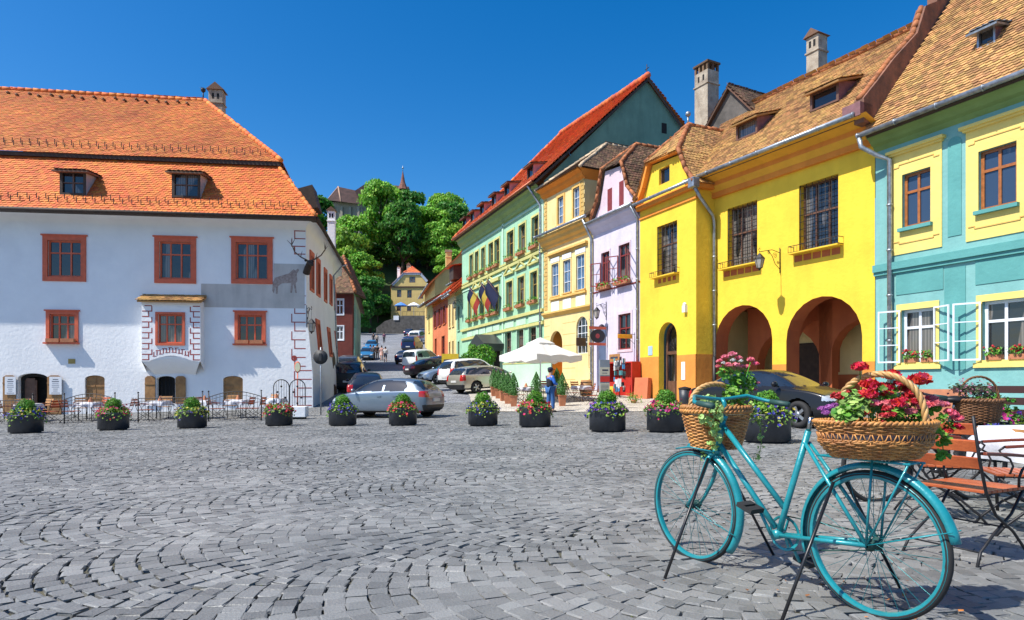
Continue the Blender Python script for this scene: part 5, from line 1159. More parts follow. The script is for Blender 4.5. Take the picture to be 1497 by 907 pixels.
q = MB(); p_ = at(579,465,148.3); q.box(p_.x-.6,p_.x+.6,148.35,148.45,p_.z-.5,p_.z+.5); settag(q.build('notice_board', PAPER), 'pale notice board fixed to the dark terrace wall', 'sign')
for px, c_, lb in ((586,(.08,.25,.7),'small blue parasol on the terrace of the far yellow house'),(605,(.8,.8,.85),'small white parasol on the terrace of the far yellow house')):
    p = at(px,447,151); T_ = thing('parasol', lb, 'parasol', (p.x,151,zt), group='parasols on the terrace of the far yellow house')
    q = MB(); q.tube([(0,0,0),(0,0,p.z-zt+.8)],.06,6); q.build('pole', WWH, T_); q = MB(); q.lathe([(1.6,p.z-zt-.1),(1.5,p.z-zt),(.8,p.z-zt+.45),(.01,p.z-zt+.8)],10,smooth=False); q.build('canopy', mat('parasol cloth %d' % px, c_, .8), T_)
# church on the hill
CH_Y = 232; z = lambda py: at(0,py,CH_Y).z; xx = lambda px: at(px,0,CH_Y).x
CHH = thing('hill_church', 'dark-roofed church with a steep choir and small spire on the wooded hilltop', 'church', (xx(510),CH_Y,z(325)))
PCH = plaster('church plaster', (.34,.31,.25)); TCH = mat('weathered brown church tiles', (.07,.035,.03), .9, 0, .3, .5, .4, 20); TCG = mat('grey slate side', (.06,.065,.08), .85, 0, .3, .5)
q = MB(); q.prism([(xx(483),z(345)),(xx(530),z(345)),(xx(530),z(296)),(xx(483),z(296))], CH_Y, CH_Y+12)
for k in range(4): x = xx(486)+k*3.0; q.box(x, x+.8, CH_Y-.8, CH_Y, z(345), z(303))
q.build('choir_wall', PCH, CHH, Matrix())
q = MB(); q.prism([(xx(518),z(345)),(xx(590),z(345)),(xx(590),z(292)),(xx(518),z(292))], CH_Y+1, CH_Y+18); q.build('nave_wall', PCH, CHH, Matrix())
t_ = MB(); a, b, ap, e_ = (xx(479.4),CH_Y-1,z(294)), (xx(501),CH_Y-2.5,z(298)), (xx(489),CH_Y+5,z(267)), (xx(531),CH_Y+5,z(276))
t_.add([a,b,ap],[(0,1,2)]); t_.add([b,(xx(531),CH_Y-1,z(300)),e_,ap],[(0,1,2,3)]); t_.add([a,ap,(xx(479),CH_Y+12,z(294))],[(0,1,2)]); t_.add([(xx(479),CH_Y+12,z(294)),ap,e_,(xx(531),CH_Y+12,z(296))],[(0,1,2,3)])
t_.build('choir_roof', TCH, CHH, Matrix())
q = MB(); q.tube([b,ap],.3,6); q.tube([a,ap],.2,6); q.build('hip_ridge', mat('pale hip tiles', (.4,.25,.17)), CHH, Matrix())
t_ = MB(); g1, g2, g3 = (xx(517.5),CH_Y+1,z(278)), (xx(528),CH_Y+9,z(256)), (xx(545),CH_Y+19,z(278)); r2 = (xx(592),CH_Y+9,z(262)); r1 = (xx(592),CH_Y+1,z(290)); t_.add([g1,(g3[0]-6,g3[1],g3[2]),g2],[(0,1,2)]); 
t_.build('nave_gable', TCG, CHH, Matrix())
t_ = MB(); t_.add([g1,(g1[0]+2,g1[1]-1.5,z(292)),r1,r2,g2],[(0,1,2,3,4)]); t_.add([g2,r2,(r2[0],g3[1],z(285)),g3],[(0,1,2,3)]); t_.build('nave_roof', TCH, CHH, Matrix())
q = MB(); cx_ = xx(589.5); hw = (xx(594)-xx(585))/2; q.box(cx_-hw, cx_+hw, CH_Y-2, CH_Y+2*hw-2, z(310), z(277)); q.build('tower', WD, CHH, Matrix())
q = MB(); cy_ = CH_Y-2+hw; q.lathe([(hw*1.75,z(279)),(hw*1.25,z(274)),(hw*.75,z(268)),(hw*.35,z(258)),(.06,z(251))], 8, (cx_,cy_,0), smooth=False); q.build('spire', mat('red-brown spire shingles', (.26,.11,.08), .9, 0, .3, 1), CHH, Matrix())
q = MB(); q.tube([(cx_,cy_,z(252)),(cx_,cy_,z(244))],.12,6); q.ball((cx_,cy_,z(247)),.35); q.build('finial', MAT_ZINC, CHH, Matrix())

# ================= cars =================
TYPES = {
 'hatch': dict(L=4.2, st=[(-2.08,.40,.66,.70,.66,.70,.58),(-2.02,.28,.95,.98,.78,.80,.62),(-1.86,.22,.99,1.17,.83,.86,.62),(-1.62,.2,1.0,1.37,.85,.88,.60),(-1.2,.2,.98,1.46,.86,.88,.59),(-.5,.2,.96,1.49,.87,.88,.59),(.15,.2,.94,1.46,.87,.88,.58),(.6,.2,.93,1.32,.87,.88,.60),(1.0,.2,.93,1.10,.87,.87,.66),(1.22,.2,.92,.97,.87,.86,.70),(1.6,.2,.86,.89,.85,.82,.62),(1.92,.22,.74,.77,.80,.76,.52),(2.08,.32,.56,.6,.64,.66,.4)],
   side=[(-1.22,1.0),(-1.30,1.2),(-1.12,1.37),(-.5,1.41),(.1,1.39),(.45,1.28),(.98,1.0)], pil=[-.30,-3], ws=(.25,1.18,.99,1.38), rg=(-2.0,-1.45,1.04,1.38), wx=(1.28,-1.28), r=.32, tl=(-2.1,-1.78,.78,1.0,.52)),
 'wagon': dict(L=4.6, st=[(-2.28,.42,.62,.66,.66,.72,.58),(-2.24,.28,.96,.99,.80,.82,.64),(-2.12,.22,.99,1.18,.84,.86,.63),(-1.95,.2,1.0,1.40,.85,.88,.61),(-1.5,.2,.98,1.47,.86,.88,.60),(-.6,.2,.96,1.50,.87,.88,.60),(.2,.2,.94,1.46,.87,.88,.58),(.65,.2,.93,1.32,.87,.88,.60),(1.05,.2,.93,1.10,.87,.87,.66),(1.3,.2,.92,.97,.87,.86,.70),(1.75,.2,.86,.89,.85,.82,.62),(2.12,.22,.74,.77,.80,.76,.52),(2.28,.32,.56,.6,.64,.66,.4)],
   side=[(-2.0,1.04),(-1.78,1.36),(-.6,1.41),(.15,1.38),(.5,1.27),(1.03,1.0)], pil=[-.35,-1.15], ws=(.3,1.25,.99,1.38), rg=(-2.24,-1.85,1.04,1.38), wx=(1.4,-1.35), r=.32, tl=(-2.3,-2.02,.70,1.02,.60)),
 'sedan': dict(L=4.6, st=[(-2.28,.42,.62,.66,.66,.70,.5),(-2.22,.28,.94,.97,.80,.80,.62),(-1.9,.22,1.0,1.03,.85,.85,.68),(-1.62,.2,1.0,1.10,.86,.87,.66),(-1.2,.2,.98,1.32,.86,.88,.60),(-.7,.2,.96,1.43,.87,.88,.58),(-.1,.2,.95,1.45,.87,.88,.58),(.35,.2,.93,1.40,.87,.88,.58),(.8,.2,.92,1.20,.87,.88,.62),(1.25,.2,.91,.97,.87,.86,.69),(1.7,.2,.86,.89,.85,.82,.62),(2.1,.22,.74,.77,.80,.76,.52),(2.28,.32,.56,.6,.64,.66,.4)],
   side=[(-1.45,1.04),(-1.05,1.28),(-.6,1.36),(.0,1.37),(.35,1.31),(1.0,1.0)], pil=[-.3,-1.1], ws=(.4,1.3,.99,1.36), rg=(-1.75,-1.0,1.05,1.36), wx=(1.4,-1.35), r=.32, tl=(-2.3,-2.05,.72,.93,.5)),
 'suv': dict(L=4.4, st=[(-2.18,.45,.70,.75,.70,.74,.62),(-2.14,.35,1.10,1.13,.84,.86,.70),(-2.04,.3,1.12,1.40,.87,.89,.70),(-1.9,.28,1.13,1.66,.88,.90,.68),(-1.4,.28,1.12,1.74,.88,.90,.67),(-.5,.28,1.11,1.76,.88,.90,.67),(.15,.28,1.09,1.73,.88,.90,.66),(.55,.28,1.08,1.55,.88,.9,.68),(.9,.28,1.07,1.28,.88,.89,.72),(1.15,.28,1.06,1.12,.88,.88,.76),(1.6,.28,1.02,1.05,.87,.86,.70),(2.02,.3,.92,.96,.83,.80,.6),(2.18,.4,.66,.7,.7,.7,.45)],
   side=[(-1.95,1.16),(-1.75,1.60),(-.5,1.66),(.1,1.64),(.4,1.5),(.85,1.14)], pil=[-.4,-1.2], ws=(.2,1.1,1.14,1.64), rg=(-2.12,-1.8,1.18,1.62), wx=(1.3,-1.3), r=.36, tl=(-2.2,-1.95,.8,1.2,.66)),
 'van': dict(L=4.3, st=[(-2.15,.4,.7,.75,.72,.76,.66),(-2.12,.3,1.1,1.5,.84,.86,.74),(-2.02,.25,1.1,1.78,.87,.88,.74),(-1.4,.25,1.1,1.86,.88,.89,.74),(-.5,.25,1.1,1.87,.88,.89,.74),(.2,.25,1.09,1.82,.88,.89,.72),(.7,.25,1.07,1.55,.88,.89,.70),(1.1,.25,1.06,1.25,.88,.88,.72),(1.3,.25,1.04,1.1,.88,.87,.74),(1.7,.25,.96,1.0,.87,.84,.66),(2.0,.28,.84,.88,.82,.78,.56),(2.15,.38,.62,.66,.68,.68,.42)],
   side=[(-1.9,1.16),(-1.85,1.66),(-.4,1.72),(.1,1.7),(.5,1.5),(1.05,1.14)], pil=[-.2,-1.1], ws=(.4,1.3,1.14,1.72), rg=(-2.15,-1.95,1.2,1.66), wx=(1.35,-1.25), r=.31, tl=(-2.2,-2.0,.8,1.3,.76))}
def inpoly(x, y, P):
    c = False
    for i in range(len(P)):
        x1, y1 = P[i]; x2, y2 = P[(i+1) % len(P)]
        if (y1 > y) != (y2 > y) and x < (x2-x1)*(y-y1)/(y2-y1)+x1: c = not c
    return c
CARB = {}
def car_base(kind):
    if kind in CARB: return CARB[kind]
    T_ = TYPES[kind]; st = T_['st']; V = []; 
    for (x, zb_, zs, zt_, wb_, ws_, wt_) in st:
        zm = zb_+(zs-zb_)*.45
        h = [(0,zb_),(wb_*.85,zb_),(wb_,zb_+.1),(max(wb_,ws_)*1.01,zm),(ws_,zs-.04),(ws_*.975,zs+.015),(wt_+(ws_-wt_)*.12,max(zs+.02,zt_-.075)),(wt_*.86,max(zs+.025,zt_-.01)),(wt_*.45,zt_+.012),(0,zt_+.018)]
        full = h+[(-a, b) for a, b in h[-2:0:-1]]; V.append([(x, a, b) for a, b in full])
    n = len(V[0]); bm = bmesh.new(); vs = [[bm.verts.new(p) for p in r] for r in V]
    for i in range(len(V)-1):
        for k in range(n): bm.faces.new([vs[i][k], vs[i][(k+1) % n], vs[i+1][(k+1) % n], vs[i+1][k]])
    for r, s in ((vs[0], 1), (vs[-1], -1)):
        c = len(r)//2
        for k in range(c):
            a, b, c1, d1 = r[k], r[k+1], r[(n-k-1) % n], r[(n-k) % n]
            fs_ = []
            for v in (a, b, c1, d1):
                if v not in fs_: fs_.append(v)
            if len(fs_) > 2: bm.faces.new(fs_ if s > 0 else fs_[::-1])
    bmesh.ops.recalc_face_normals(bm, faces=bm.faces)
    me = bpy.data.meshes.new('t'); bm.to_mesh(me); bm.free(); o = bpy.data.objects.new('t', me); COL.objects.link(o); m = o.modifiers.new('s', 'SUBSURF'); m.levels = 3; m.render_levels = 3
    dg = bpy.context.evaluated_depsgraph_get(); dg.update(); em = bpy.data.meshes.new_from_object(o.evaluated_get(dg)); bpy.data.objects.remove(o)
    parts = {k: [] for k in ('body','window','taillight','taillight2','headlight','headlight2','bumper','trim')}
    co_ = np.array([v.co for v in em.vertices]); r_ = T_['r']+.06
    def arch(x, z): return any((x-w_)**2+(z-T_['r'])**2 < r_*r_ for w_ in T_['wx'])
    tl = T_['tl']; ws = T_['ws']; rg = T_['rg']; Lh = st[-1][0]; sd = T_['side']; zlow = st[5][1]
    for p in em.polygons:
        c = p.center; nn = p.normal; ay = abs(c.y)
        if ay > .45 and arch(c.x, c.z) and c.z < T_['r']*2+.12: continue
        k = 'body'
        if ay > .5 and abs(nn.y) > .45 and inpoly(c.x, c.z, sd) and all(abs(c.x-b-.1*(c.z-1)) > .022 for b in T_['pil']): k = 'window'
        elif nn.x > .2 and ws[2] < c.z < ws[3] and ws[0] < c.x < ws[1] and ay < .72-.25*(c.z-ws[2]) and nn.z > .1: k = 'window'
        elif nn.x < -.1 and rg[2] < c.z < rg[3] and rg[0]-.1 < c.x < rg[1] and ay < .70-.2*(c.z-rg[2]): k = 'window'
        elif c.x < tl[1] and tl[2] < c.z < tl[3] and ay > tl[4]: k = 'taillight' if c.y > 0 else 'taillight2'
        elif c.x > Lh-.30 and .64 < c.z < .76+(.12 if kind in ('suv','van') else 0) and ay > .48: k = 'headlight' if c.y > 0 else 'headlight2'
        elif c.z < zlow+.09: k = 'trim'
        elif (c.x > Lh-.12 and .30 < c.z < .48 and ay < .5) or (c.x > Lh-.14 and .58 < c.z < .68 and ay < .4): k = 'trim'
        elif c.x < -Lh+.16 and c.z < .5: k = 'trim'
        parts[k].append(tuple(p.vertices))
    out = {}
    for k, fs_ in parts.items():
        if not fs_: continue
        used = sorted({i for f_ in fs_ for i in f_}); mp = {v: i for i, v in enumerate(used)}; vv = co_[used].copy()
        if k in ('body', 'trim'):
            for w_ in T_['wx']:
                d = np.hypot(vv[:, 0]-w_, vv[:, 2]-T_['r']); s_ = (d < r_) & (d > r_-.1) & (np.abs(vv[:, 1]) > .45); 
                vv[s_, 0] = w_+(vv[s_, 0]-w_)*r_/d[s_]; vv[s_, 2] = T_['r']+(vv[s_, 2]-T_['r'])*r_/d[s_]
        m = bpy.data.meshes.new(k); m.from_pydata(vv.tolist(), [], [tuple(mp[i] for i in f_) for f_ in fs_]); m.polygons.foreach_set('use_smooth', [True]*len(fs_)); m.update(); out[k] = m
    CARB[kind] = out; return out
MTYRE = mat('tyre rubber', (.02,.02,.021), .8); MRIM = mat('alloy rim', (.5,.52,.55), .3, .8); MTL = mat('red tail lamp', (.45,.012,.01), .15, spec=.8); MHL = mat('headlamp glass', (.55,.6,.65), .08, .3, spec=.9); MTRIM = mat('black plastic trim', (.02,.02,.022), .55); MCG = mat('car glass', (.02,.03,.045), .04, 0, .2, 1, spec=1.0)
MPL = mat('licence plate white', (.75,.75,.72), .4)
def paint(name, c, met=.6): return mat('car paint '+name, c, .3, met if c[0] > .1 else 0, .03, 2, coat=.6 if c[0] > .1 else .25, spec=.5 if c[0] > .1 else .25)
def car(kind, x, y, head, pm, label, s=1, group='cars parked along the street'):
    T_ = TYPES[kind]; B = car_base(kind); z0 = gz(x, y); hd = Vector((math.cos(head), math.sin(head)))
    T = thing('parked_car', label, 'car', (x, y, z0), 0, group, s)
    dzf = gz(x+hd.x*1.4, y+hd.y*1.4)-gz(x-hd.x*1.4, y-hd.y*1.4); T.matrix_basis = Matrix.Translation((x, y, z0+.01)) @ Matrix.Rotation(head, 4, 'Z') @ Matrix.Rotation(-math.atan2(dzf, 2.8), 4, 'Y') @ Matrix.Scale(s, 4)
    M_ = {'body': pm, 'window': MCG, 'taillight': MTL, 'taillight2': MTL, 'headlight': MHL, 'headlight2': MHL, 'trim': MTRIM, 'bumper': pm}; bo = None
    for k in ('body','window','taillight','taillight2','headlight','headlight2','trim'):
        if k not in B: continue
        m = B[k].copy(); m.materials.clear(); m.materials.append(M_[k]); o = bpy.data.objects.new(k.replace('2', ''), m); COL.objects.link(o); o.parent = T
        if k == 'body': bo = o
    Lh = T_['st'][-1][0]; W_ = .88; r = T_['r']
    if 'well' not in B:
        q = MB()
        for w_ in T_['wx']: q.box(w_-r-.08, w_+r+.08, -.62, .62, .2, 2*r+.1)
        q.box(-Lh+.2, Lh-.3, -.7, .7, .24, .4)
        o = q.build('underbody', DARK, T); B['well'] = o.data
        q = MB()
        pr = [(r*.62,-.1),(r*.93,-.1),(r,-.06),(r,.06),(r*.93,.1),(r*.62,.1),(r*.60,.03)]; q.lathe(pr, 28, axis='y'); q.lathe([(r*.66,.0),(.01,.0)], 20, axis='y'); o2 = q.build('wheel', MTYRE, T)
        B['tyre'] = o2.data; q = MB(); q.lathe([(r*.66,.098),(r*.62,.07),(r*.6,.02)], 24, axis='y')
        for k in range(5): q.beam((0,.07,0),(math.cos(k*1.2566)*r*.62,.085,math.sin(k*1.2566)*r*.62),.07,.025,(0,1,0))
        q.lathe([(.07,.06),(.06,.1),(.01,.1)], 12, axis='y'); o3 = q.build('rim', MRIM, o2); B['rim'] = o3.data
        bpy.data.objects.remove(o3); bpy.data.objects.remove(o2)
    else:
        o = bpy.data.objects.new('underbody', B['well']); COL.objects.link(o); o.parent = T
    for w_ in T_['wx']:
        for sy in (1, -1):
            a = bpy.data.objects.new('wheel', B['tyre']); COL.objects.link(a); a.parent = T; a.location = (w_, sy*(W_-.11), r); a.rotation_euler = (0, 0, 0 if sy > 0 else PI)
            b = bpy.data.objects.new('rim', B['rim']); COL.objects.link(b); b.parent = a
    zb_ = T_['st'][6][2]; xm = T_['side'][-1][0]-.12
    for sy in (1, -1): q = MB(); q.ball((xm, sy*1.0, zb_+.1), .1, .7, 1, .7); q.beam((xm,sy*.86,zb_+.04),(xm,sy*.97,zb_+.07),.05,.04); q.build('wing_mirror', pm, T)
    q = MB(); q.box(-Lh-.02, -Lh+.06, -.26, .26, .62, .73); q.build('licence_plate', MPL, T)
    q = MB(); q.box(Lh-.06, Lh+.015, -.26, .26, .40, .51); q.build('licence_plate', MPL, T)
    for sy in (1, -1):
        for x_ in (T_['pil'][0]+.05, max(-1.0, T_['pil'][1])+.1): q = MB(); q.box(x_, x_+.17, sy*.885-.02, sy*.885+.025, zb_-.14, zb_-.105); q.build('door_handle', pm, T)
    return T
SIL = paint('silver', (.17,.22,.28)); BLK = paint('black', (.012,.013,.016), .3); WHT = paint('white', (.75,.77,.78), .0); NAV = paint('navy', (.012,.03,.10), .4); CHA = paint('champagne', (.52,.50,.42)); LBL = paint('pale blue silver', (.36,.46,.58)); DRD = paint('dark plum', (.05,.03,.035), .4); GRY = paint('grey', (.15,.17,.19)); BLU = paint('bright blue', (.03,.15,.32))
HD = lambda x, y: math.atan2(y, x)
car('hatch', -4.75, 24.8, HD(-1,.36), SIL, 'silver five-door hatchback driving side-on behind the flower tubs', 1.0, None)
car('sedan', 6.38, 15.95, HD(.5,-.87), BLK, 'glossy black saloon parked in front of the yellow arches', .93, None)
car('suv', -9.75, 39.5, HD(-.14,1), BLK, 'black off-roader seen from behind, next to the white house side wall')
car('wagon', -7.0, 31.5, HD(-.2,1), paint('dark blue', (.012,.018,.04), .4), 'dark estate car partly hidden behind the silver hatchback, nearest the white house')
car('suv', -12.3, 49.5, HD(-.12,1), GRY, 'dark grey car parked ahead of the black off-roader by the brown house')
car('hatch', -17.6, 79, HD(.15,-1), BLU, 'blue-silver hatchback on the left kerb, beside the group of walkers')
car('hatch', -20.3, 94, HD(.15,-1), BLU, 'bright blue hatchback, farthest up the left kerb')
car('wagon', -1.35, 37.0, HD(.80,.60), CHA, 'champagne silver estate parked nose to the houses beside the potted conifers')
car('suv', -2.4, 41.2, HD(.80,.60), WHT, 'white off-roader parked next to the champagne estate')
car('sedan', -4.1, 44.2, HD(-.86,-.5), LBL, 'pale blue saloon facing the street next to the white off-roader')
car('sedan', -6.0, 50, HD(.8,.6), DRD, 'dark plum saloon parked nose in near the green bush')
car('wagon', -4.9, 54, HD(.8,.6), NAV, 'navy estate parked behind the dark plum saloon')
car('van', -8.1, 60, HD(.5,.85), WHT, 'small white van parked before the orange house')
car('hatch', -11.4, 71, HD(.15,1), NAV, 'small navy hatchback up the street beyond the small white van')
v = car('van', -14.2, 93, HD(.12,1), NAV, 'dark blue van up the street below the white and red van', 1.15)
v = car('van', -15.6, 108, HD(.12,1), WHT, 'white van with a red lower band up the street', 1.15)
q = MB()
for sy in (.9,-.9): q.box(-1.9,-.0,sy-.01,sy+.01,.75,1.1)
q.box(-2.19,-2.1,-.7,.7,.78,1.15); q.build('red_band', MTL, v)
car('wagon', -18.2, 122, HD(.1,1), SIL, 'silver estate near the top of the street')
car('hatch', -21.0, 134, HD(.1,1), NAV, 'dark hatchback at the very top of the street')
car('hatch', -18.6, 138, HD(.1,1), GRY, 'grey hatchback parked last at the top of the street, right side')

# ================= people =================
def skin_body(pts, edges, rad, m, name, T, lv=2):
    me = bpy.data.meshes.new(name); me.from_pydata(pts, edges, []); o = bpy.data.objects.new(name, me); COL.objects.link(o)
    md = o.modifiers.new('skin', 'SKIN'); md.use_smooth_shade = True; 
    for i, r in enumerate(rad): me.skin_vertices[0].data[i].radius = (r, r) if not isinstance(r, tuple) else r
    me.skin_vertices[0].data[0].use_root = True; sb = o.modifiers.new('s', 'SUBSURF'); sb.levels = lv; sb.render_levels = lv
    dg = bpy.context.evaluated_depsgraph_get(); dg.update(); em = bpy.data.meshes.new_from_object(o.evaluated_get(dg)); bpy.data.objects.remove(o)
    em.materials.clear(); em.materials.append(m); n = bpy.data.objects.new(name, em); COL.objects.link(n); n.parent = T
    em.polygons.foreach_set('use_smooth', [True]*len(em.polygons)); return n
SKN = mat('skin', (.5,.27,.18), .6, 0, .05); HAIR = mat('dark hair', (.03,.022,.018), .8)
def cloth(n, c): return mat('cloth '+n, c, .85, 0, .15, 6, .3, 60)
def person(loc, rz, label, top, trous, group=None, arms='down', stride=.18, skirt=None, bare=False, cap=None, detail=2, s=1, hair=HAIR, vest=None):
    T = thing('person', label, 'person', loc, rz, group, s)
    # x forward, y left
    L_ = Vector
    pel = (0,0,.98); ch = (0,0,1.25); nk = (0,0,1.48); hd = (.03,0,1.60)
    fR = (stride,-.1,.06); fL = (-stride,.1,.06); kR = (stride*.6+.03,-.1,.52); kL = (-stride*.4+.02,.1,.52)
    body_m = SKN
    if arms == 'front': el = [(.05,-.27,1.16),(.05,.27,1.16)]; hn = [(.30,-.10,1.12),(.30,.08,1.10)]
    else: el = [(-.03,-.27,1.17),(-.02,.27,1.17)]; hn = [(.08,-.28,.92),(.0,.28,.92)]
    pts = [pel,(0,0,1.12),ch,(0,0,1.40),nk,hd,(.035,0,1.70),(0,-.18,1.42),el[0],hn[0],(0,.18,1.42),el[1],hn[1],(.01,-.1,.93),kR,fR,(fR[0]+.15,-.11,.03),(.01,.1,.93),kL,fL,(fL[0]+.15,.11,.03)]
    ed = [(0,1),(1,2),(2,3),(3,4),(4,5),(5,6),(3,7),(7,8),(8,9),(3,10),(10,11),(11,12),(0,13),(13,14),(14,15),(15,16),(0,17),(17,18),(18,19),(19,20)]
    rd = [(.13,.15),(.11,.14),(.12,.16),(.09,.13),.055,.09,.085,.06,.045,.035,.06,.045,.035,.085,.06,.045,.035,.085,.06,.045,.035]
    skin_body(pts, ed, rd, SKN, 'body', T, detail)
    i = [0,1,2,3,7,8,10,11]; tp = [pts[k] for k in i]; 
    te = [(0,1),(1,2),(2,3),(3,4),(4,5),(3,6),(6,7)]; 
    tr_ = [(.145,.165),(.13,.16),(.14,.18),(.11,.15),.075,.062,.075,.062]
    if arms == 'front': tp += [tuple(Vector(el[0]).lerp(Vector(hn[0]),.8)), tuple(Vector(el[1]).lerp(Vector(hn[1]),.8))]; te += [(5,8),(7,9)]; tr_ += [.05,.05]
    skin_body(tp, te, tr_, top, 'shirt', T, detail)
    if vest: skin_body([pts[0],pts[1],pts[2],pts[3]], [(0,1),(1,2),(2,3)], [(.16,.185),(.145,.18),(.15,.195),(.125,.17)], vest, 'waistcoat', T, detail)
    if skirt: q = MB(); q.lathe([(.13,1.1),(.17,.95),(.24,.62)], 14); q.build('skirt', skirt, T)
    else:
        kk = .45 if bare else 0
        a = tuple(Vector(kR).lerp(Vector(fR), .0 if bare else .85)); b = tuple(Vector(kL).lerp(Vector(fL), .0 if bare else .85))
        skin_body([pts[0],pts[13],kR,a,pts[17],kL,b] if not bare else [pts[0],pts[13],kR,pts[17],kL], [(0,1),(1,2),(2,3),(0,4),(4,5),(5,6)] if not bare else [(0,1),(1,2),(0,3),(3,4)], [(.15,.17),.105,.085,.075,.105,.085,.075] if not bare else [(.15,.17),.105,.09,.105,.09], trous, 'trousers', T, detail)
    q = MB(); q.ball((.0,0,1.69), .105, 1.0, .92, 1.1, 14, 10); q.build('hair', hair, T) if not cap else None
    if cap: q.build('hair', hair, T); q2 = MB(); q2.ball((.01,0,1.735), .115, 1.05, .98, .7, 14, 8); q2.box(.08,.2,-.07,.07,1.70,1.715); q2.build('cap', cap, T)
    q = MB()
    for e_ in (-.035,.035): q.ball((.118,e_,1.665), .012, seg=6, rings=4)
    q.ball((.128,0,1.635), .016, .8, .8, 1.3, 6, 5); q.box(.112,.12,-.025,.025,1.592,1.6); q.build('face', mat('face features', (.3,.12,.09), .6), T)
    q = MB()
    for f_, y in ((fR,-.1),(fL,.1)): q.ball((f_[0]+.06,y,.045), .13, 1.0, .42, .38, 12, 8)
    q.build('shoes', cloth('shoe', (.03,.03,.03)), T); return T
person((1.52,25.9,gz(1.52,25.9)), R(28), 'man in a dark cap, black waistcoat, bright blue shirt and jeans standing by the parasol', cloth('bright blue', (.03,.16,.62)), cloth('jeans', (.04,.14,.36)), arms='front', stride=.07, cap=cloth('navy cap', (.01,.015,.05)), vest=cloth('black vest', (.012,.013,.018)))
W_ = [(563.5,75,cloth('white', (.8,.8,.82)),cloth('navy shorts', (.03,.04,.08)),True,'walker in a white shirt and dark shorts going up the street',None),
 (558,77,cloth('pink', (.75,.45,.4)),cloth('pink skirt', (.7,.42,.35)),True,'walker in pale pink beside the white-shirted one','s'),
 (551.5,79,cloth('black', (.02,.02,.025)),cloth('dark', (.02,.02,.03)),False,'walker all in black beside the pink one',None),
 (546,78,cloth('grey', (.1,.1,.12)),cloth('dark', (.02,.02,.03)),False,'walker in dark grey, taller one between the black and the blue-clad',None),
 (541.5,79,cloth('sky', (.2,.3,.5)),cloth('red skirt', (.4,.05,.06)),True,'walker in a light blue top and red skirt by the blue car','s'),
 (561.5,108,cloth('plum', (.15,.04,.1)),cloth('dark', (.02,.02,.03)),False,'lone walker in plum, farther up the shaded street',None),
 (551,104,cloth('beige', (.45,.38,.3)),cloth('dark', (.02,.02,.03)),False,'walker in a beige top near the blue cars up the street',None),
 (546,106,cloth('black', (.02,.02,.025)),cloth('dark', (.02,.02,.03)),False,'dark-clad walker left of the beige-topped one',None)]
for px, Y, a, b, sh, lb, sk in W_:
    x = (px-CX)/F*Y; person((x,Y,gz(x,Y)), R(98), lb, a, b, 'people walking up the street', bare=sh, skirt=b if sk else None, detail=1)
# ================= flower tubs =================
M_TUB = mat('dark slate planter', (.035,.042,.055), .45, 0, .25, 3, .2, 60, streak=.3)
M_BOX = leafmat('boxwood leaves', (.14,.36,.03), (.06,.2,.015), .25); M_PETL = leafmat('petunia leaves', (.30,.45,.08), (.12,.26,.03), .3)
def petal(n, c, c2=None): return mat('petals '+n, c, .6, 0, .2, 8, isl=.3, hue=.02, col2=c2, trans=.3)
PT = {'pink': petal('pink', (.75,.03,.16), (.6,.02,.08)), 'red': petal('red', (.68,.015,.03), (.5,.01,.02)), 'purple': petal('purple', (.07,.05,.45), (.04,.02,.25)), 'magenta': petal('magenta', (.62,.03,.26)), 'yellow': petal('yellow', (.7,.6,.08)), 'lilac': petal('lilac', (.45,.12,.45)), 'coral': petal('coral pink', (.85,.10,.18), (.8,.3,.35)), 'white': petal('white', (.8,.8,.75))}
def blossoms(P, Nn, s):
    """five-petalled flat flowers: (n,6) fan of petals around P"""
    n = len(P); nn = Nn+rng.normal(0, .35, (n, 3)); nn /= np.linalg.norm(nn, axis=1)[:, None]; a = np.cross(nn, rng.normal(0, 1, (n, 3))); a /= np.linalg.norm(a, axis=1)[:, None]; b = np.cross(nn, a); s = (s*rng.uniform(.7, 1.2, n))[:, None]
    V = [P-nn*s*.2]
    for k in range(10):
        t = 2*PI*k/10; rr = 1.0 if k % 2 == 0 else .68; V.append(P+(a*math.cos(t)+b*math.sin(t))*s*rr+nn*s*.15*(1 if k % 2 == 0 else .0))
    return np.stack(V, 1)
BF = [(0, k+1, (k+1) % 10+1) for k in range(10)]
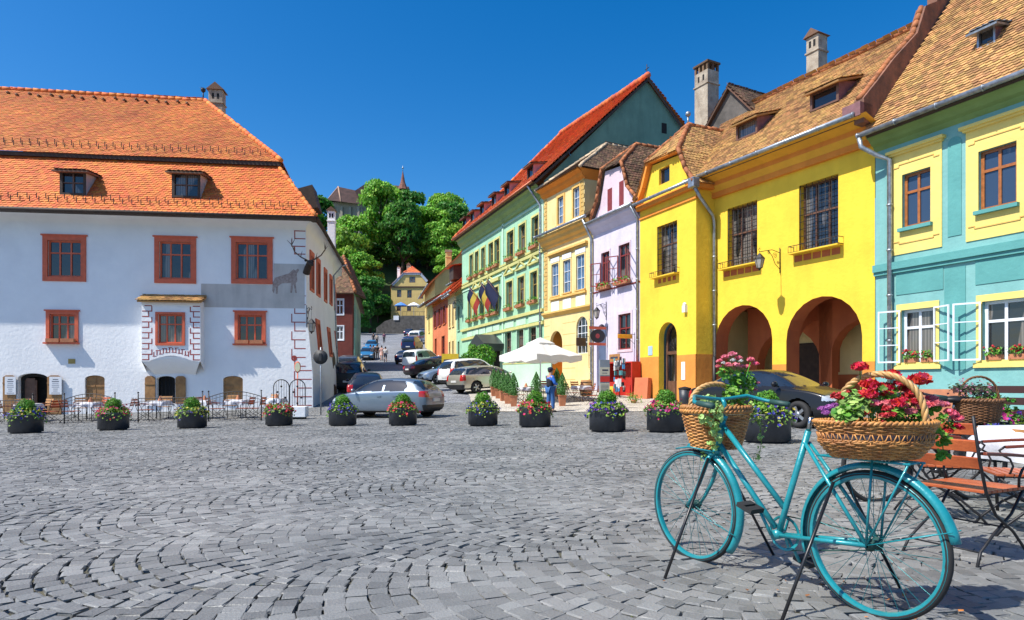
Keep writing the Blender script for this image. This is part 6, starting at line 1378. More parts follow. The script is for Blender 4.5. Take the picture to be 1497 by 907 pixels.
def tub(px, w, cols, label, by, ball=True, r0=.40):
    Y = F*2*r0/w; X_ = (px-CX)/F*Y; z = CH-(by-HY)*Y/F; s = 1
    T = thing('flower_tub', label, 'planter', (X_, Y, gz(X_, Y)-.0), random.uniform(0, 6), 'round dark flower tubs standing across the square')
    h = .52; q = MB(); q.lathe([(r0*.86,.0),(r0*.86,.05),(r0,.055),(r0*1.0,h-.02),(r0*1.01,h),(r0*.95,h),(r0*.94,h-.06),(.01,h-.06)], 40); q.build('tub', M_TUB, T)
    q = MB(); q.lathe([(.01,h-.055),(r0*.94,h-.055)], 20); q.build('soil', MGAP, T)
    if ball:
        d = rng.normal(0, 1, (1500, 3)); d /= np.linalg.norm(d, axis=1)[:, None]; bump = 1+.08*np.sin(d[:, 0]*7)+.06*np.sin(d[:, 1]*9+d[:, 2]*5)
        P = d*.215*bump[:, None]*rng.uniform(.8, 1.03, 1500)[:, None]+[0, 0, h+.2]; q = MB(); q.addnp(leaves_np(P, d, .019), [(0,1,2,3)], 4); q.ball((0,0,h+.19), .17, seg=10, rings=6); q.build('clipped_shrub', M_BOX, T, fixn=False)
    n = 620; a = rng.uniform(0, 2*PI, n); lob = .5+.5*np.sin(a*3+rng.uniform(0, 6)); rr = r0*(.55+.62*rng.uniform(0, 1, n)); zz = h+.06-np.clip(rr-r0*.85, 0, 1)*(.9+1.6*lob)+rng.normal(0, .035, n)+.05*lob
    P = np.stack([rr*np.cos(a), rr*np.sin(a), zz], 1); Nn = np.stack([np.cos(a)*.6, np.sin(a)*.6, np.ones(n)*.7], 1); q = MB(); q.addnp(leaves_np(P, Nn, .03), [(0,1,2,3)], 4); q.build('petunia_leaves', M_PETL, T, fixn=False)
    for ci, c_ in enumerate(cols):
        m = 95 if ci == 0 else 45; idx = rng.choice(n, m, False); q = MB(); q.addnp(blossoms(P[idx]+Nn[idx]*.035, Nn[idx]-[0,0,.2], .034), BF, 11); q.build('petunia_blossoms', PT[c_], T, fixn=False)
    return T
tub(38, 43, ('purple','yellow'), 'dark tub with yellow-green leaves and blue pansies, leftmost before the café', 636)
tub(166, 40.5, ('pink','magenta'), 'dark tub with pink petunias before the café fence, second from the left', 633)
tub(281, 39.5, ('yellow','purple'), 'dark tub of yellow-green foliage and a clipped ball, third from the left', 628)
tub(408, 38, ('red','pink'), 'dark tub overflowing with red and pink flowers beside the white house corner', 624, False)
tub(501, 39.5, ('purple','purple'), 'dark tub with purple flowers before the bonnet of the silver hatchback', 625)
tub(589, 40.5, ('pink','red'), 'dark tub with pink flowers before the rear of the silver hatchback', 625)
tub(706, 43, ('purple','yellow'), 'dark tub with violet petunias between the silver hatchback and the man', 625)
tub(782, 46, ('pink','red'), 'dark tub with trailing pink and red petunias before the standing man', 628)
tub(888, 52.5, ('purple','lilac'), 'large dark tub with blue-violet petunias before the information pillar', 634)
tub(973, 54, ('magenta','pink'), 'dark tub with magenta petunias just left of the front bicycle basket', 641)
tub(1121, 66, ('purple','yellow'), 'dark tub with clipped ball behind the handlebars of the turquoise bicycle', 651)
tub(1447, 84, ('magenta','purple'), 'dark tub behind the black bicycle at the right edge', 668)

# ================= bicycles =================
def wicker(q, a0, b0, a1, b1, z0, z1, rows, stakes, r=.008, amp=.006, gap=None):
    """woven walls: rows of strands passing before and behind the stakes"""
    seg = stakes*4
    for i in range(rows):
        t = (i+.5)/rows
        if gap and gap[0] < t < gap[1]: continue
        t2 = t**.8; a = a0+(a1-a0)*t2; b = b0+(b1-b0)*t2; z = z0+(z1-z0)*t; pts = []
        for k in range(seg):
            th = 2*PI*k/seg; o = amp*math.sin(th*stakes/2+(i % 2)*PI); pts.append(((a+o)*math.cos(th), (b+o)*math.sin(th), z+random.gauss(0, .001)))
        q.tube(pts, r, 5, closed=True)
    for k in range(stakes):
        th = 2*PI*(k+.5)/stakes; q.tube([((a0+(a1-a0)*t**.8)*math.cos(th), (b0+(b1-b0)*t**.8)*math.sin(th), z0+(z1-z0)*t) for t in (0,.25,.5,.75,1)], r*.7, 5)
def braid(q, a, b, z, r, turns, n=140, off=.9):
    for s in range(2):
        q.tube([((a+r*off*math.cos(t*turns+s*PI))*math.cos(t), (b+r*off*math.cos(t*turns+s*PI))*math.sin(t), z+r*off*math.sin(t*turns+s*PI)) for t in [2*PI*k/n for k in range(n)]], r, 6, closed=True)
def ropearch(q, p0, p1, hgt, r=.009, turns=9, n=60, lean=(0,0,0)):
    p0 = Vector(p0); p1 = Vector(p1); c = (p0+p1)/2; u = (p1-p0)/2; w_ = u.normalized().cross(Vector((0,0,1)))
    for s in range(3):
        pts = []
        for k in range(n+1):
            t = PI*k/n; base = c-u*math.cos(t)+Vector((0,0,hgt*math.sin(t)**.8))+Vector(lean)*math.sin(t); nr = (-u.normalized()*math.cos(t)+Vector((0,0,1))*math.sin(t)); a = turns*t+s*2.094
            pts.append(base+nr*r*math.cos(a)+w_*r*math.sin(a))
        q.tube(pts, r*1.05, 6)
M_WICK = mat('golden wicker', (.62,.30,.08), .5, 0, .3, 14, .2, 90, col2=(.30,.11,.03), isl=.3)
M_WICKD = mat('dark wicker', (.25,.11,.04), .6, 0, .3, 9, .2, 90)
M_TEAL = mat('turquoise bicycle paint', (.014,.27,.31), .33, .1, .12, 9, .08, 60, col2=(.010,.19,.22), coat=.3); M_CHR = mat('chrome', (.5,.5,.5), .2, 1); M_GRIP = mat('dark green grip', (.02,.07,.06), .6); M_PED = mat('pedal rubber', (.02,.02,.02), .7)
M_ST = mat('black stand rod', (.012,.012,.014), .35)
def bicycle(name, label, A, B, group=None, stand=True):
    """A front hub ground point, B rear hub ground point; local x runs from the front hub to the rear hub, y away from viewer"""
    f = Fac(A, B); T = thing(name, label, 'bicycle', (*A, gz(*A)), f.rz(), group); Lw = f.len; r = .347
    def wheel(x):
        q = MB(); n = 48; q.tube([(x+(r-.017)*math.cos(2*PI*k/n), 0, r+(r-.017)*math.sin(2*PI*k/n)) for k in range(n)], .019, 10, closed=True); w_ = q.build('wheel', MTYRE, T)
        q = MB()
        q.lathe([(r-.036,-.0145),(r-.027,-.0165),(r-.012,-.0185),(r-.012,-.015)], 48, (x,0,r), 'y'); q.lathe([(r-.036,.0145),(r-.027,.0165),(r-.012,.0185),(r-.012,.015)], 48, (x,0,r), 'y'); q.lathe([(r-.036,-.0145),(r-.041,0),(r-.036,.0145)], 48, (x,0,r), 'y'); q.build('rim', M_TEAL, w_)
        q = MB(); 
        for k in range(32):
            a = 2*PI*k/32; s = 1 if k % 2 else -1; b = a+(.9 if (k//2) % 2 else -.9); q.tube([(x+.025*math.cos(b), s*.03, r+.025*math.sin(b)), (x+(r-.04)*math.cos(a), 0, r+(r-.04)*math.sin(a))], .0014, 4, cap=False)
        q.build('spokes', mat('turquoise spokes', (.03,.2,.22), .35, .5), w_)
        q = MB(); q.lathe([(.012,-.06),(.018,-.05),(.018,-.035),(.032,-.03),(.02,-.024),(.02,.024),(.032,.03),(.018,.035),(.018,.05),(.012,.06)], 14, (x,0,r), 'y'); q.build('hub', M_GRIP, w_)
    wheel(0); wheel(Lw)
    def fender(x, a0, a1, name='mudguard'):
        q = MB(); n = 28; R_ = r+.03; prof = [(-.028,-.02),(-.023,-.004),(-.011,.006),(0,.009),(.011,.006),(.023,-.004),(.028,-.02)]; vs = []
        for i in range(n+1):
            a = R(a0+(a1-a0)*i/n)
            for (y, d) in prof: vs.append((x+(R_+d)*math.cos(a), y, r+(R_+d)*math.sin(a)))
        m = len(prof); fs = [(i*m+k, i*m+k+1, (i+1)*m+k+1, (i+1)*m+k) for i in range(n) for k in range(m-1)]; q.add(vs, fs, True); o = q.build(name, M_TEAL, T); s = o.modifiers.new('s', 'SOLIDIFY'); s.thickness = .002; return o
    fender(0, 95, -38); fender(Lw, 198, 12)
    # frame tubes (u, z) in the bicycle plane
    H1, H0 = (.235, .905), (.185, .70); BBk = (.62, .29); ST = (.80, .86); SL = (.735, .62)
    P = lambda p, y=0: (p[0], y, p[1]); q = MB()
    q.tube([P(H1), P(H0)], .021, 12); q.tube([P((.225,.865)), P((.66,.435))], .016, 12); q.tube([P((.19,.765)), P((.60,.32))], .016, 12); q.tube([P(BBk), P((.665,.44)), P(ST)], .0165, 12)
    q.tube([(BBk[0],-.035,BBk[1]), (BBk[0],.035,BBk[1])], .026, 14); 
    for s in (-1, 1): q.tube([(BBk[0]+.02,s*.02,BBk[1]), (Lw,s*.055,r)], .0115, 10); q.tube([(ST[0]-.01,s*.018,.80), (Lw,s*.055,r)], .0095, 10)
    for p_ in (H1, H0): q.tube([P((p_[0]+.004,p_[1]+.012)), P((p_[0]-.004,p_[1]-.012))], .026, 12)
    q.build('frame', M_TEAL, T)
    q = MB()
    for s in (-1, 1): q.tube([(.178,s*.02,.69), (.165,s*.05,.655), (.10,s*.055,.50), (.045,s*.055,.41), (0,s*.055,r)], [.014,.014,.012,.010,.009], 10)
    q.tube([(.178,-.05,.685),(.178,.05,.685)], .014, 8); q.build('fork', M_TEAL, T)
    q = MB(); q.tube([P(H1), P((.245,.99)), P((.225,1.015))], .013, 10); 
    q.tube([(.42,-.31,.985),(.30,-.30,1.0),(.22,-.22,1.03),(.215,-.08,1.015),(.22,0,1.01),(.215,.08,1.015),(.22,.22,1.03),(.30,.30,1.0),(.42,.31,.985)], .0115, 10); hb = q.build('handlebar', M_TEAL, T)
    q = MB()
    for s in (-1, 1): q.tube([(.33,s*.303,.995),(.45,s*.312,.98)], .0165, 10)
    q.build('grip', M_GRIP, hb)
    q = MB(); q.ball((.17,-.02,.985), .045, 1, 1, .9); q.tube([(.13,-.02,.985),(.10,-.02,.985)], [.045,.038], 12); q.build('lamp', M_GRIP, hb)
    q = MB(); q.tube([P(ST), P((.815,.93))], .0125, 8); q.build('seat_post', M_CHR, T)
    q = MB(); q.ball((.83,0,.955), .12, 1.1, .75, .3, 14, 8); q.ball((.70,0,.955), .06, 1.6, .6, .4, 10, 6); q.build('saddle', mat('black saddle', (.012,.012,.013), .5), T)
    # drivetrain
    q = MB(); q.lathe([(.095,.045),(.095,.05),(.08,.05),(.08,.045),(.095,.045)], 32, (BBk[0],0,BBk[1]), 'y'); 
    for k in range(5): a = k*1.2566; q.beam((BBk[0],.047,BBk[1]),(BBk[0]+.085*math.cos(a),.047,BBk[1]+.085*math.sin(a)),.014,.004,(0,1,0))
    q.build('chainring', M_TEAL, T)
    q = MB(); n = 24; q.tube([(BBk[0],.05,BBk[1]+.095),(Lw,.05,r+.035)], .004, 5); q.tube([(BBk[0],.05,BBk[1]-.095),(Lw,.05,r-.035)], .004, 5); q.build('chain', M_GRIP, T)
    ca = (-.075, .145)
    for s, nm in ((-1, 1), (1, -1)):
        q = MB(); p1 = (BBk[0]+ca[0]*nm, s*.075, BBk[1]+ca[1]*nm); q.tube([(BBk[0],s*.06,BBk[1]), p1], .009, 8); cr = q.build('crank', M_TEAL, T)
        q = MB(); c = Vector(p1)+Vector((0,s*.06,0)); tl_ = Matrix.Translation(c) @ Matrix.Rotation(R(18), 4, 'Y')
        for dx in (-.035,.022): q.box(dx-.013, dx+.026, -.045, .045, -.013, .013, tl_)
        q.box(-.05,.05,-.052,-.045,-.012,.012,tl_); q.box(-.05,.05,.045,.052,-.012,.012,tl_); q.build('pedal', M_PED, cr)
    # carrier
    q = MB()
    for s in (-1, 1): q.tube([(Lw-.26,s*.05,.745),(Lw+.20,s*.06,.745)], .006, 6); q.tube([(Lw,s*.06,r),(Lw+.03,s*.06,.745)], .006, 6); q.tube([(Lw,s*.06,r),(Lw+.19,s*.06,.74)], .005, 6); q.tube([(Lw,s*.058,r),(Lw+.36,s*.035,r+.13)], .003, 5)
    for i in range(6): q.tube([(Lw-.24+i*.085,-.055,.745),(Lw-.24+i*.085,.055,.745)], .005, 6)
    q.tube([(0,-.058,r),(.36,-.035,r-.12)], .003, 5); q.tube([(.2,-.05,.7),(.06,-.1,.72),(-.05,-.1,.70)], .005, 6); q.tube([(.2,.05,.7),(.06,.1,.72),(-.05,.1,.70)], .005, 6)
    q.build('carrier', M_TEAL, T)
    if stand:
        Ti = T.matrix_basis.inverted(); G = lambda px, py: Ti @ Vector(((px-CX)/F*(CH*F/(py-HY)), CH*F/(py-HY), gz(1.3,3)))
        for top, g in (((.175,-.06,.66), G(970,851)), ((.175,.06,.66), G(1133,816)), ((Lw-.17,-.05,.62), G(1141,913)), ((Lw-.17,.05,.62), G(1318,864))):
            q = MB(); q.tube([top, g], .0085, 8); q.ball(g, .014, 1.6, 1, .5); q.build('stand_rod', M_ST, T)
    return T, f
BK, fbk = bicycle('bicycle', 'turquoise step-through bicycle on black prop rods carrying flower baskets', (1.132, 4.05), (1.702, 3.06))
B2, fb2 = bicycle('bicycle', 'old black bicycle behind the chairs at the right edge', (3.36, 6.0), (4.38, 6.15), stand=False)
bpy.data.objects.remove(next(o for o in BK.children if o.name.startswith('saddle')))
for o in list(B2.children)+[g for c_ in B2.children for g in c_.children]:
    if o.data and o.data.materials and o.data.materials[0] in (M_TEAL, MC['turquoise spokes']): o.data.materials[0] = mat('black bicycle paint', (.015,.015,.017), .35, coat=.4)

# ---- leaves and flowers for the baskets ----
def geranium_leaf_cloud(centers, n, s, mt, name, T, up=.8, spread=.06, droop=0):
    C = np.array(centers)[rng.integers(0, len(centers), n)]; d = rng.normal(0, 1, (n, 3)); d /= np.linalg.norm(d, axis=1)[:, None]; P = C+d*spread*rng.uniform(.3, 1, n)[:, None]
    Nn = d*.6+[0, -.25, up]; Nn /= np.linalg.norm(Nn, axis=1)[:, None]; nn = Nn+rng.normal(0, .25, (n, 3)); nn /= np.linalg.norm(nn, axis=1)[:, None]; a = np.cross(nn, rng.normal(0, 1, (n, 3))); a /= np.linalg.norm(a, axis=1)[:, None]; b = np.cross(nn, a); sz = (s*rng.uniform(.6, 1.25, n))[:, None]
    V = [P]; K = 9
    for k in range(K):
        t = 2*PI*(k+.5)/K*.93+.2; V.append(P+(a*math.cos(t)+b*math.sin(t))*sz*(1 if k % 2 else .86)+nn*sz*(.22+(.06 if k % 2 else -.04)))
    V = np.stack(V, 1); q = MB(); q.addnp(V, [(0,k+1,k+2) for k in range(K-1)], K+1); o = q.build(name, mt, T, fixn=False); return P
def flower_head(c, r, mt, T, n=26, name='flower_head', ps=None):
    c = np.array(c); d = rng.normal(0, 1, (n*2, 3)); d /= np.linalg.norm(d, axis=1)[:, None]; d[:, 2] = np.abs(d[:, 2])*.9-.15; P = c+d*r*[1,1,.72]; q = MB(); q.addnp(blossoms(P, d, ps or r*.42), BF, 11); q.ball(tuple(c), r*.75, 1, 1, .7, 8, 6); return q.build(name, mt, T, fixn=False)
GV = leafmat('variegated leaves', (.50,.62,.20), (.12,.32,.05), .3); GL_ = leafmat('fresh geranium leaves', (.20,.42,.06), (.10,.28,.03), .3); GDK = leafmat('dark plant leaves', (.06,.05,.05), (.05,.11,.03), .1)
def pt3(px, py, Y): return at(px, py, Y)
# rear basket
cY = 3.02; cw = at(1279, 600, cY); zb0 = .765; zt_ = .955
RB = thing('flower_basket', 'big oval wicker basket of red geraniums on the back of the turquoise bicycle', 'basket', (cw.x, cY, zb0), R(-4), None, .91)
q = MB(); wicker(q, .205,.13,.275,.18, .0, .082, 9, 34, .0052, .005); q.build('lower_weave', M_WICK, RB)
q = MB(); wicker(q, .262,.171,.29,.19, .118, .165, 5, 34, .0052, .005); q.build('upper_weave', M_WICK, RB)
q = MB()
for k in range(44):
    th = 2*PI*k/44; 
    for s in (-.06, .06): q.tube([(.268*math.cos(th), .176*math.sin(th), .078), (.282*math.cos(th+s), .185*math.sin(th+s), .122)], .0032, 5)
q.build('open_lattice', M_WICK, RB)
q = MB(); q.lathe([(.01,.0),(.2,.0),(.262,.08),(.274,.16)], 32, sy=.65); q.build('liner', mat('grey basket liner', (.12,.11,.13), .6), RB)
q = MB(); braid(q, .290,.190,.176,.0082,34); braid(q, .205,.13,.004,.006,26); braid(q, .27,.176,.086,.0045,34); q.build('braided_rim', M_WICK, RB)
q = MB(); ropearch(q, (-.15,.10,.16), (.185,-.12,.16), .26, .0088, 13); q.build('handle', mat('pale twisted cane', (.62,.36,.13), .45, 0, .2, 12, isl=.15), RB)
RBi = Matrix.Translation((cw.x, cY, zb0)) @ Matrix.Rotation(R(-4), 4, 'Z') @ Matrix.Scale(.91, 4); RBi = RBi.inverted(); loc_ = lambda px, py, dy=0: tuple(RBi @ at(px, py, cY+dy))
q = MB(); q.lathe([(.01,.165),(.27,.165)], 30, sy=.65); q.build('soil', MGAP, RB)
cen = [loc_(px, py, dy) for px, py, dy in ((1225,600,0),(1240,590,.02),(1250,578,.04),(1262,585,-.05),(1275,595,.0),(1250,602,-.1),(1235,607,-.08),(1290,588,.05),(1300,580,.05),(1310,600,.0),(1325,600,.02),(1345,608,0),(1355,600,.04),(1283,572,.08),(1305,612,-.08))]
geranium_leaf_cloud(cen[:9], 250, .021, GV, 'variegated_leaves', RB, spread=.05); geranium_leaf_cloud(cen[5:], 240, .023, GL_, 'geranium_leaves', RB, spread=.055)
PR = PT['red']; stems = MB()
for px, py, dy, r in ((1257,537,.02,.038),(1271,563,-.02,.042),(1269,578,-.06,.044),(1303,549,.06,.042),(1318,560,.05,.034),(1345,556,.0,.050),(1311,591,-.07,.033),(1339,588,0,.028),(1297,567,.08,.036),(1325,568,.1,.04),(1283,566,.1,.035)):
    c = loc_(px, py, dy); flower_head(c, r, PR, RB); stems.tube([c, (c[0]*.85, c[1]*.8, .17)], .0025, 5)
for px, py, dy, r in ((1298,598,-.12,.025),(1293,608,-.14,.022),(1304,606,-.13,.02),(1291,618,-.14,.016)): flower_head(loc_(px, py, dy), r, mat('petals deep red', (.45,.012,.02), .6, isl=.3), RB, 14)
for px, py, dy, r in ((1203,598,-.02,.024),(1213,596,.0,.026),(1208,604,-.04,.022),(1220,593,.02,.02)): flower_head(loc_(px, py, dy), r, PT['lilac'], RB, 30, ps=.006)
for px, py, dy, r in ((1356,592,0,.03),(1349,596,-.05,.022),(1369,590,0,.03),(1362,583,.03,.028),(1380,592,.02,.026),(1388,602,0,.024)): flower_head(loc_(px, py, dy), r, PT['coral'], RB, 20)
for i in range(16):
    a = 2*PI*i/16+random.uniform(-.2,.2); rr = random.uniform(.3,.85); c = (.26*rr*math.cos(a)+.03, .15*rr*math.sin(a), random.uniform(.21,.30)+(.05 if math.sin(a) > 0 else 0))
    if c[0] < -.17 and c[1] < .05: continue
    flower_head(c, random.uniform(.024,.036), random.choice([PR, PR, PT['coral'], mat('petals deep red', (.45,.012,.02), .6, isl=.3)]), RB, 16); stems.tube([c, (c[0]*.85, c[1]*.8, .17)], .0025, 5)
stems.build('stems', M_BOX, RB)
# a second small pot of pink geranium hanging off its right end
cen = [loc_(px, py, dy) for px, py, dy in ((1376,612,.0),(1385,622,.0),(1372,632,0),(1380,645,0),(1378,665,0))]; geranium_leaf_cloud(cen, 75, .02, GL_, 'trailing_leaves', RB, spread=.035)
for px, py, r in ((1392,606,.026),(1400,612,.026),(1397,622,.022),(1385,630,.024),(1404,626,.018)): flower_head(loc_(px, py), r, PT['coral'] if py < 620 else PR, RB, 18)
q = MB(); q.tube([loc_(1366,612), loc_(1375,625), loc_(1378,650), loc_(1380,668)], .003, 5); q.build('trailing_stem', M_BOX, RB)
# front basket
fY = 4.02; cf = at(1047, 600, fY); fz = .715; FB = thing('flower_basket', 'round wicker basket with trailing green vine and tall pink flowers on the handlebars', 'basket', (cf.x, fY, fz), R(28))
q = MB(); wicker(q, .16,.12,.225,.165, 0, .2, 20, 26, .0056, .005); q.build('weave', M_WICK, FB)
q = MB(); q.lathe([(.01,.005),(.155,.005),(.215,.2)], 28, sy=.74); q.lathe([(.01,.2),(.215,.2)], 28, sy=.74); q.build('liner', MGAP, FB)
q = MB(); braid(q, .23,.17,.222,.0095,26); braid(q, .228,.168,.243,.0095,24); braid(q, .16,.12,.003,.008,18); q.build('braided_rim', M_WICK, FB)
q = MB(); ropearch(q, (-.21,0,.23), (.21,0,.22), .16, .0088, 12); q.build('handle', MC['pale twisted cane'], FB)
FBi = (Matrix.Translation((cf.x, fY, fz)) @ Matrix.Rotation(R(28), 4, 'Z')).inverted(); lf = lambda px, py, dy=0: tuple(FBi @ at(px, py, fY+dy))
cen = [lf(px, py, dy) for px, py, dy in ((1060,545,.05),(1075,555,.05),(1085,548,.08),(1070,570,.0),(1085,572,.05),(1095,560,.08),(1065,585,.02),(1080,590,.05))]; geranium_leaf_cloud(cen, 230, .021, GL_, 'tall_leaves', FB, spread=.06)
cen = [lf(px, py, dy) for px, py, dy in ((1030,585,-.12),(1040,582,-.14),(1047,592,-.19),(1043,602,-.21),(1050,610,-.21),(1047,620,-.21),(1036,618,-.2),(1044,632,-.2),(1050,640,-.19),(1026,612,-.19),(1052,598,-.2))]; geranium_leaf_cloud(cen, 165, .0155, mat('pale vine leaves', (.48,.66,.26), .5, 0, .2, 20, isl=.2, col2=(.3,.52,.12), trans=.3), 'trailing_vine', FB, up=.1, spread=.03)
cen = [lf(px, py, dy) for px, py, dy in ((1100,595,.0),(1105,605,.0),(1110,615,0),(1115,628,0),(1112,640,0),(1112,655,0),(1108,668,0),(1100,612,0),(1044,655,-.15),(1030,668,-.1),(1040,648,-.18))]; geranium_leaf_cloud(cen, 90, .012, GV, 'trailing_ivy', FB, up=.2, spread=.03)
for px, py, dy, r in ((1052,528,.03,.022),(1060,522,.03,.026),(1070,518,.03,.028),(1080,524,.05,.026),(1064,534,0,.026),(1076,534,.02,.028),(1050,536,.0,.02),(1086,536,.06,.02),(1097,526,.08,.026),(1104,532,.08,.024),(1093,536,.08,.02),(1108,560,.08,.016),(1104,570,.06,.014)):
    flower_head(lf(px, py, dy), r*.85, PT['coral'], FB, 16); 
for px, py, r in ((1072,527,.016),(1083,528,.014),(1058,531,.014)): flower_head(lf(px, py, -.02), r, PT['white'], FB, 8)
q = MB()
for px, py in ((1052,530),(1064,526),(1078,526),(1097,530),(1106,562)): q.tube([lf(px,py,.04), lf((px+1073)/2,572,.04), lf(1073,592,.03)], .0025, 5)
for a in (((1042,595),(1046,625),(1048,648),(1036,668)), ((1102,600),(1112,625),(1113,650),(1108,672))): q.tube([lf(px,py,-.12 if px < 1060 else 0) for px, py in a], .0018, 4)
q.build('stems', M_BOX, FB)
# dark basket on the black bicycle
p = at(1431, 598, 6.1); DB = thing('flower_basket', 'dark wicker basket of small dark-leaved flowers on the black bicycle', 'basket', (p.x, 6.1, .74), R(6))
q = MB(); wicker(q, .17,.12,.21,.15, 0, .2, 16, 26, .006, .005); q.lathe([(.01,.005),(.16,.005),(.2,.19)], 24, sy=.72); q.build('weave', M_WICKD, DB)
q = MB(); braid(q, .215,.155,.21,.01,20); q.build('braided_rim', M_WICKD, DB)
q = MB(); ropearch(q, (-.2,0,.21), (.2,0,.21), .22, .006, 10); q.build('handle', M_WICKD, DB)
cen = [(random.uniform(-.24,.12), random.uniform(-.12,.12), random.uniform(.22,.36)) for _ in range(22)]; geranium_leaf_cloud(cen, 420, .013, GDK, 'dark_leaves', DB, spread=.05); cen = [(.2,-.1,.22),(.25,-.1,.2),(.3,-.08,.14),(.32,-.08,.06)]; geranium_leaf_cloud(cen, 60, .016, MC['dark green leaves'], 'trailing_leaves', DB, spread=.03)
q = MB(); P = np.array([(random.uniform(-.26,.1), random.uniform(-.14,.1), random.uniform(.25,.42)) for _ in range(70)]); q.addnp(blossoms(P, np.tile([0,-.4,.7],(70,1)), .012), BF, 11); q.build('small_blossoms', mat('dull pink petals', (.35,.12,.18), .7), DB, fixn=False)
# ================= chairs and tables =================
M_SLAT = mat('orange-brown varnished slats', (.50,.12,.035), .4, 0, .2, 7, .15, 60, col2=(.33,.07,.02), isl=.2); M_SLT2 = mat('tan varnished slats', (.50,.25,.09), .45, 0, .2, 7, isl=.2); M_ARM = mat('dark red-brown arm wood', (.20,.04,.02), .4, 0, .2, 8)
def make_chair(label, wood=M_SLAT, cat='chair'):
    T = thing('slatted_chair', label, cat)
    q = MB()
    for i in range(8): x = -.19+i*.056; q.box(x, x+.045, -.225, .225, .445, .462)
    q.build('seat', wood, T, bevel=.003)
    q = MB(); B_ = Matrix.Translation((-.205,0,.46)) @ Matrix.Rotation(R(-14), 4, 'Y')
    for z in (.14, .245, .35): q.box(-.008, .008, -.215, .215, z, z+.07, B_)
    q.build('backrest', wood, T, bevel=.003)
    for s in (-1, 1):
        y = s*.225
        q = MB(); q.tube([tuple(B_ @ Vector((-.015,y,.47))), tuple(B_ @ Vector((-.015,y,.2))), (-.2,y,.45), (-.10,y,.31), (.08,y,.2), (.2,y,.09), (.27,y*1.05,.0)], .0095, 6); q.ball((.28,y*1.05,.006), .016, 1.4, 1, .4, 6, 4); q.build('leg', MAT_IRON, T)
        q = MB(); q.tube([(.235,y*.92,.445), (.1,y*.92,.30), (-.08,y*.92,.2), (-.24,y*.95,.1), (-.30,y*1.0,.0)], .0095, 6); q.tube([(.25,y*.92,.442),(-.2,y*.92,.442)], .008, 6); q.ball((-.31,y,.006), .016, 1.4, 1, .4, 6, 4); q.build('leg', MAT_IRON, T)
        q = MB(); q.beam((-.25,y*1.05,.69), (.02,y*1.05,.672), .04, .02); q.beam((.02,y*1.05,.672), (.2,y*1.05,.655), .038, .02); a = q.build('armrest', M_ARM, T, bevel=.005)
        q = MB(); q.tube([(.2,y*1.05,.66),(.235,y*1.05,.63),(.22,y*1.05,.6),(.17,y*1.03,.57),(.15,y,.52),(.17,y*.95,.45)], .008, 6); q.build('arm_bracket', MAT_IRON, a)
    q = MB(); q.tube([(.08,-.21,.215),(.08,.21,.215)], .006, 6); q.tube([(-.24,-.22,.1),(-.24,.22,.1)], .006, 6); q.build('stretcher', MAT_IRON, T); return T
def gz_at(px, Y): x = (px-CX)/F*Y; return (x, Y, gz(x, Y))
C0 = make_chair('slatted wooden armchair with black iron legs right behind the turquoise bicycle'); C0.location = gz_at(1412, 4.15); C0.rotation_euler = (0, 0, R(26))
CG = 'slatted chairs at the right edge of the square'; C0['group'] = CG
copy_tree(C0, gz_at(1375, 5.3), R(-20), 'slatted chair mostly hidden behind the red geranium basket', group=CG)
copy_tree(C0, gz_at(1500, 4.75), R(160), 'slatted armchair cut off by the right edge, facing left')
copy_tree(C0, gz_at(1470, 3.55), R(190), 'dark armchair at the right edge nearest the camera') if False else None
# table with white cloth
M_CLOTH = mat('white tablecloth', (.68,.70,.75), .8, 0, .08, 4, .2, 30)
def make_table(label, hw=.4, droop=.34, cone=True, name='cafe_table'):
    T = thing(name, label, 'table'); q = MB(); q.box(-hw,hw,-hw,hw,.71,.735); q.build('tabletop', M_SLT2, T)
    for sx in (-1, 1):
        for sy in (-1, 1): q = MB(); q.tube([(sx*hw*.8,sy*hw*.8,.71),(sx*hw*.75,sy*hw*.75,0)], .014, 6); q.build('leg', MAT_IRON, T)
    n = 14; q = MB(); g = [[None]*(n+1) for _ in range(n+1)]
    for i in range(n+1):
        for j in range(n+1):
            a = (i/n*2-1)*(hw+droop); b = (j/n*2-1)*(hw+droop); x = max(-hw-.01, min(hw+.01, a)); y = max(-hw-.01, min(hw+.01, b)); dx = abs(a)-abs(x); dy = abs(b)-abs(y); d = math.hypot(dx, dy); w_ = .025*math.sin(7*(a+b))+.02*math.sin(11*(a-b))
            q.v.append((x*(1+ (.06 if dx > 0 else 0))+(w_ if d > 0 else 0)+dy*.12*math.copysign(1, x)*(dx > 0), y*(1+(.06 if dy > 0 else 0))+(w_ if d > 0 else 0), .742-d*.95))
    q.n = len(q.v)
    for i in range(n):
        for j in range(n): q.f.append((i*(n+1)+j, i*(n+1)+j+1, (i+1)*(n+1)+j+1, (i+1)*(n+1)+j)); q.sm.append(True)
    q.build('tablecloth', M_CLOTH, T)
    if cone: q = MB(); q.lathe([(.09,.745),(.07,.82),(.03,.9),(.02,.93),(.005,.93)], 14, (.05,.02,0)); q.build('table_lamp', TERRA, T)
    return T
T0 = make_table('white-clothed table at the right edge behind the slatted armchair', .42, .30, False); T0.location = gz_at(1558, 5.3); T0.rotation_euler = (0,0,R(12)); 
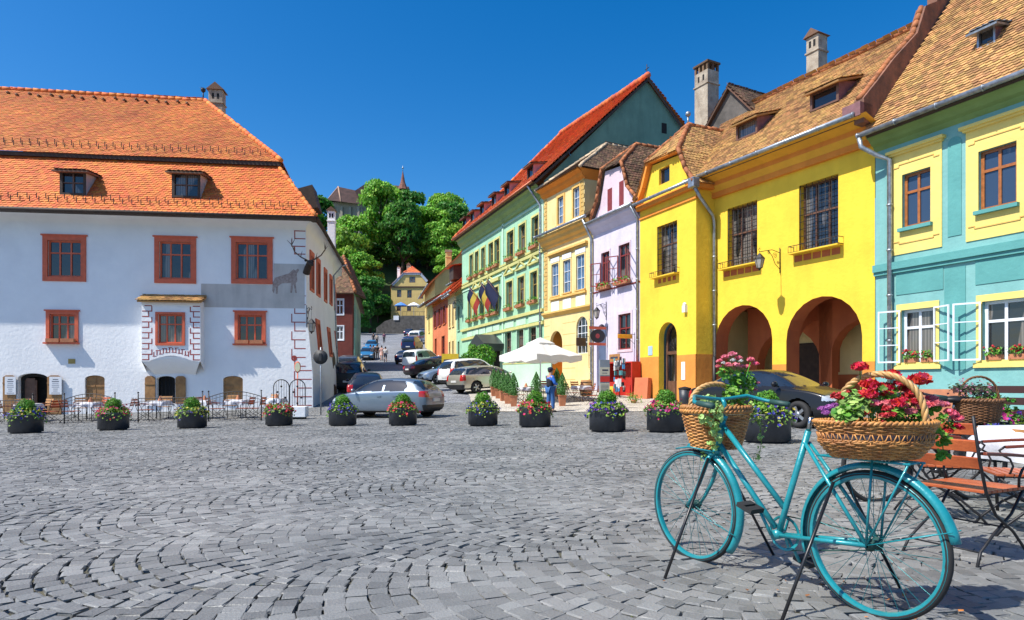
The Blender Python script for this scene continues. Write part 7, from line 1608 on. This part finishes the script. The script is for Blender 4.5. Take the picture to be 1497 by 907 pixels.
# dark bench at right edge
BN = thing('bench', 'dark slatted bench against the turquoise house at the right edge', 'bench', gz_at(1492, 8.6), R(-58)); q = MB()
for z in (.62,.78,.94): q.box(-.9,.9,.2,.24,z,z+.1)
q.build('backrest', mat('very dark bench wood', (.05,.015,.012), .5), BN); q = MB(); 
for i in range(4): q.box(-.9,.9,-.22+i*.1,-.14+i*.1,.44,.47)
q.build('seat', MC['very dark bench wood'], BN)
for s in (-.75,.75): q = MB(); q.tube([(s,.24,1.02),(s,.2,.45),(s,.26,0)], .016, 6); q.tube([(s,.2,.43),(s,-.22,.43),(s,-.26,0)], .016, 6); q.build('leg', MAT_IRON, BN)
q = MB(); q.prism([(-.7,0),(.7,0),(.7,.05),(-.5,.62),(-.7,.62)], 0, .6); 
pl_ = at(1345, 600, 10.4); SB = thing('slanted_board', 'sloping terracotta-coloured panel leaning before the turquoise house', 'board', (pl_.x, 10.4, gz(pl_.x, 10.4)), R(-20))
q = MB(); q.beam((-.5,.0,0),(-.5,.5,.95),.03,.9,(1,0,0)) if False else q.add([(-.75,0,.0),(.75,0,.0),(.75,.45,.95),(-.45,.45,.95),(-.75,.04,.0),(.75,.04,.0),(.75,.49,.95),(-.45,.49,.95)], [(0,1,2,3),(4,7,6,5),(0,4,5,1),(1,5,6,2),(2,6,7,3),(3,7,4,0)]); q.build('panel', TERRA, SB)
q = MB(); q.beam((.2,.46,.9),(.2,.8,.0),.04,.04); q.build('prop', WD, SB)
# ================= café in front of the white house =================
CG = 'folding slatted chairs of the pavement café'
LB = ['slatted café chair %s']
def cc(px, Y, rz, lb, wood=None): 
    c = copy_tree(C0, gz_at(px, Y), rz, lb, group=CG, mats={'orange-brown varnished slats': wood} if wood else None); return c
for px, Y, rz, lb, wd in ((12,24.6,R(20),'café chair at the far left, before the open cellar door',M_SLT2),(30,26,R(-60),'tan café chair in front of the open left cellar door',M_SLT2),(62,25.8,R(-110),'tan café chair behind the leftmost flower tub',M_SLT2),(72,24.4,R(170),'café chair with its back to the open right door leaf',None),
  (104,24.5,R(0),'café chair at the left end of the second fence panel',None),(118,26.2,R(-60),'tan café chair before the closed left cellar shutter',M_SLT2),(146,26.2,R(-110),'café chair turned to the table before the closed left shutter',None),(150,24.6,R(180),'café chair behind the pink flower tub',None),
  (182,25,R(195),'tilted café chair standing alone between two fence panels',None),(212,24.7,R(10),'café chair at the left end of the third fence panel',None),(240,26.2,R(-80),'tan café chair under the open middle cellar window',M_SLT2),(268,24.8,R(180),'café chair behind the yellow-green flower tub',None),(283,25.6,R(150),'café chair right of the open middle cellar window',None),
  (316,24.7,R(5),'café chair at the left end of the arched fence before the right shutter',None),(337,26.3,R(-80),'café chair in front of the closed right cellar shutter',M_SLT2),(358,24.7,R(175),'café chair in the middle of the arched fence panel',None),(374,24.6,R(178),'café chair at the right end of the arched fence panel',None),(393,26.4,R(-120),'tan café chair beside the iron gate panels',M_SLT2)): cc(px, Y, rz, lb, wd)
TG = 'white-clothed tables of the pavement café'
t0 = make_table('white-clothed café table before the open cellar door', .33, .2); t0['group'] = TG; t0.location = gz_at(42, 25.2)
for px, Y, lb in ((130,25.4,'white-clothed café table before the closed left shutter'),(232,25.5,'white-clothed café table under the open middle cellar window'),(297,25.5,'white-clothed café table with terracotta lamp right of the middle window'),(346,25.5,'white-clothed café table before the closed right shutter'),(402,26,'white-clothed café table beside the iron gate panels')): copy_tree(t0, gz_at(px, Y), random.uniform(-.1,.1), lb, group=TG)
def fence(px0, px1, Y, label, archd=True, hgt=.95):
    a = Vector(gz_at(px0, Y)); b = Vector(gz_at(px1, Y)); L_ = (b-a).length; T = thing('cafe_fence', label, 'fence', a, math.atan2(b.y-a.y, b.x-a.x), 'low iron fence panels of the pavement café'); dz = (b.z-a.z)
    for x in (0, L_):
        q = MB(); zz = dz*x/L_; q.tube([(x,0,zz),(x,0,zz+hgt+.12)], .022, 6); q.ball((x,0,zz+hgt+.16), .035, seg=8, rings=6); q.box(x-.1,x+.1,-.16,.16,zz,zz+.02); q.build('post', MAT_IRON, T)
    q = MB(); top = lambda x: dz*x/L_+hgt-.05+(.2*math.sin(PI*x/L_) if archd else 0); n = int(L_/.13)
    q.tube([(L_*k/16,0,top(L_*k/16)) for k in range(17)], .014, 6); q.tube([(L_*k/16,0,top(L_*k/16)-.12) for k in range(17)], .008, 6); q.tube([(0,0,.12),(L_,0,.12+dz)], .011, 6)
    for i in range(1, n): x = L_*i/n; q.tube([(x,0,.12+dz*x/L_),(x,0,top(x))], .007, 5)
    q.build('railing', MAT_IRON, T)
fence(-30, 48, 23.8, 'iron fence panel at the left edge of the picture', False); fence(94, 168, 23.8, 'arched iron fence panel behind the pink flower tub'); fence(202, 296, 23.8, 'iron fence panel below the oriel', False); fence(305, 382, 23.8, 'arched iron fence panel before the closed right cellar shutter')
GT = thing('iron_gate_panel', 'pair of arched black ornamental iron panels beside the white house corner', 'gate', gz_at(400, 25.6), R(4)); 
for k in (0, 1):
    q = MB(); x0 = k*.62; pts = [(x0,0,0),(x0,0,1.2)]+[(x0+.3-.3*math.cos(PI*i/10),0,1.2+.3*math.sin(PI*i/10)) for i in range(11)]+[(x0+.6,0,0)]; q.tube(pts, .02, 6)
    for i in range(1, 6): q.tube([(x0+.1*i,0,.1),(x0+.1*i,0,1.2+.3*math.sin(math.acos(max(-1,min(1,(.1*i-.3)/.3)))))], .008, 5)
    for i in range(5): q.ball((x0+.15+.15*(i % 3),-.01,.35+.22*i), .045, seg=6, rings=4)
    q.tube([(x0,0,.1),(x0+.6,0,.1)], .012, 6); q.build('panel', MAT_IRON, GT)
pb = thing('stone_block', 'white-painted stone block at the foot of the white house corner', 'block', gz_at(431, 24.5), R(6)); q = MB(); q.box(-.45,.45,-.3,.3,.1,.5); q.build('block', P_WHITE, pb, bevel=.02); q = MB(); q.box(-.38,.38,-.24,.24,0,.1); q.build('foot', DARK, pb)
# menu boards on the open door leaves
for px0, px1, lb in ((7,23,'white menu board on the left open cellar door leaf'),(72,90,'white menu board on the right open cellar door leaf')):
    u0 = fw_.h(px0,560,-.13)[0]; u1 = fw_.h(px1,560,-.13)[0]; z0 = fw_.h(48,577,-.13)[1]; z1 = fw_.h(48,551,-.13)[1]; T = thing('menu_board', lb, 'sign', tuple(fw_.X @ Vector((u0,-.13,z0))), fw_.rz(), 'menu boards on the cellar door')
    q = MB(); q.box(u0,u1,-.13,-.115,z0,z1); q.build('sheet', PAPER, T, fw_.X); q = MB(); random.seed(3)
    for i in range(9): zz = z1-.1-i*.085; w_ = (u1-u0)*random.uniform(.35,.75); c = (u0+u1)/2; q.box(c-w_/2,c+w_/2,-.133,-.1295,zz-(.018 if i > 1 else .03),zz)
    q.build('printed_lines', INK, T, fw_.X)
# ================= lanterns =================
LGL = mat('lantern glass', (.45,.42,.36), .15, 0, .2, 5, spec=.8)
def lantern(wallpt, out, drop, label, name='wall_lantern', s=1, arm=1.0):
    """wallpt world, out = unit vector away from the wall"""
    o = Vector(out).normalized(); T = thing(name, label, 'lantern', wallpt, math.atan2(o.y, o.x), 'wrought iron wall lanterns')
    q = MB(); q.tube([(0.02,0,.25),(.02,0,-.75)], .018, 6); q.tube([(0,0,.05),(arm*.4,0,.13),(arm*.75,0,.05),(arm,0,-.02)], .014, 6); q.tube([(0.02,0,-.6),(arm*.25,0,-.4),(arm*.4,0,-.1),(arm*.6,0,.08)], .012, 6)
    for cx_, cz_, r_ in ((arm*.25,-.08,.12),(arm*.55,.0,.08),(.12,-.35,.07)): q.tube([(cx_+r_*(1-k/26)*math.cos(k*.5),0,cz_+r_*(1-k/26)*math.sin(k*.5)) for k in range(24)], .008, 5)
    q.tube([(arm,0,-.02),(arm+.05,0,.08),(arm,0,.14),(arm-.04,0,.08)], .01, 5); q.build('bracket', MAT_IRON, T)
    q = MB(); h = -drop; q.tube([(arm,0,-.02),(arm,0,h)], .006, 5); q.lathe([(.03,h+.03),(.05,h),(.09,h-.04),(.19,h-.16),(.21,h-.18),(.20,h-.19)], 6, (arm,0,0), smooth=False); q.lathe([(.11,h-.52),(.12,h-.54),(.05,h-.58),(.02,h-.64)], 6, (arm,0,0), smooth=False)
    for k in range(6): a = PI/3*k; q.tube([(arm+.19*math.cos(a),.19*math.sin(a),h-.19),(arm+.11*math.cos(a),.11*math.sin(a),h-.53)], .009, 4)
    q.build('lantern_frame', MAT_IRON, T); q = MB(); q.lathe([(.18,h-.19),(.105,h-.53)], 6, (arm,0,0), smooth=False); q.build('glass', LGL, T); return T
uu, zz = fa.h(1141, 372, 0); lantern(tuple(fa.X @ Vector((uu,-.02,zz))), -fa.n, .1, 'black iron lantern hanging from a scrolled bracket between the two yellow arches', arm=1.15)
cp = Vector((-9.39+.05, 29.55, at(0,455,29.6).z)); lantern(tuple(cp), (.55,-.83,0), .45, 'black lantern on a scrolled bracket at the white house corner', arm=.75, s=1)
uu, zz = fl.h(887, 448, 0); lantern(tuple(fl.X @ Vector((uu,-.02,zz))), -fl.n, .1, 'small black lantern above the blue-grey door of the lilac house', arm=.6)
f3 = Fac((-4.46,58.1),(2.05,41.5)); uu, zz = fg.h(673,442,0); lantern(tuple(fg.X @ Vector((.3,-.02,zz))), -fg.n, .1, 'small dark lantern at the far end of the long green house', arm=.8)
# antlers on the corner
AN = thing('deer_head', 'dark deer head with wide antlers mounted high on the white house corner', 'hunting trophy', (-9.3,29.5,at(0,392,29.6).z), R(-50))
q = MB(); q.tube([(-.1,0,-.25),(.1,0,.0),(.28,0,.18),(.5,0,.1),(.62,0,.02)], [.16,.15,.13,.09,.05], 10); q.ball((.24,.16,.26), .07, .5, 1, .7); q.ball((.24,-.16,.26), .07, .5, 1, .7); q.build('head', mat('dark deer hide', (.04,.025,.018), .8), AN)
for s in (-1, 1):
    q = MB(); m = [(.2,s*.06,.28),(.12,s*.35,.42),(.1,s*.62,.62),(.18,s*.78,.9),(.25,s*.8,1.2)]; q.tube(m, [.035,.03,.026,.02,.008], 6)
    for k, d in ((1,(.18,s*.0,.25)),(2,(.2,s*.12,.22)),(3,(-.1,s*.18,.2)),(3,(.15,s*-.12,.3))): q.tube([m[k], tuple(Vector(m[k])+Vector(d))], [.022,.006], 5)
    q.build('antler', mat('antler', (.10,.07,.05), .6), AN)
# traffic sign at the corner, mirror on the wall
sg = Vector(gz_at(469, 26.2)); ST_ = thing('traffic_sign', 'round sign seen from its dark back on a thin post by the white house corner', 'sign', sg); q = MB(); q.tube([(0,0,0),(0,0,2.75)], .03, 8); q.build('post', MAT_ZINC, ST_); q = MB(); q.lathe([(.01,0),(.29,0),(.29,.02),(.01,.02)], 28, (0,-.05,2.35), 'y'); q.box(-.05,.05,-.08,-.05,2.2,2.5); q.build('disc', mat('dark sign back', (.02,.022,.025), .6), ST_)
mr = at(435, 537, 27.0); MR = thing('street_mirror', 'oval mirror with red rim on a short arm before the white house corner', 'mirror', mr, R(10)); q = MB(); q.lathe([(.01,-.02),(.2,-.02),(.24,0),(.2,.03),(.01,.03)], 24, (0,0,0), 'y', sx=.55); q.build('rim', WR, MR); q = MB(); q.lathe([(.01,-.025),(.19,-.025)], 24, (0,0,0), 'y', sx=.55); q.build('glass', mat('mirror', (.7,.72,.75), .03, 1), MR); q = MB(); q.tube([(0,.02,-.2),(0,.02,-(mr.z-gz(mr.x,27)))], .025, 6); q.build('post', WR, MR)
# ================= café under the parasol =================
PY = 31.0; pp_ = gz_at(790, PY); PA = thing('parasol', 'large white square parasol with vented top over the café tables', 'parasol', pp_, R(38)); g0_ = pp_[2]
ze_ = at(0,520,PY).z-g0_; zp_ = at(0,497,PY).z-g0_; hw = 1.4
M_PAR = mat('white parasol canvas', (.80,.79,.74), .85, 0, .03, 2, .2, 20, trans=.25)
q = MB(); q.tube([(0,0,0),(0,0,zp_+.1)], .035, 8); q.box(-.35,.35,-.35,.35,0,.08); q.build('pole', WWH, PA)
q = MB(); N8 = 32
def sq(r, k): a = 2*PI*k/N8; m_ = max(abs(math.cos(a)), abs(math.sin(a))); return (r*math.cos(a)/m_, r*math.sin(a)/m_)
prof = [(hw,ze_-.28),(hw*1.0,ze_),(hw*.6,ze_+.28),(hw*.26,ze_+.58)]
for (r0_, z0_), (r1_, z1_) in zip(prof, prof[1:]):
    for k in range(N8):
        def pt(r, z, k): 
            x, y = sq(r, k); a = 2*PI*k/N8; sag = .09*(abs(math.sin(2*a)) if False else (1-abs(math.cos(4*a))))*(r/hw) ; return (x, y, z-sag*.8+(.03*math.sin(k*2.3) if z < ze_-.1 else 0))
        q.add([pt(r0_,z0_,k), pt(r0_,z0_,k+1), pt(r1_,z1_,k+1), pt(r1_,z1_,k)], [(0,1,2,3)], True)
q.build('canopy', M_PAR, PA); q = MB()
for k in range(N8): a, b = sq(hw*.34,k), sq(hw*.34,k+1); q.add([(*a,ze_+.58),(*b,ze_+.58),(0,0,zp_+.12)], [(0,1,2)], True); q.add([(*a,ze_+.58),(*b,ze_+.58),(b[0],b[1],ze_+.5),(a[0],a[1],ze_+.5)], [(0,1,2,3)])
q.build('vent_cap', M_PAR, PA)
q = MB()
for k in range(4): a = PI/4+k*PI/2; q.tube([(0,0,ze_+.5),(hw*1.4*math.cos(a),hw*1.4*math.sin(a),ze_)], .012, 5)
q.build('ribs', WWH, PA)
# potted conifers
def conifer(label):
    T = thing('potted_conifer', label, 'potted plant', group='clipped conifers in square terracotta pots'); q = MB()
    v = [(s*w_, t_*w_, z) for (w_, z) in ((.12,0),(.17,.5)) for s, t_ in ((-1,-1),(1,-1),(1,1),(-1,1))]; q.add(v, [(3,2,1,0),(0,1,5,4),(1,2,6,5),(2,3,7,6),(3,0,4,7)]); q.box(-.18,.18,-.18,.18,.46,.51); q.build('pot', TERRA, T, bevel=.01)
    n = 1500; t = rng.uniform(0, 1, n)**.8; a = rng.uniform(0, 2*PI, n); rr = .24*np.sin(np.clip((1-t)*2.0, 0, PI/2))*(1+.12*np.sin(a*5+t*9))*rng.uniform(.85, 1.05, n); P = np.stack([rr*np.cos(a), rr*np.sin(a), .5+t*.98], 1); q = MB(); q.addnp(leaves_np(P, np.stack([np.cos(a), np.sin(a), np.ones(n)*.5], 1), .026), [(0,1,2,3)], 4); q.tube([(0,0,.5),(0,0,1.35)], [.15,.02], 8); q.build('foliage', mat('conifer foliage', (.07,.22,.04), .6, 0, .2, 3, isl=.35, col2=(.04,.13,.02), trans=.2), T, fixn=False); return T
K0 = conifer('clipped conifer nearest the square in the row of five by the champagne estate'); K0.location = gz_at(751, 28.6)
for px, Y, lb in ((742.5,29.9,'second conifer of the row of five, counted from the square'),(735.5,31.2,'middle conifer of the row of five'),(728.5,32.5,'fourth conifer of the row of five, counted from the square'),(722,33.8,'farthest conifer of the row of five, by the champagne estate'),(784,29.6,'potted conifer just left of the standing man'),(822,28.4,'potted conifer just right of the standing man'),(814,33,'small potted conifer behind the right one, before the orange passage')): copy_tree(K0, gz_at(px, Y), random.uniform(-.2,.2), lb)
CG = 'chairs of the parasol café'
for px, Y, rz, lb in ((760,29.6,R(20),'café chair beside the nearest conifer of the row'),(776,31.5,R(200),'reddish café chair behind the conifer left of the man'),(795,32.5,R(100),'café chair behind the man under the parasol'),(838,30.2,R(10),'café chair right of the right-hand conifer'),(845,31.6,R(-60),'café chair with its back to the cream wall'),(860,30.2,R(180),'café chair next to the wooden barrel'),(868,28.6,R(150),'café chair before the lilac house door, left of the pillar')): copy_tree(C0, gz_at(px, Y), rz, lb, group=CG)
for px, Y, lb in ((768,30.4,'white-clothed table under the left side of the parasol'),(850,30.6,'white-clothed table under the right end of the parasol'),(805,31.8,'white-clothed table behind the standing man')): copy_tree(t0, gz_at(px, Y), .5, lb, group='tables of the parasol café')
# low screens behind the parasol tables
SN = thing('cafe_screen', 'low pale green screen wall behind the parasol café', 'screen', gz_at(735, 37.5), R(-52)); q = MB(); q.box(0,4.2,0,.08,.1,1.5); q.build('panel', P_GRNW, SN); q = MB(); q.box(0,4.2,-.02,.1,1.5,1.56); q.build('top_rail', P_GTRIM, SN)
# bush by the portal
BU = thing('portal_bush', 'dense round green bush beside the dark portal of the green house', 'bush', gz_at(700, 46.5)); n = 2600; d = rng.normal(0, 1, (n, 3)); d /= np.linalg.norm(d, axis=1)[:, None]; P = d*[1.15,1.0,1.2]*rng.uniform(.75, 1.05, n)[:, None]*(1+.12*np.sin(d[:, 0]*6+d[:, 2]*5))[:, None]+[0,0,1.35]; P[:, 2] = np.maximum(P[:, 2], .1)
q = MB(); q.addnp(leaves_np(P, d, .09), [(0,1,2,3)], 4); q.build('foliage', M_BOX, BU, fixn=False); q = MB(); q.tube([(0,0,0),(0,0,1.4)], .08, 6); q.build('trunk', MBARK, BU)
YB = thing('yellow_sign_board', 'yellow advertising board standing among the parked cars', 'sign', gz_at(658, 46.5)); q = MB(); q.box(-.6,.6,0,.05,.7,1.9); q.build('panel', mat('yellow board', (.8,.55,.03), .5), YB); q = MB(); q.box(-.45,.45,-.01,0,1.2,1.5); q.box(-.4,.2,-.01,0,.9,1.0); q.build('lettering', INK, YB); q = MB(); q.box(-.55,-.5,0,.05,0,.7); q.box(.5,.55,0,.05,0,.7); q.build('legs', MAT_IRON, YB)
# barrel
BA = thing('barrel', 'brown wooden barrel under the sloping shadow on the cream wall', 'barrel', gz_at(857, 33)); q = MB(); q.lathe([(.01,0),(.26,0),(.34,.42),(.26,.85),(.01,.85)], 18); q.build('staves', WB, BA); q = MB(); 
for z in (.12,.3,.55,.73): r_ = .26+.08*math.sin(PI*z/.85)+.006; q.lathe([(r_,z-.02),(r_,z+.02)], 18)
q.build('hoops', MAT_IRON, BA)
# information pillar
IP = thing('information_pillar', 'grey and cream information pillar with a red band before the lilac house', 'sign', gz_at(883.5, 26.5), R(14)); q = MB(); q.box(-.21,.21,-.06,.06,0,2.05); q.build('pillar', mat('grey pillar', (.25,.27,.3), .5), IP)
for z0, z1, m_ in ((1.30,1.42,None),(1.42,1.75,'cream'),(1.15,1.38,'red'),(.45,1.1,'cream')):
    if m_: q = MB(); q.box(-.205,.205,-.066,-.058,z0,z1); q.build('sign_panel', mat('pillar '+m_, (.62,.56,.42) if m_ == 'cream' else (.65,.03,.02), .6), IP)
q = MB()
for i in range(10): q.box(-.17,.17-(i*.37 % .12),-.069,-.066,1.02-i*.055,1.035-i*.055)
q.box(-.12,.1,-.069,-.066,1.5,1.52); q.box(-.12,.14,-.069,-.066,1.6,1.66); q.build('printed_lines', INK, IP)
# souvenir cabinet
uu, zz = fl.h(907, 560, -.6); kp = fl.X @ Vector((uu,-.5,0)); gk = gz(kp.x, kp.y); KI = thing('souvenir_stall', 'open red souvenir cabinet before the lilac house', 'stall', (kp.x,kp.y,gk), fl.rz()+R(8), None, .86)
q = MB(); q.box(-1.2,-1.1,-.3,.35,0,1.95); q.box(1.1,1.2,-.3,.35,0,1.95); q.box(-1.1,1.1,.3,.35,0,1.95); q.box(-1.2,1.2,-.3,.35,1.95,2.02); q.box(-1.1,-.2,-.3,-.26,0,.85); q.build('cabinet', mat('red cabinet paint', (.52,.03,.02), .5), KI)
q = MB(); q.box(-1.3,1.3,-.05,0,0,.01); q.box(-.9,-.45,-.31,-.30,.25,.6,Matrix.Rotation(R(0),4,'Y')); q.build('yellow_patch', mat('yellow patch', (.8,.55,.05), .6), KI)
RK = thing('postcard_rack', 'rotating rack hung with patterned bags and cards before the red souvenir cabinet', 'rack', tuple(Vector((kp.x,kp.y,gk))+Vector((-.25,-.75,0)))); q = MB(); q.tube([(0,0,0),(0,0,1.95)], .02, 6)
for k in range(4): a = PI/2*k; q.tube([(0,0,.03),(.3*math.cos(a),.3*math.sin(a),0.0)], .015, 5)
q.build('stand', MAT_IRON, RK)
cols = [(.05,.06,.08),(.7,.7,.7),(.05,.25,.5),(.1,.4,.45),(.75,.75,.72),(.03,.03,.04)]
for i in range(34):
    a = random.uniform(0, 2*PI); z = random.uniform(.3,1.8); r_ = .26; q = MB(); Mx = Matrix.Translation((r_*math.cos(a), r_*math.sin(a), z)) @ Matrix.Rotation(a, 4, 'Z'); q.box(-.02,.02,-.09,.09,-.12,.1,Mx); q.build('hanging_bag', mat('bag %d' % (i % 6), cols[i % 6], .7), RK)
q = MB()
uu, zz = fl.h(899, 524, -.1); WP = thing('wooden_shop_sign', 'carved wooden sign above the red souvenir cabinet', 'sign', tuple(fl.X @ Vector((uu,-.1,zz))), fl.rz()); q.box(-.5,.5,-.05,0,-.2,.22); q.build('board', M_SLT2, WP, bevel=.03); q = MB(); q.box(-.35,.35,-.06,-.05,-.02,.08); q.build('lettering', INK, WP)
# hanging signs on the lilac house
uu, zz = fl.h(888, 492, 0); HS = thing('hanging_shop_sign', 'black oval shop sign between two red bars beside the blue-grey door', 'sign', tuple(fl.X @ Vector((uu,0,zz))), math.atan2(-fl.n.y, -fl.n.x)); q = MB(); q.tube([(0,0,.55),(0,0,-.6)], .02, 6); q.tube([(0,0,.5),(1.15,0,.5)], .015, 6); q.tube([(1.1,0,.5),(1.1,0,-.4)], .01, 5); q.tube([(.12,0,.5),(.12,0,-.4)], .01, 5); q.build('bracket', MAT_IRON, HS)
q = MB(); q.lathe([(.01,-.02),(.36,-.02),(.36,.02),(.01,.02)], 24, (.6,0,0), 'y', sx=1.25, smooth=False); q.build('oval_board', mat('black board', (.02,.02,.02), .5), HS); q = MB(); q.box(.1,1.12,-.03,.03,.36,.5); q.box(.1,1.12,-.03,.03,-.5,-.36); q.build('red_bar', WR, HS)
q = MB(); 
for k in (-1, 1): q.lathe([(.01,.0),(.13,.0)], 16, (.62,k*.026,0), 'y'); 
q.build('emblem', mat('dull red emblem', (.45,.06,.06), .6), HS)
uu, zz = fb.h(861, 500, 0); q = MB(); BS = thing('hanging_shop_sign', 'small brown rounded sign hanging before the arched window of the cream house', 'sign', tuple(fb.X @ Vector((uu,0,zz))), math.atan2(-fb.n.y, -fb.n.x)); q.tube([(0,0,.3),(.85,0,.3)], .015, 6); q.build('bracket', MAT_IRON, BS); q = MB(); q.box(.2,.85,-.03,.03,-.25,.22); q.build('board', mat('brown board', (.12,.07,.03), .7), BS, bevel=.1)
uu, zz = fl.h(928, 492, 0); OS = thing('hanging_shop_sign', 'small orange sign on a black bracket near the drainpipe of the lilac house', 'sign', tuple(fl.X @ Vector((uu,0,zz))), math.atan2(-fl.n.y, -fl.n.x)); q = MB(); q.tube([(0,0,.2),(0,0,-.6)], .02, 6); q.tube([(0,0,.1),(1.0,0,.1)], .015, 6); q.tube([(0,0,-.4),(.5,0,0)], .01, 5); q.build('bracket', MAT_IRON, OS); q = MB(); q.box(.15,1.0,-.03,.03,-.12,.08); q.build('board', mat('orange board', (.8,.35,.02), .6), OS, bevel=.02)
# terracotta board leaning by the yellow wing
uu, zz = fwg.h(941, 575, -.3); p = fwg.X @ Vector((uu,-.35,0)); TB_ = thing('leaning_board', 'terracotta-painted box leaning at the left corner of the yellow wing', 'board', (p.x,p.y,gz(p.x,p.y)), fwg.rz()+R(18)); q = MB(); q.box(-.45,.35,-.15,.15,0,1.02,Matrix.Rotation(R(-6),4,'X')); q.build('box', mat('terracotta paint', (.60,.17,.07), .7), TB_, bevel=.01)
BP = thing('small_bush', 'small leafy plant at the foot of the red souvenir cabinet', 'plant', gz_at(926, 29.3)); P = rng.normal(0, 1, (260, 3))*[.16,.14,.12]+[0,0,.25]; q = MB(); q.addnp(leaves_np(P, rng.normal(0,1,(260,3))+[0,0,1], .035), [(0,1,2,3)], 4); q.build('leaves', M_PETL, BP, fixn=False); q = MB(); q.lathe([(.01,0),(.1,0),(.13,.18),(.01,.18)], 12); q.build('pot', TERRA, BP)
BI = thing('litter_bin', 'dark litter bin beside the door of the yellow wing', 'bin', gz_at(1001, 26.4)); q = MB(); q.lathe([(.01,0),(.2,0),(.24,.8),(.01,.8)], 16); q.build('body', M_TUB, BI); q = MB(); q.lathe([(.25,.8),(.26,.86),(.01,.92)], 16); q.build('lid', DARK, BI)
# small fallen leaves near the rear wheel
P = []
for i in range(60): x = random.gauss(1.95,.5); y = random.gauss(3.05,.5); P.append((x, y, gz(x, y)+.03))
q = MB(); P = np.array(P); q.addnp(leaves_np(P, np.tile([0,0,1.0],(60,1)), .014, jitter=.3), [(0,1,2,3)], 4); settag(q.build('fallen_leaves', mat('dry leaves', (.4,.14,.03), .8, isl=.5), fixn=False), 'a scatter of dry orange leaves and petals on the setts by the rear wheel', 'leaves', None, 'stuff')
# moss and grit in the joints: small tufts of green
P = []
for i in range(2600):
    y = 2.4+7*random.random()**1.3; x = random.uniform(-.85*y-.5, .85*y+.5)
    if math.sin(x*1.7+y*2.3)+math.sin(x*.9-y*1.1) > .2: P.append((x, y, gz(x, y)+.008))
P = np.array(P); q = MB(); q.addnp(leaves_np(P, np.tile([0,0,1.0],(len(P),1)), .009, jitter=.5), [(0,1,2,3)], 4); settag(q.build('joint_moss', mat('joint moss', (.10,.12,.03), .9, isl=.5), fixn=False), 'thin moss and weeds growing in the joints between the setts', 'moss', None, 'stuff')
# ---- pieces that stand apart become parts of their own ----
def split_loose(o, limit=100):
    me = o.data; n = len(me.vertices); par = list(range(n))
    def find(a):
        while par[a] != a: par[a] = par[par[a]]; a = par[a]
        return a
    for e in me.edges:
        a, b = find(e.vertices[0]), find(e.vertices[1])
        if a != b: par[a] = b
    # boxes that touch (share a position) stay together
    seen = {}
    for v in me.vertices:
        k = tuple(round(c, 4) for c in v.co)
        if k in seen:
            a, b = find(v.index), find(seen[k])
            if a != b: par[a] = b
        else: seen[k] = v.index
    G = {}
    for p in me.polygons: G.setdefault(find(p.vertices[0]), []).append(p)
    if len(G) < 2: return
    groups = list(G.values())
    if len(groups) > limit: rest = [p for g in groups[limit:] for p in g]; groups = groups[:limit]+[rest]
    base = o.name.split('.')[0]
    for gi, g in enumerate(groups):
        used = sorted({i for p in g for i in p.vertices}); mp = {v: i for i, v in enumerate(used)}
        m = bpy.data.meshes.new(base); m.from_pydata([me.vertices[i].co[:] for i in used], [], [tuple(mp[i] for i in p.vertices) for p in g]); m.polygons.foreach_set('use_smooth', [p.use_smooth for p in g]); m.update()
        for mt in me.materials: m.materials.append(mt)
        c = bpy.data.objects.new(base, m); COL.objects.link(c); c.parent = o.parent; c.matrix_basis = o.matrix_basis.copy()
        for md in o.modifiers:
            if md.type == 'BEVEL': b = c.modifiers.new('bevel', 'BEVEL'); b.width = md.width; b.segments = md.segments; b.limit_method = 'ANGLE'
        if gi == limit: c['kind'] = 'stuff'
    bpy.data.objects.remove(o)
REN = {'snow_guards': 'snow_guard', 'vent_tiles': 'vent_tile', 'painted_panels': 'painted_panel'}
for o in list(bpy.data.objects):
    b = o.name.split('.')[0]
    if o.type == 'MESH' and b in ('window_head','dormer_cheek','vent_tiles','pilaster_panel','wall_panel','white_panel','painted_base','painted_panels','pediment','pilaster','shutters','gable_wall','side_wall','snow_guards','smoke_hole','legs','fire_wall_coping','belt_course','sill','flower_box','eave_board','panel','yellow_patch','red_band','hoops','carrier','rustication','open_casement','window_hood','grip','red_bar','emblem','printed_lines','lettering','handlebar_grip') and not o.children:
        if b in REN: o.name = REN[b]
        split_loose(o)
